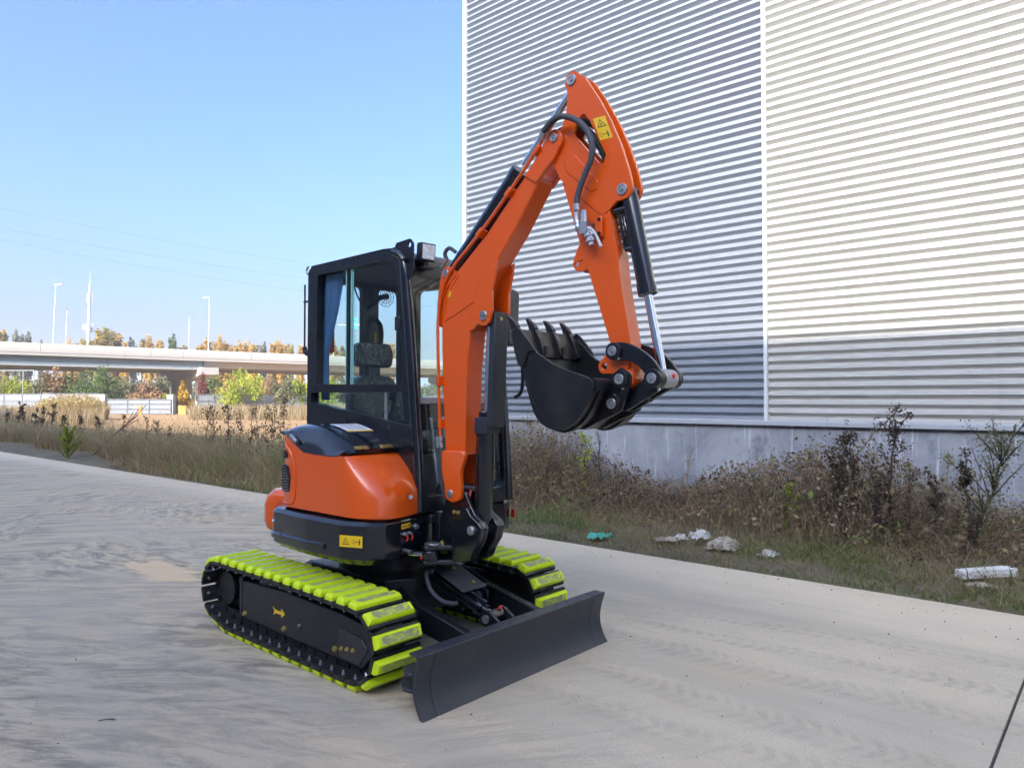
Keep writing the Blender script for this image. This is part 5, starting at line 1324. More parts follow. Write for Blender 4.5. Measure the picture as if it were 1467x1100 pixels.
# linkage: two curved side links, rod-end boss and bucket link
pf, pr, pb1, pb2 = (1.995, 1.848), (2.222, 1.706), (2.035, 1.705), (1.988, 1.582)
outer = catmull([(1.955, 1.87, 0), (1.995, 1.892, 0), (2.06, 1.888, 0), (2.14, 1.855, 0), (2.215, 1.80, 0), (2.262, 1.735, 0), (2.27, 1.69, 0)], 4)
inner = catmull([(2.235, 1.662, 0), (2.195, 1.675, 0), (2.175, 1.72, 0), (2.13, 1.77, 0), (2.07, 1.80, 0), (2.01, 1.802, 0), (1.965, 1.815, 0), (1.948, 1.845, 0)], 4)
lk = [(p.x, p.y) for p in outer] + [(p.x, p.y) for p in inner]
link = MB()
for y0 in (-0.125, 0.045): link.prism(lk, y0, y0 + 0.02)
for y0, y1 in ((-0.145, -0.09), (0.045, 0.085)):
    link.cyl((pf[0], y0, pf[1]), (pf[0], y1, pf[1]), 0.045, n=22)
link.cyl((pr[0], -0.145, pr[1]), (pr[0], -0.08, pr[1]), 0.047, n=22); link.cyl((pr[0], 0.04, pr[1]), (pr[0], 0.085, pr[1]), 0.047, n=22)
link = link.build('side_link', M['black'], EX, bevel=0.003)
for (x, z) in (pf, pr): pinhead((x, -0.145, z), -1, 0.026, link)
k = MB(); k.cyl((pr[0], -0.078, pr[1]), (pr[0], 0.038, pr[1]), 0.048, n=24); k.build('rod_boss', M['grey_board'], link, bevel=0.003)
k = MB(); k.cyl((pr[0] + 0.045, -0.02, pr[1] + 0.012), (pr[0] + 0.056, -0.02, pr[1] + 0.014), 0.011, n=10); k.build('red_cap', M['red'], link)
bl = MB()
blp = round_poly([(2.245, 1.66), (2.265, 1.72), (2.225, 1.755), (2.17, 1.735), (2.06, 1.65), (1.965, 1.625), (1.945, 1.58), (1.97, 1.54), (2.03, 1.545)], 0.03, 4)
bl.prism(blp, -0.075, -0.05); bl.prism(blp, 0.0, 0.028); bl.box(2.06, 2.14, -0.05, 0.0, 1.59, 1.66)
bl = bl.build('bucket_link', M['black'], EX, bevel=0.005)

# ---------------------------------------------------------------- bucket
KR, KL = -0.27, 0.255
shell = catmull([(1.430, 1.965, 0), (1.455, 1.87, 0), (1.482, 1.79, 0), (1.523, 1.676, 0), (1.57, 1.545, 0), (1.625, 1.478, 0), (1.70, 1.446, 0), (1.77, 1.447, 0), (1.856, 1.494, 0), (1.918, 1.572, 0), (1.962, 1.655, 0), (1.957, 1.69, 0)], 4)
so = [(p.x, p.y) for p in shell]
si = []
for i, p in enumerate(so):
    a, b_ = Vector(so[max(i - 1, 0)]), Vector(so[min(i + 1, len(so) - 1)])
    t = (b_ - a).normalized(); nrm = Vector((-t.y, t.x)); si.append((p[0] + nrm.x * 0.014, p[1] + nrm.y * 0.014))
bucket = MB().prism(so + si[::-1], KR + 0.004, KL - 0.004).build('bucket', M['bucket'], EX, bevel=0.002)
up = [(1.957, 1.69), (1.935, 1.712), (1.881, 1.730), (1.805, 1.752), (1.704, 1.790), (1.60, 1.852), (1.528, 1.925), (1.486, 1.962)]
sp_ = so + up
for y0 in (KR, KL - 0.016):
    MB().prism(sp_, y0, y0 + 0.016).build('side_plate', M['bucket'], bucket, bevel=0.003)
# side cutters
scut = round_poly([(1.425, 1.965), (1.445, 1.875), (1.475, 1.79), (1.51, 1.77), (1.545, 1.86), (1.60, 1.86), (1.57, 1.90), (1.50, 1.975), (1.465, 2.0)], 0.01, 2)
for y0 in (KR - 0.012, KL): MB().prism(scut, y0, y0 + 0.012).build('side_cutter', M['bucket'], bucket, bevel=0.003)
k = MB(); k.tube([(1.52 + 0.0, KR - 0.001, 1.74), (1.56, KR - 0.001, 1.62), (1.62, KR - 0.001, 1.53), (1.66, KR - 0.001, 1.50)], 0.003, 5); k.build('weld_seam', M['bucket'], bucket)
# lip
k = MB(); k.prism([(1.418, 1.985), (1.436, 1.992), (1.475, 1.89), (1.492, 1.84), (1.476, 1.83), (1.448, 1.90)], KR + 0.01, KL - 0.01); k.build('lip', M['bucket'], bucket, bevel=0.003)
for i in range(4):
    yc = KR + 0.028 + i * (KL - KR - 0.056) / 3
    a = MB(); a.prism(round_poly([(1.408, 1.99), (1.428, 1.915), (1.47, 1.85), (1.505, 1.835), (1.510, 1.865), (1.485, 1.94), (1.448, 2.0)], 0.008, 2), yc - 0.015, yc + 0.015)
    a = a.build('tooth_adapter', M['bucket'], bucket, bevel=0.004)
    t_ = MB()
    t_.loft([[(1.404, yc - 0.0165, 1.985), (1.404, yc + 0.0165, 1.985), (1.450, yc + 0.0165, 2.003), (1.450, yc - 0.0165, 2.003)],
             [(1.392, yc - 0.0145, 2.022), (1.392, yc + 0.0145, 2.022), (1.428, yc + 0.0145, 2.032), (1.428, yc - 0.0145, 2.032)],
             [(1.372, yc - 0.0165, 2.062), (1.372, yc + 0.0165, 2.062), (1.380, yc + 0.0165, 2.066), (1.380, yc - 0.0165, 2.066)]])
    t_.build('tooth', M['bucket'], bucket, bevel=0.003)
    k = MB(); k.box(1.505, 1.524, yc - 0.012, yc + 0.012, 1.85, 1.90); k.build('adapter_slot', M['ink'], bucket)
# back tube, ears and wear strips
k = MB(); k.cyl((1.945, KR + 0.016, 1.675), (1.945, KL - 0.016, 1.675), 0.036, n=20); k.build('top_tube', M['bucket'], bucket)
ear = round_poly([(1.93, 1.70), (1.985, 1.735), (2.03, 1.765), (2.085, 1.735), (2.085, 1.675), (2.05, 1.60), (2.03, 1.545), (1.975, 1.52), (1.88, 1.482), (1.80, 1.444), (1.775, 1.45), (1.86, 1.50), (1.92, 1.58), (1.955, 1.64)], 0.02, 3)
for y0, y1 in ((-0.125, -0.105), (0.045, 0.065)):
    e = MB(); e.prism(ear, y0, y1)
    for (x, z) in (pb1, pb2): e.cyl((x, y0 - 0.018, z), (x, y1 + 0.01, z), 0.045, n=22)
    e.build('ear_plate', M['bucket'], bucket, bevel=0.003)
for (x, z) in (pb1, pb2):
    pinhead((x, -0.144, z), -1, 0.027, bucket)
    k = MB(); k.cyl((x, -0.14, z), (x, 0.08, z), 0.022, n=12); k.build('cross_pin', M['pin'], bucket)
for (x, z, dz) in ((2.045, 1.665, -1), (1.995, 1.625, 1), (2.02, 1.815, -1), (2.25, 1.655, -1)):
    k = MB(); k.lathe((x, -0.125, z), (x + 0.006, -0.14, z - 0.01), [(0, 0.008), (0.01, 0.008), (0.01, 0.005), (0.018, 0.005)], 6); k.build('grease_nipple', M['zinc'], bucket)
for yc in (-0.20, 0.17):
    k = MB()
    seg_ = so[22:41]
    sg2 = []
    for i, p in enumerate(seg_):
        a_, b_ = Vector(seg_[max(i - 1, 0)]), Vector(seg_[min(i + 1, len(seg_) - 1)]); t = (b_ - a_).normalized(); sg2.append((p[0] + t.y * 0.012, p[1] - t.x * 0.012))
    k.prism(seg_ + sg2[::-1], yc - 0.02, yc + 0.02); k.build('wear_strip', M['bucket'], bucket, bevel=0.002)
# ================================================================ PLANTS
R = np.random.default_rng(11)
def plant_mat(name, stops, trans=0.35, rough=0.8, attr='tint'):
    m = bpy.data.materials.new(name); m.use_nodes = True
    nt = m.node_tree; nt.nodes.clear()
    out = node(nt, 'OutputMaterial'); mix = node(nt, 'MixShader'); di = node(nt, 'BsdfPrincipled'); tr = node(nt, 'BsdfTranslucent')
    at = node(nt, 'Attribute'); at.attribute_name = attr
    c = ramp(nt, at.outputs['Fac'], stops)
    nt.links.new(c, di.inputs['Base Color']); nt.links.new(c, tr.inputs['Color'])
    di.inputs['Roughness'].default_value = rough; di.inputs['Specular IOR Level'].default_value = 0.25
    mix.inputs[0].default_value = trans
    nt.links.new(di.outputs[0], mix.inputs[1]); nt.links.new(tr.outputs[0], mix.inputs[2]); nt.links.new(mix.outputs[0], out.inputs['Surface'])
    return m
M['dry_grass'] = plant_mat('dry_grass', [(0.0, (0.218, 0.157, 0.082)), (0.45, (0.369, 0.280, 0.157)), (0.7, (0.451, 0.369, 0.218)), (0.86, (0.273, 0.273, 0.096)), (1.0, (0.150, 0.204, 0.055))])
M['verge_grass'] = plant_mat('verge_grass', [(0.0, (0.160, 0.117, 0.061)), (0.4, (0.295, 0.234, 0.123)), (0.65, (0.246, 0.221, 0.086)), (0.85, (0.160, 0.190, 0.049)), (1.0, (0.086, 0.160, 0.037))])
M['tangle'] = plant_mat('dead_weed_tangle', [(0.0, (0.052, 0.037, 0.026)), (0.3, (0.136, 0.094, 0.058)), (0.6, (0.240, 0.172, 0.104)), (0.82, (0.313, 0.246, 0.156)), (0.92, (0.209, 0.230, 0.063)), (1.0, (0.104, 0.198, 0.037))], 0.25)
M['stem_dark'] = paint('dark_weed_stem', (0.055, 0.04, 0.032), 0.85, var=0.3, scale=20)
M['stem_brown'] = paint('brown_weed_stem', (0.17, 0.12, 0.075), 0.85, var=0.3, scale=20)
M['bark'] = paint('bark', (0.13, 0.105, 0.08), 0.9, var=0.3, scale=3, bmp=0.3)
M['reed'] = plant_mat('golden_reed', [(0.0, (0.297, 0.196, 0.068)), (0.5, (0.486, 0.351, 0.149)), (0.85, (0.567, 0.446, 0.230)), (1.0, (0.297, 0.324, 0.108))], 0.4)
LEAF = {
    'dark': plant_mat('dead_dark_leaves', [(0.0, (0.03, 0.024, 0.02)), (0.6, (0.075, 0.055, 0.04)), (1.0, (0.14, 0.10, 0.065))], 0.2),
    'yellow': plant_mat('yellow_leaves', [(0.0, (0.364, 0.210, 0.028)), (0.5, (0.504, 0.308, 0.049)), (1.0, (0.560, 0.420, 0.084))], 0.45),
    'gold_green': plant_mat('gold_green_leaves', [(0.0, (0.154, 0.168, 0.042)), (0.5, (0.336, 0.252, 0.056)), (1.0, (0.448, 0.350, 0.084))], 0.45),
    'green': plant_mat('green_leaves', [(0.0, (0.062, 0.106, 0.031)), (0.6, (0.112, 0.163, 0.044)), (1.0, (0.188, 0.225, 0.062))], 0.4),
    'lime': plant_mat('lime_leaves', [(0.0, (0.210, 0.266, 0.028)), (0.6, (0.364, 0.406, 0.042)), (1.0, (0.504, 0.490, 0.070))], 0.45),
    'olive': plant_mat('olive_leaves', [(0.0, (0.112, 0.112, 0.056)), (0.6, (0.188, 0.188, 0.088)), (1.0, (0.275, 0.250, 0.112))], 0.4),
    'russet': plant_mat('russet_leaves', [(0.0, (0.224, 0.119, 0.070)), (0.6, (0.364, 0.224, 0.119)), (1.0, (0.476, 0.322, 0.154))], 0.4),
    'red': plant_mat('red_leaves', [(0.0, (0.175, 0.050, 0.037)), (0.6, (0.275, 0.100, 0.062)), (1.0, (0.350, 0.188, 0.088))], 0.4),
    'grey': plant_mat('grey_green_leaves', [(0.0, (0.150, 0.163, 0.112)), (1.0, (0.250, 0.250, 0.163))], 0.4)}

def soup(name, V, quads, tris, tint, mat):
    """mesh from vertex array plus quad and tri index arrays; tint per vertex"""
    me = bpy.data.meshes.new(name)
    nq, nt_ = len(quads), len(tris)
    me.vertices.add(len(V)); me.vertices.foreach_set('co', np.ascontiguousarray(V, dtype=np.float32).ravel())
    loops = np.concatenate([np.asarray(quads, dtype=np.int32).ravel() if nq else np.zeros(0, np.int32), np.asarray(tris, dtype=np.int32).ravel() if nt_ else np.zeros(0, np.int32)])
    me.loops.add(len(loops)); me.loops.foreach_set('vertex_index', loops)
    me.polygons.add(nq + nt_)
    me.polygons.foreach_set('loop_start', np.concatenate([np.arange(nq) * 4, nq * 4 + np.arange(nt_) * 3]).astype(np.int32))
    me.update(calc_edges=True)
    a = me.attributes.new('tint', 'FLOAT', 'POINT'); a.data.foreach_set('value', np.clip(tint, 0, 1).astype(np.float32))
    me.materials.append(mat)
    me.validate()
    return me

def blades(P, h, w, lean, tint, az=None, droop=0.3):
    """tapered bent blades; P (n,3) bases"""
    n = len(P)
    az = R.uniform(0, 2 * np.pi, n) if az is None else az
    d = np.stack([np.cos(az), np.sin(az), np.zeros(n)], 1)
    fa = R.uniform(0, 2 * np.pi, n)
    sd = np.stack([np.cos(fa), np.sin(fa), np.zeros(n)], 1) * (w / 2)[:, None]
    up = np.array([0, 0, 1.0])
    mid = P + up * (h * 0.55)[:, None] + d * (h * lean * 0.35)[:, None]
    tip = P + up * (h * (1 - droop * lean))[:, None] + d * (h * lean)[:, None]
    V = np.stack([P - sd, P + sd, mid - sd * 0.8, mid + sd * 0.8, tip], 1).reshape(-1, 3)
    b = np.arange(n) * 5
    q = np.stack([b, b + 1, b + 3, b + 2], 1); t = np.stack([b + 2, b + 3, b + 4], 1)
    return V, q, t, np.repeat(tint, 5)

def leaves(P, size, tint, flat=0.0):
    n = len(P)
    a = R.normal(size=(n, 3)); a /= np.linalg.norm(a, axis=1)[:, None]
    b = R.normal(size=(n, 3)); b[:, 2] *= (1 - flat); a[:, 2] *= (1 - flat)
    b -= a * (a * b).sum(1)[:, None] / (a * a).sum(1)[:, None]; b /= np.linalg.norm(b, axis=1)[:, None] + 1e-9
    a *= size[:, None] * 0.5; b *= size[:, None] * 0.3
    c = P + np.cross(a, b) / (size[:, None] + 1e-9) * 0.4
    V = np.stack([P - a, c + b, P + a, c - b], 1).reshape(-1, 3)
    i = np.arange(n) * 4
    return V, np.stack([i, i + 1, i + 2, i + 3], 1), np.zeros((0, 3), int), np.repeat(tint, 4)

def merge(parts):
    Vs, qs, ts, tt = [], [], [], []; o = 0
    for V, q, t, c in parts:
        Vs.append(V); qs.append(q + o); ts.append(t + o); tt.append(c); o += len(V)
    return np.concatenate(Vs), np.concatenate(qs), np.concatenate(ts), np.concatenate(tt)

def stuff(name, parts, mat, label=None, cat=None, rz=RZ, parent=None):
    V, q, t, c = merge(parts)
    o = link_mesh(name, soup(name, V, q, t, c, mat), parent, rot=(0, 0, rz) if parent is None else None)
    return o

def smooth_noise(x, y, seed):
    rs = np.random.default_rng(seed); s = np.zeros_like(x)
    for k in range(6):
        f = 0.5 * 1.7 ** k; a, b, p, q = rs.normal(), rs.normal(), rs.uniform(0, 6.28), rs.uniform(0, 6.28)
        s += np.sin(f * (a * x + b * y) * 1.6 + p) * np.cos(f * (b * x - a * y) + q) / 1.35 ** k
    return s

# ---- short grass and straw on the verge
n = 44000
s = R.uniform(-13, 4.5, n); nn = N_ROAD + 0.0 + (R.beta(1.0, 1.6, n)) * 3.8
patch = smooth_noise(s * 1.3, nn * 1.3, 5)
keep = R.uniform(-1.6, 1.2, n) < patch + 0.35
s, nn, patch = s[keep], nn[keep], patch[keep]; n = len(s)
edge = np.clip((nn - N_ROAD) / 0.5, 0.25, 1)
h = R.gamma(4, 0.022, n) * edge * (1 + 0.4 * (patch > 0.5)) + 0.02
tint = np.clip(0.52 + 0.24 * patch + R.normal(0, 0.17, n) + 0.16 * (nn < 7.9), 0, 1)
P = np.stack([s, nn, np.full(n, 0.0)], 1)
g1 = blades(P, h, R.uniform(0.005, 0.011, n), R.uniform(0.2, 1.1, n), tint)
n = 7000                                              # straw lying flat
s = R.uniform(-13, 4.5, n); nn = N_ROAD - 0.02 + R.beta(1.1, 1.3, n) * 3.6
P = np.stack([s, nn, R.uniform(0.01, 0.05, n)], 1)
g2 = blades(P, R.uniform(0.08, 0.28, n), R.uniform(0.004, 0.008, n), np.full(n, 3.0), R.uniform(0.1, 0.62, n), droop=0.30)
tag(stuff('verge_grass', [g1, g2], M['verge_grass']), 'short brown and green grass along the edge of the road', 'grass', kind='stuff')

# ---- dead weeds and vines heaped against the plinth wall
def heap(s):
    return np.interp(s, [-13, -10.5, -9.5, -8.0, -6.9, -6.2, -5.2, -4.6, -3.9, -3.1, -2.2, -1.6, -1.1, 0.5, 2, 5], [0.4, 0.6, 0.95, 1.0, 0.85, 0.55, 0.38, 0.42, 0.62, 0.85, 0.88, 0.66, 0.36, 0.30, 0.4, 0.4])
n = 52000
s = R.uniform(-12.5, 4.5, n); nn = N_ROAD + 0.9 + R.beta(1.9, 1.3, n) * 3.05
hm = heap(s) * np.interp(nn, [7.4, 8.0, 8.8, 9.6, 10.5], [0.12, 0.42, 0.85, 1.0, 0.85]) * (1 + 0.42 * smooth_noise(s * 2.0, nn * 1.6, 9))
hm = np.clip(hm, 0.05, None)
z = hm * np.sqrt(R.uniform(0.0, 1.0, n))
patch = smooth_noise(s * 1.8, nn * 1.1 + z, 21)
tint = np.clip(0.45 + 0.24 * patch + R.normal(0, 0.22, n), 0, 0.88)
grn = smooth_noise(s * 2.6 + 3, z * 5, 33) > 0.75
tint = np.where(grn & (R.uniform(size=n) < 0.5), R.uniform(0.9, 1.0, n), tint)
tint = np.where(R.uniform(size=n) < 0.02, 1.0, tint)
lv = leaves(np.stack([s, nn, z], 1), R.gamma(4, 0.0075, n) + 0.008, tint)
n = 20000
s = R.uniform(-12.5, 4.5, n); nn = N_ROAD + 0.9 + R.beta(1.7, 1.3, n) * 3.0
hm = heap(s) * np.interp(nn, [7.4, 8.0, 8.8, 9.6, 10.5], [0.15, 0.45, 0.85, 1.0, 0.85]) * (1 + 0.42 * smooth_noise(s * 2.0, nn * 1.6, 9))
h = np.clip(hm, 0.08, None) * R.uniform(0.5, 1.18, n)
st = blades(np.stack([s, nn, np.zeros(n)], 1), h, R.uniform(0.004, 0.009, n), R.uniform(0.05, 0.7, n), np.clip(R.normal(0.5, 0.25, n), 0, 0.88))
n = 6500                                              # vines running across the heap
s = R.uniform(-12.5, 4.5, n); nn = N_ROAD + 1.2 + R.beta(1.7, 1.3, n) * 2.6
z0 = heap(s) * np.interp(nn, [7.4, 8.0, 8.8, 9.6, 10.5], [0.12, 0.42, 0.85, 1.0, 0.85]) * R.uniform(0.2, 0.95, n)
vn = blades(np.stack([s, nn, z0], 1), R.uniform(0.1, 0.35, n), R.uniform(0.004, 0.008, n), R.uniform(1.5, 4.0, n), np.clip(R.normal(0.45, 0.2, n), 0, 0.85), droop=0.3)
tag(stuff('dead_weed_thicket', [lv, st, vn], M['tangle']), 'heap of dead brown weeds and vines growing against the concrete plinth', 'weeds', kind='stuff')

# ---- tall dry grass left of the machine
n = 105000
s = -10.2 - 48 * R.beta(1.0, 1.7, n); nn = N_ROAD + 0.08 + R.beta(1.05, 1.5, n) * np.interp(-s, [10, 14, 22, 60], [2.6, 3.2, 4.4, 7.0])
bare = (s < -18.5) & (s > -60) & (nn < 7.6 + 0.035 * (-s - 18.5) + 0.3 * np.sin(s))
patch = smooth_noise(s * 0.8, nn * 0.9, 41)
keep = ~bare & (R.uniform(-1.8, 1.0, n) < patch + 0.3)
s, nn, patch = s[keep], nn[keep], patch[keep]; n = len(s)
rise = np.clip((nn - N_ROAD) / 0.7, 0.25, 1.0)
h = (0.30 + R.gamma(5, 0.066, n)) * rise * (1 + 0.16 * patch) * np.interp(-s, [10, 14, 20, 30, 60], [1.05, 1.2, 1.1, 1.0, 1.05])
h *= np.where(nn > 9.0, 0.6, 1.0)
tint = np.clip(0.45 + 0.20 * patch + R.normal(0, 0.2, n) + np.where(s > -13.5, 0.18, 0), 0, 1)
wid = R.uniform(0.006, 0.012, n) * np.interp(-s, [10, 16, 60], [1.0, 1.3, 3.0])
gl = blades(np.stack([s, nn, np.zeros(n)], 1), h, wid, R.uniform(0.1, 0.9, n), tint)
n = 12000                                             # seed heads
idx = R.integers(0, len(s), n)
sl = leaves(np.stack([s[idx] + R.normal(0, 0.05, n), nn[idx] + R.normal(0, 0.05, n), h[idx] * R.uniform(0.7, 1.08, n)], 1), R.uniform(0.02, 0.05, n) * np.interp(-s[idx], [10, 60], [1, 2.0]), np.clip(R.normal(0.3, 0.2, n), 0, 0.8))
tag(stuff('dry_grass', [gl, sl], M['dry_grass']), 'tall straw coloured grass beside the road left of the excavator', 'grass', kind='stuff')
# far edge of the field
n = 9000
xx = R.uniform(0, 1, n); px_ = 270 + 330 * xx; d = R.uniform(56, 82, n)
P = np.stack([(px_ - 733.5) / 1029 * d, d, np.zeros(n)], 1)
g1 = blades(P, R.uniform(0.6, 1.5, n), R.uniform(0.03, 0.06, n), R.uniform(0.1, 0.5, n), np.clip(R.normal(0.35, 0.2, n), 0, 0.8))
n = 7000
px_ = R.uniform(-60, 150, n); d = R.uniform(44, 74, n)
P = np.stack([(px_ - 733.5) / 1029 * d, d, np.zeros(n)], 1)
g2 = blades(P, R.uniform(0.5, 1.5, n), R.uniform(0.025, 0.05, n), R.uniform(0.1, 0.5, n), np.clip(R.normal(0.32, 0.22, n), 0, 0.8))
tag(stuff('field_weeds', [g1, g2], M['dry_grass'], rz=0.0), 'brown weeds along the far side of the sandy field', 'weeds', kind='stuff')
# sunlit reeds
t = tag(empty('reed_clump', (*along(58, 104), 0)), 'sunlit golden reed clump at the left of the field gate', 'reeds')
n = 5200; r = np.sqrt(R.uniform(0, 1, n)); a = R.uniform(0, 6.283, n)
P = np.stack([r * np.cos(a) * 2.75, r * np.sin(a) * 1.6, np.zeros(n)], 1)
h = R.uniform(1.3, 2.1, n) * (1 - 0.35 * r ** 3)
o = stuff('stems', [blades(P, h, R.uniform(0.03, 0.055, n), R.uniform(0.05, 0.45, n), np.clip(R.normal(0.5, 0.22, n), 0, 1))], M['reed'], parent=t)
k = R.integers(0, n, 2200)
o = stuff('plumes', [leaves(P[k] + np.stack([R.normal(0, 0.1, 2200), R.normal(0, 0.1, 2200), h[k]], 1), R.uniform(0.10, 0.22, 2200), R.uniform(0.5, 0.95, 2200))], M['reed'], parent=t)

# ---- single weeds one can pick out
def weed(label, base, h, lean=(0, 0), nb=9, spread=0.22, leaf='tangle', nleaf=160, lsize=0.03, stem='stem_dark', tint=(0.1, 0.6), top=0.5, seed=0, r0=0.009, name='tall_weed', cat='weed', group=None, flip=0.5):
    g = np.random.default_rng(seed)
    t = tag(empty(name, base), label, cat, group)
    k = MB()
    main = [(lean[0] * u ** 1.4 + g.normal(0, 0.012) * h, lean[1] * u ** 1.4 + g.normal(0, 0.012) * h, h * u) for u in np.linspace(0, 1, 7)]
    main[0] = (0, 0, -0.03)
    main = catmull(main, 3)
    k.tube(main, [r0 * (1 - 0.75 * i / len(main)) for i in range(len(main))], 5)
    pts = []
    for b in range(nb):
        u = g.uniform(1 - top - 0.25, 0.98); i = int(u * (len(main) - 1)); p = main[i]
        az = g.uniform(0, 6.283); L_ = spread * h * g.uniform(0.5, 1.2) * (1.15 - 0.6 * u)
        q = [p + Vector((math.cos(az) * L_ * v * (0.9), math.sin(az) * L_ * v * 0.9, L_ * (v * (1.3 - flip * 0.3 * v)))) for v in (0, 0.5, 1.0)]
        k.tube(q, [r0 * 0.35, r0 * 0.28, r0 * 0.15], 4, False)
        for _ in range(max(2, nleaf // nb)):
            v = g.uniform(0.25, 1.08); pts.append(q[0].lerp(q[2], v) + Vector(g.normal(0, 0.022 * h, 3)))
    for _ in range(nleaf // 3):
        u = g.uniform(1 - top - 0.3, 1.0); pts.append(main[int(u * (len(main) - 1))] + Vector(g.normal(0, 0.022 * h, 3)))
    k.build('stem', M[stem], t, smooth=60)
    Pn = np.array([tuple(p) for p in pts]); m = len(Pn)
    V, q, tr, c = leaves(Pn, g.uniform(0.6, 1.5, m) * lsize, g.uniform(tint[0], tint[1], m))
    link_mesh('foliage', soup('foliage', V, q, tr, c, M[leaf] if leaf in M else LEAF[leaf]), t)
    return t
def at_px(px, n_, py=None):
    """ground point under an image column at road offset n_, and the height of a pixel above it"""
    a = (px - 733.5) / 1029.0
    c_, s_ = math.cos(RZ), math.sin(RZ)
    y = n_ / (-s_ * a + c_); x = a * y
    z = None if py is None else 1.6 + (573 - py) / 1029.0 * y
    return (x, y, 0.0), z
G = 'tall weeds before the warehouse plinth'
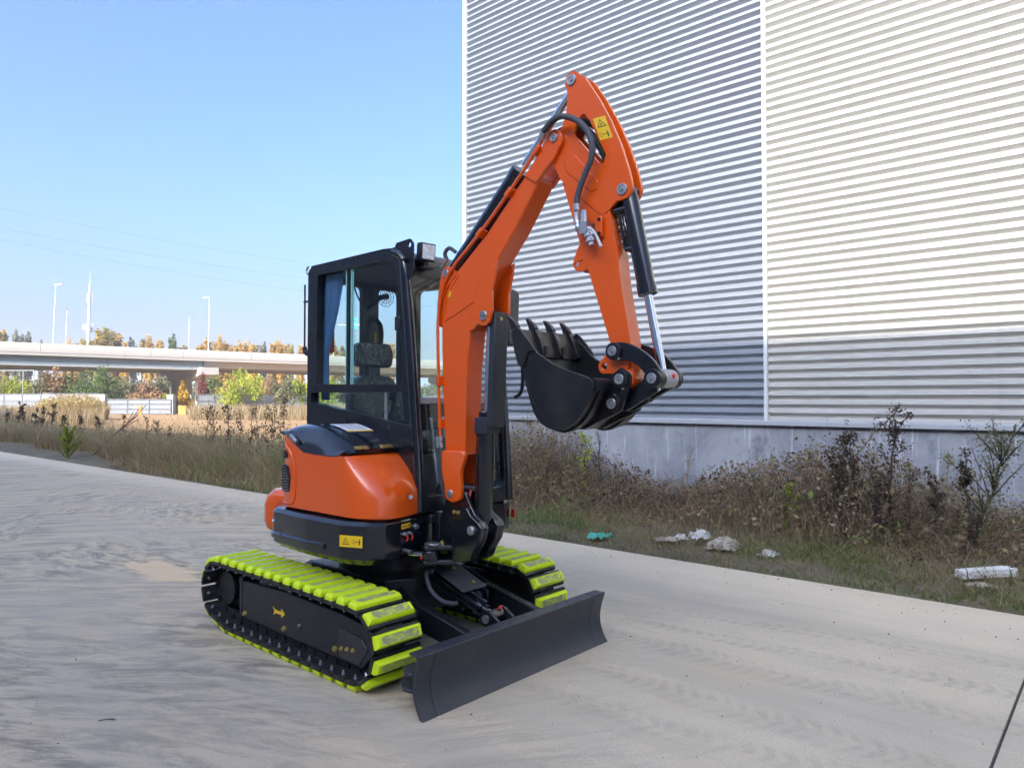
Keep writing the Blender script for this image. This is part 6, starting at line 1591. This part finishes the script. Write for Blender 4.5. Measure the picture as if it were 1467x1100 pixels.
for i, (px_, n_, py, ln, kw, lab) in enumerate((
        (1272, 9.0, 588, (0.06, 0.0), dict(nb=18, spread=0.17, nleaf=1100, lsize=0.03, r0=0.016, top=0.7, leaf='dark', tint=(0.0, 1.0)), 'tallest dark brown weed with feathery top in front of the plinth'),
        (1175, 8.8, 618, (0.30, -0.2), dict(nb=13, spread=0.14, nleaf=800, lsize=0.03, r0=0.015, top=0.75, leaf='dark', tint=(0.0, 1.0)), 'dark weed stalk leaning right, left of the tallest weed'),
        (1178, 9.1, 610, (0.45, -0.35), dict(nb=6, spread=0.14, nleaf=150, lsize=0.03, r0=0.010, top=0.3, tint=(0.4, 0.85)), 'slanting weed stalk with pale seed head left of the tallest weed'),
        (1386, 8.5, 640, (0.0, 0.03), dict(nb=10, spread=0.08, nleaf=700, lsize=0.032, r0=0.014, top=0.9, leaf='dark', tint=(0.0, 1.0)), 'upright dark weed stalk next to the green branching weed'),
        (1392, 8.55, 606, (0.30, -0.22), dict(nb=30, spread=0.32, nleaf=1300, lsize=0.026, r0=0.018, top=0.55, leaf='olive'), 'big branching green weed near the right edge, above the white foam bar'),
        (1352, 9.8, 645, (0.02, 0.0), dict(nb=16, spread=0.07, nleaf=220, lsize=0.03, r0=0.008, top=0.7, leaf='olive', tint=(0.7, 1.0), stem='stem_brown'), 'slim pale green weed spire before the plinth'),
        (975, 9.6, 640, (0.16, -0.1), dict(nb=10, spread=0.13, nleaf=160, lsize=0.022, r0=0.008, top=0.5, stem='stem_brown', tint=(0.5, 0.85)), 'thin dry weed leaning right alone before the stained plinth'),
        (838, 9.3, 626, (0.0, 0.0), dict(nb=10, spread=0.22, nleaf=150, lsize=0.045, r0=0.010, top=0.5, leaf='lime', tint=(0.3, 1.0)), 'weed with lime yellow leaves right of the cab'),
        (862, 9.2, 600, (-0.06, 0.02), dict(nb=12, spread=0.22, nleaf=120, lsize=0.026, r0=0.011, top=0.55), 'dark twiggy weed under the bucket'),
        (758, 9.2, 606, (0.05, 0.0), dict(nb=16, spread=0.26, nleaf=420, lsize=0.03, r0=0.010, top=0.7, tint=(0.3, 0.85), stem='stem_brown'), 'brown bushy weed just right of the cab'),
        (795, 9.5, 628, (-0.08, 0.0), dict(nb=14, spread=0.24, nleaf=300, lsize=0.03, r0=0.010, top=0.7, tint=(0.3, 0.85), stem='stem_brown'), 'brown bushy weed between the cab and the lime leaved weed'),
        (1068, 9.9, 635, (0.05, 0.0), dict(nb=4, spread=0.05, nleaf=70, lsize=0.022, r0=0.006, top=0.5, tint=(0.2, 0.5), stem='stem_brown'), 'thin reddish weed stalk left of the wall seam stain'),
        (1110, 9.7, 640, (-0.03, 0.0), dict(nb=4, spread=0.06, nleaf=80, lsize=0.022, r0=0.006, top=0.5, tint=(0.2, 0.6), stem='stem_brown'), 'thin weed stalk below the vertical wall trim'),
        (1230, 8.8, 655, (-0.05, 0.05), dict(nb=12, spread=0.15, nleaf=600, lsize=0.032, r0=0.015, top=0.85, leaf='dark', tint=(0.0, 1.0)), 'short dark weed stalk between the leaning weeds and the tallest'),
        (1152, 9.0, 640, (0.05, 0.0), dict(nb=18, spread=0.3, nleaf=520, lsize=0.032, r0=0.012, top=0.75, tint=(0.35, 0.97), stem='stem_brown'), 'bushy brown green weed below the wall trim'),
        (1205, 8.6, 668, (-0.04, 0.0), dict(nb=18, spread=0.16, nleaf=900, lsize=0.034, r0=0.018, top=0.9, leaf='dark', tint=(0.0, 1.0)), 'dense dark weed in the middle of the thicket, left one'),
        (1250, 8.5, 690, (0.03, 0.0), dict(nb=18, spread=0.16, nleaf=800, lsize=0.034, r0=0.018, top=0.9, leaf='dark', tint=(0.0, 1.0)), 'dense dark weed in the middle of the thicket, right one'),
        (1300, 8.7, 672, (0.02, 0.0), dict(nb=14, spread=0.22, nleaf=420, lsize=0.032, r0=0.012, top=0.8, tint=(0.1, 0.6)), 'brown weed close right of the tallest weed'),
        (1095, 8.9, 665, (0.0, 0.0), dict(nb=16, spread=0.3, nleaf=420, lsize=0.034, r0=0.010, top=0.8, tint=(0.5, 1.0), stem='stem_brown'), 'greenish brown weed left of the bushy weed'),
        (775, 8.8, 640, (0.04, 0.0), dict(nb=18, spread=0.28, nleaf=480, lsize=0.034, r0=0.010, top=0.8, tint=(0.2, 0.8), stem='stem_brown'), 'broad brown weed in front of the bushy weeds by the cab'),
        (815, 8.9, 655, (0.0, 0.0), dict(nb=16, spread=0.28, nleaf=380, lsize=0.034, r0=0.010, top=0.8, tint=(0.4, 1.0), stem='stem_brown'), 'greenish weed left of the lime leaved weed'),
        (1335, 8.9, 690, (0.05, 0.0), dict(nb=12, spread=0.15, nleaf=560, lsize=0.03, r0=0.013, top=0.85, leaf='dark', tint=(0.0, 1.0)), 'short dark weed right of the tallest weed'),
        (1130, 8.5, 690, (0.02, 0.0), dict(nb=8, spread=0.2, nleaf=160, lsize=0.045, r0=0.008, top=0.7, leaf='lime', tint=(0.0, 0.6)), 'low green leafy weed in front of the dead thicket'))):
    b0_, z_ = at_px(px_, n_, py)
    weed(lab, b0_, max(0.35, z_), lean=ln, seed=100 + i, group=G, **kw)
ORD = 'first second third fourth fifth sixth seventh eighth ninth tenth eleventh twelfth thirteenth fourteenth fifteenth sixteenth'.split()
# dark stalks standing before the sunlit field
left = [(297, 7.6, 572, 0.03), (311, 8.4, 583, -0.1), (322, 8.0, 596, 0.1), (331, 7.8, 577, -0.05), (345, 8.2, 585, 0.0), (357, 7.5, 590, 0.06), (371, 8.3, 580, -0.05), (383, 7.7, 583, 0.02), (393, 8.2, 586, 0.0), (406, 8.0, 582, 0.02), (398, 9.2, 590, 0.1), (270, 8.3, 612, 0.0), (239, 8.1, 608, 0.1), (224, 7.6, 602, 0.03), (208, 8.4, 596, 0.1), (178, 8.6, 598, 0.0),
        (10, 10.2, 585, 0.0), (24, 9.8, 580, 0.2), (38, 10.4, 584, -0.2), (50, 9.5, 588, 0.1), (62, 9.9, 582, 0.0), (74, 10.3, 580, 0.1), (88, 9.8, 596, 0.1), (115, 9.4, 594, 0.0), (141, 9.2, 600, 0.0)]
for i, (px_, n_, py, ln) in enumerate(left):
    b0_, z_ = at_px(px_, n_, py)
    right_side = px_ > 160
    rank = sorted([q[0] for q in left if (q[0] > 160) == right_side]).index(px_)
    weed(f'dark dead weed stalk against the sunlit field, {ORD[rank]} from the green shrub towards the cab' if right_side else f'dark brown dock weed at far left, {ORD[rank]} from the left edge', b0_, max(0.5, z_), lean=(ln, ln * 0.3), nb=7, spread=0.17, nleaf=130, lsize=0.045 if right_side else 0.09, seed=300 + i, r0=0.012 if right_side else 0.022, top=0.45, tint=(0.0, 0.45),
         group='weed stalks before the field' if right_side else 'dock weeds at far left')
# small green shrub by the road
b0_, z_ = at_px(98, 7.0, 622)
weed('small green leafy shrub at the road edge, far left', b0_, 0.62, nb=24, spread=0.55, leaf='lime', nleaf=800, lsize=0.06, seed=77, r0=0.02, top=0.9, name='shrub', cat='shrub', tint=(0.0, 0.45))
b0_, z_ = at_px(135, 7.4)
t = tag(empty('fallen_branch', b0_), 'bare dark branch leaning out of the grass right of the green shrub', 'branch')
k = MB(); k.tube(catmull([(0, 0, 0.1), (0.5, -0.3, 0.45), (1.1, -0.6, 0.85), (1.7, -0.9, 1.1)], 4), [0.014] * 6 + [0.009] * 7, 6); k.build('limb', M['stem_dark'], t)
k = MB()
for u in range(9): k.tube([(0.7 + u * 0.1, -0.4 - u * 0.06, 0.6 + u * 0.06), (0.9 + u * 0.12, -0.45 - u * 0.1 + (u % 3) * 0.2, 0.75 + u * 0.09)], 0.008, 4)
k.build('twigs', M['stem_dark'], t)


def crown_mesh(name, rx, rz, z0, n, size, mat, seed, clump=14, cs=0.42, power=1.0):
    g = np.random.default_rng(seed)
    cc = g.normal(size=(clump, 3)); cc /= np.linalg.norm(cc, axis=1)[:, None]; cc *= (g.uniform(0.15, 0.82, clump) ** 0.6)[:, None]
    k = g.integers(0, clump, n)
    p = g.normal(size=(n, 3)); p /= np.linalg.norm(p, axis=1)[:, None]; p *= (g.uniform(0, 1, n) ** 0.45)[:, None]
    q = cc[k] + p * (cs * g.uniform(0.7, 1.25, clump))[k][:, None]
    taper = np.clip(1.0 - 0.5 * np.clip(q[:, 2], -1, 1) * power, 0.25, 1.4)
    Pn = np.stack([q[:, 0] * rx * taper, q[:, 1] * rx * taper, z0 + rz * (1 + q[:, 2])], 1)
    ct = g.uniform(0.1, 0.9, clump)
    V, qd, t, c = leaves(Pn, g.uniform(0.7, 1.4, n) * size, np.clip(ct[k] + g.normal(0, 0.16, n), 0, 1))
    return soup(name, V, qd, t, c, mat)
def trunk_mesh(h, r, seed, limbs=6, z0=0.3, spread=0.35):
    g = random.Random(seed); k = MB()
    k.tube([(0, 0, -0.2), (g.uniform(-.02, .02) * h, g.uniform(-.02, .02) * h, h * 0.5), (0, 0, h)], [r, r * 0.65, r * 0.15], 7)
    for i in range(limbs):
        z = h * (z0 + (0.9 - z0) * i / limbs); a = g.uniform(0, 6.28); L_ = h * spread * (1.1 - z / h)
        k.tube([(0, 0, z), (math.cos(a) * L_ * 0.6, math.sin(a) * L_ * 0.6, z + L_ * 0.6), (math.cos(a) * L_, math.sin(a) * L_, z + L_ * 1.2)], [r * 0.35, r * 0.22, r * 0.08], 5)
    return k.mesh('trunk', M['bark'], 60)
# poplars beyond the overpass
POP = {}
for i, (kind) in enumerate(('yellow', 'gold_green', 'grey', 'green')):
    for v in (0, 1):
        POP[(kind, v)] = (crown_mesh('crown', 1.0, 6.0, 4.0, 1700, 0.55, LEAF[kind], 500 + i * 7 + v, 34, 0.30, 0.12), trunk_mesh(14.5, 0.22, i * 3 + v, 8, 0.25, 0.10))
pop = [(4, 467, 11, 'gold_green'), (21, 474, 7, 'grey'), (31, 472, 7, 'grey'), (40, 477, 7, 'grey'), (57, 481, 6, 'grey'), (91, 485, 6, 'yellow'), (100, 484, 7, 'yellow'), (110, 484, 5, 'yellow'), (119, 481, 8, 'gold_green'), (134, 478, 12, 'gold_green'), (144, 464, 15, 'gold_green'), (156, 463, 14, 'gold_green'), (167, 474, 14, 'yellow'), (178, 483, 9, 'yellow'), (190, 477, 8, 'grey'), (204, 476, 10, 'gold_green'), (214, 478, 9, 'yellow'), (228, 480, 9, 'yellow'), (245, 472, 9, 'green'), (256, 491, 8, 'yellow'), (264, 490, 8, 'gold_green'), (281, 488, 9, 'gold_green'), (291, 483, 10, 'yellow'), (307, 482, 11, 'yellow'), (318, 480, 11, 'yellow'), (332, 487, 8, 'yellow'), (340, 487, 8, 'yellow'), (349, 484, 8, 'yellow'), (357, 487, 7, 'yellow'), (364, 486, 9, 'yellow'), (376, 484, 8, 'grey'), (391, 484, 9, 'yellow'), (400, 484, 8, 'yellow'), (408, 487, 8, 'yellow'), (416, 488, 8, 'gold_green'), (430, 488, 9, 'yellow'), (447, 487, 9, 'yellow'), (462, 486, 9, 'yellow'), (476, 482, 11, 'yellow'), (490, 487, 9, 'gold_green'), (546, 488, 9, 'yellow'), (560, 485, 10, 'yellow'), (575, 488, 9, 'gold_green')]
LAB = {'yellow': 'yellow autumn poplar beyond the overpass', 'gold_green': 'yellow green poplar beyond the overpass', 'grey': 'thin grey green tree beyond the overpass', 'green': 'dark green narrow tree standing out beyond the overpass'}
ORD = 'first second third fourth fifth sixth seventh eighth ninth tenth eleventh twelfth thirteenth fourteenth fifteenth sixteenth seventeenth eighteenth nineteenth twentieth twenty-first twenty-second twenty-third twenty-fourth twenty-fifth twenty-sixth'.split()
for i, (px_, py, w, kind) in enumerate(pop):
    d = 188 + 9 * math.sin(i * 2.3)
    x, y = along(d, px_); H_ = 1.6 + (573 - py) / 1029 * d
    cm, tm = POP[(kind, i % 2)]
    t = tag(empty('poplar_tree', (x, y, 0), i * 1.7), f'{LAB[kind]}, {ORD[sum(1 for q in pop[:i] if q[3] == kind)]} of its colour from the left', 'tree', {'yellow': 'yellow poplars beyond the overpass', 'gold_green': 'yellow green poplars beyond the overpass', 'grey': 'thin trees beyond the overpass', 'green': 'dark tree beyond the overpass'}[kind])
    sx = w / 2.0 / 1029 * d * 1.75
    for nm, me in (('crown', cm), ('trunk', tm)):
        o = link_mesh(nm, me, t); o.scale = (sx if nm == 'crown' else 1, sx if nm == 'crown' else 1, H_ / 16.0)
# bushes and small trees at the foot of the overpass
bush = [(6, 536, 572, 40, 'lime', 'yellow green'), (36, 541, 574, 30, 'lime', 'yellow green'), (62, 534, 574, 26, 'olive', 'olive'), (78, 527, 565, 30, 'russet', 'orange brown'), (86, 538, 575, 34, 'green', 'green'), (112, 533, 574, 40, 'green', 'dark green'), (146, 527, 574, 44, 'green', 'large dark green'), (168, 540, 574, 30, 'olive', 'olive'), (186, 535, 572, 30, 'olive', 'olive grey'), (206, 545, 578, 34, 'russet', 'pinkish brown'), (228, 541, 575, 26, 'olive', 'olive'), (243, 561, 580, 14, 'lime', 'low yellow green'), (264, 548, 582, 14, 'yellow', 'small orange'), (290, 533, 575, 12, 'red', 'red leaved climbing'), (303, 538, 580, 30, 'green', 'mid green'), (324, 545, 582, 26, 'russet', 'russet'), (348, 528, 580, 42, 'lime', 'spreading lime green'), (366, 537, 584, 36, 'lime', 'lime'), (388, 541, 580, 30, 'russet', 'pale brown'), (407, 538, 582, 28, 'olive', 'olive'), (420, 538, 588, 30, 'lime', 'bright yellow green'), (440, 548, 588, 30, 'lime', 'bright yellow green'), (468, 542, 585, 32, 'lime', 'yellow green'), (500, 546, 585, 34, 'olive', 'olive'), (535, 543, 586, 36, 'lime', 'yellow green'), (566, 545, 586, 34, 'olive', 'olive')]
for i, (px_, y0_, y1_, w, kind, word) in enumerate(bush):
    d = 98 + 5 * math.sin(i * 1.9) if px_ not in (243, 264) else 82
    x, y = along(d, px_); H_ = 1.6 + (573 - y0_) / 1029 * d; rx = w / 2.0 / 1029 * d
    nb = sum(1 for b in bush[:i] if b[5] == word)
    t = tag(empty('bush_tree', (x, y, 0), i * 0.9), f'{word} bush at the foot of the overpass' + (f', {ORD[nb]} such from the left' if sum(1 for b in bush if b[5] == word) > 1 else ''), 'bush', f'{word} bushes under the overpass')
    link_mesh('crown', crown_mesh('crown', rx * 1.35, H_ * 0.46, H_ * 0.08, 1700, 0.32, LEAF[kind], 900 + i, 16, 0.46, 0.35), t)
    link_mesh('trunk', trunk_mesh(H_ * 0.85, 0.12, i + 50, 5, 0.2, 0.4), t)
# distant wood closing the view under the deck
n = 44000
xx = R.uniform(-320, 160, n); dd = R.uniform(225, 260, n)
P = np.stack([xx, dd, R.uniform(0, 1, n) ** 0.8 * (7.0 + 1.6 * np.sin(xx * 0.21) + 1.2 * np.sin(xx * 0.077 + 1))], 1)
tag(stuff('distant_wood', [leaves(P, R.uniform(0.8, 1.8, n), R.uniform(0, 1, n))], LEAF['olive'], rz=0.0), 'distant olive wood closing the view under the overpass', 'trees', kind='stuff')

# ================================================================ LITTER
M['foam'] = paint('white_foam', (0.62, 0.61, 0.58), 0.8, var=0.06, scale=30, bmp=0.3)
M['bag_green'] = paint('teal_plastic_bag', (0.05, 0.42, 0.30), 0.4, var=0.2)
M['bag_white'] = paint('white_plastic_bag', (0.50, 0.49, 0.46), 0.4, var=0.1)
M['card'] = paint('weathered_cardboard', (0.36, 0.31, 0.25), 0.8, var=0.25, scale=12, bmp=0.3)
M['bag_blue'] = paint('blue_plastic_bag', (0.04, 0.22, 0.55), 0.4, var=0.2)
def crumple(name, loc, sx, sy, amp, mat, label, cat, seed, rz=0.0, arch=0.0):
    g = np.random.default_rng(seed); N_ = 12
    t = tag(empty(name, loc, rz), label, cat)
    k = MB()
    H_ = g.normal(0, amp, (N_, N_)); H_ = (H_ + np.roll(H_, 1, 0) + np.roll(H_, 1, 1)) / 1.6
    ex = g.normal(0, 0.06, (N_, N_, 2))
    for i in range(N_):
        for j in range(N_):
            u, v = i / (N_ - 1) - 0.5, j / (N_ - 1) - 0.5
            k.v.append(((u + ex[i, j, 0]) * sx, (v + ex[i, j, 1]) * sy, 0.02 + abs(H_[i, j]) + arch * (1 - 4 * u * u) * (1 - 4 * v * v)))
    for i in range(N_ - 1):
        for j in range(N_ - 1): k.f.append((i * N_ + j, (i + 1) * N_ + j, (i + 1) * N_ + j + 1, i * N_ + j + 1))
    o = k.build('sheet', M[mat], t, smooth=0)
    md = o.modifiers.new('thick', 'SOLIDIFY'); md.thickness = 0.004
    return t
t = tag(empty('foam_bar', (4.20, 6.40, 0.035), rad(10)), 'long white foam packing bar lying on the verge at right', 'foam bar')
k = MB(); k.prism(round_poly([(-0.28, 0.0), (0.285, 0.0), (0.28, 0.075), (0.20, 0.082), (-0.27, 0.072)], 0.008, 2), -0.05, 0.05); k.build('block', M['foam'], t, bevel=0.008)
k = MB(); k.box(-0.20, 0.20, -0.054, -0.046, 0.03, 0.045); k.build('ridge', M['foam'], t, bevel=0.003)
crumple('green_bag', (1.0, 8.17, 0.02), 0.26, 0.14, 0.022, 'bag_green', 'crumpled teal green plastic bag on the verge behind the far track', 'bag', 1, 0.3, 0.04)
crumple('cardboard_sheet', (2.24, 7.62, 0.03), 0.30, 0.40, 0.014, 'card', 'weathered grey brown cardboard sheet lying on the verge', 'cardboard', 2, -0.5, 0.09)
crumple('plastic_sheet', (2.10, 8.02, 0.04), 0.22, 0.12, 0.02, 'bag_white', 'crumpled white plastic sheet behind the cardboard', 'plastic sheet', 3, 0.2, 0.08)
crumple('paper_scrap', (1.72, 8.0, 0.02), 0.24, 0.14, 0.012, 'card', 'pale torn paper left of the cardboard sheet', 'paper', 4, -0.2, 0.03)
crumple('paper_scrap', (1.88, 8.03, 0.03), 0.14, 0.12, 0.015, 'bag_white', 'white torn paper between the tan paper and the plastic sheet', 'paper', 14, 0.4, 0.05)
crumple('white_bag', (2.56, 7.22, 0.02), 0.19, 0.13, 0.015, 'bag_white', 'small white plastic bag right of the cardboard sheet', 'bag', 5, 0.5, 0.05)
crumple('broken_panel', (3.90, 6.02, 0.03), 0.20, 0.07, 0.010, 'card', 'small broken grey panel lying below the foam bar', 'panel', 6, -0.25, 0.02)
crumple('blue_bag', (*along(52, 8), 0.5), 0.6, 0.5, 0.12, 'bag_blue', 'blue plastic bag caught in the weeds at far left', 'bag', 7, 0.0, 0.1)
crumple('white_bag', (*along(46, 53), 0.2), 0.5, 0.4, 0.08, 'bag_white', 'white plastic bag among the weeds at far left', 'bag', 8, 0.0, 0.1)
# twigs and crumbs on the slab
t = tag(empty('twig', (-2.02, 3.62, 0.006), 0.2), 'small brown twig lying on the slab at bottom left', 'twig')
k = MB(); k.tube([(-0.04, 0, 0), (0.0, 0.006, 0.003), (0.04, -0.004, 0)], 0.0022, 5); k.tube([(0.01, 0.005, 0.002), (0.025, 0.014, 0.002)], 0.0015, 4); k.build('stick', M['stem_dark'], t)
n = 260
s = R.uniform(-14, 3, n); nn = N_ROAD - R.exponential(0.7, n)
P = np.stack([s, nn, np.full(n, 0.006)], 1)
n2 = 110
P2 = np.stack([R.uniform(-12, 0.5, n2), R.uniform(0.6, 6.5, n2), np.full(n2, 0.005)], 1)
tag(stuff('leaf_litter', [leaves(np.concatenate([P, P2]), np.concatenate([R.uniform(0.008, 0.026, n), R.uniform(0.006, 0.016, n2)]), R.uniform(0, 0.6, n + n2), 0.85)], M['tangle']), 'dry leaf crumbs and grit scattered on the slab', 'litter', kind='stuff')

n = 900
cs = np.concatenate([np.stack([R.uniform(-13, 1.0, 500), R.uniform(0.5, 6.5, 500)], 1), np.stack([R.uniform(-13, 3.0, 400), N_ROAD - R.exponential(0.25, 400) * (R.uniform(size=400) < 0.45) - 0.002], 1)])
rr = R.gamma(2.0, 0.0013, n) + 0.0015
oc = np.array([[1, 0, 0], [0, 1, 0], [-1, 0, 0], [0, -1, 0], [0, 0, 0.8], [0, 0, -0.5]], float)
V = (cs[:, None, :] * 0 if False else np.concatenate([cs, (rr * 0.45)[:, None]], 1)[:, None, :]) + oc[None] * rr[:, None, None] * R.uniform(0.6, 1.3, (n, 6, 1))
T = np.array([[0, 1, 4], [1, 2, 4], [2, 3, 4], [3, 0, 4], [1, 0, 5], [2, 1, 5], [3, 2, 5], [0, 3, 5]])
T = (np.arange(n)[:, None, None] * 6 + T[None]).reshape(-1, 3)
M['pebble'] = plant_mat('grit', [(0.0, (0.10, 0.09, 0.075)), (1.0, (0.42, 0.38, 0.31))], 0.0)
tag(link_mesh('grit', soup('grit', V.reshape(-1, 3), np.zeros((0, 4), int), T, np.repeat(R.uniform(0, 1, n), 6), M['pebble']), rot=(0, 0, RZ)), 'small stones and grit lying on the slab', 'grit', kind='stuff')

# ================================================================ HAZE
m = bpy.data.materials.new('thin_haze'); m.use_nodes = True
nt = m.node_tree; nt.nodes.clear()
out = node(nt, 'OutputMaterial'); pv = node(nt, 'VolumePrincipled')
pv.inputs['Color'].default_value = (0.93, 0.95, 1.0, 1); pv.inputs['Density'].default_value = 0.0005
nt.links.new(pv.outputs[0], out.inputs['Volume'])
k = MB(); k.box(-1700, 1700, -1700, 1700, -1.5, 46.0)
tag(k.build('haze', m, smooth=0), 'thin pale haze over the far field', 'haze', kind='stuff')
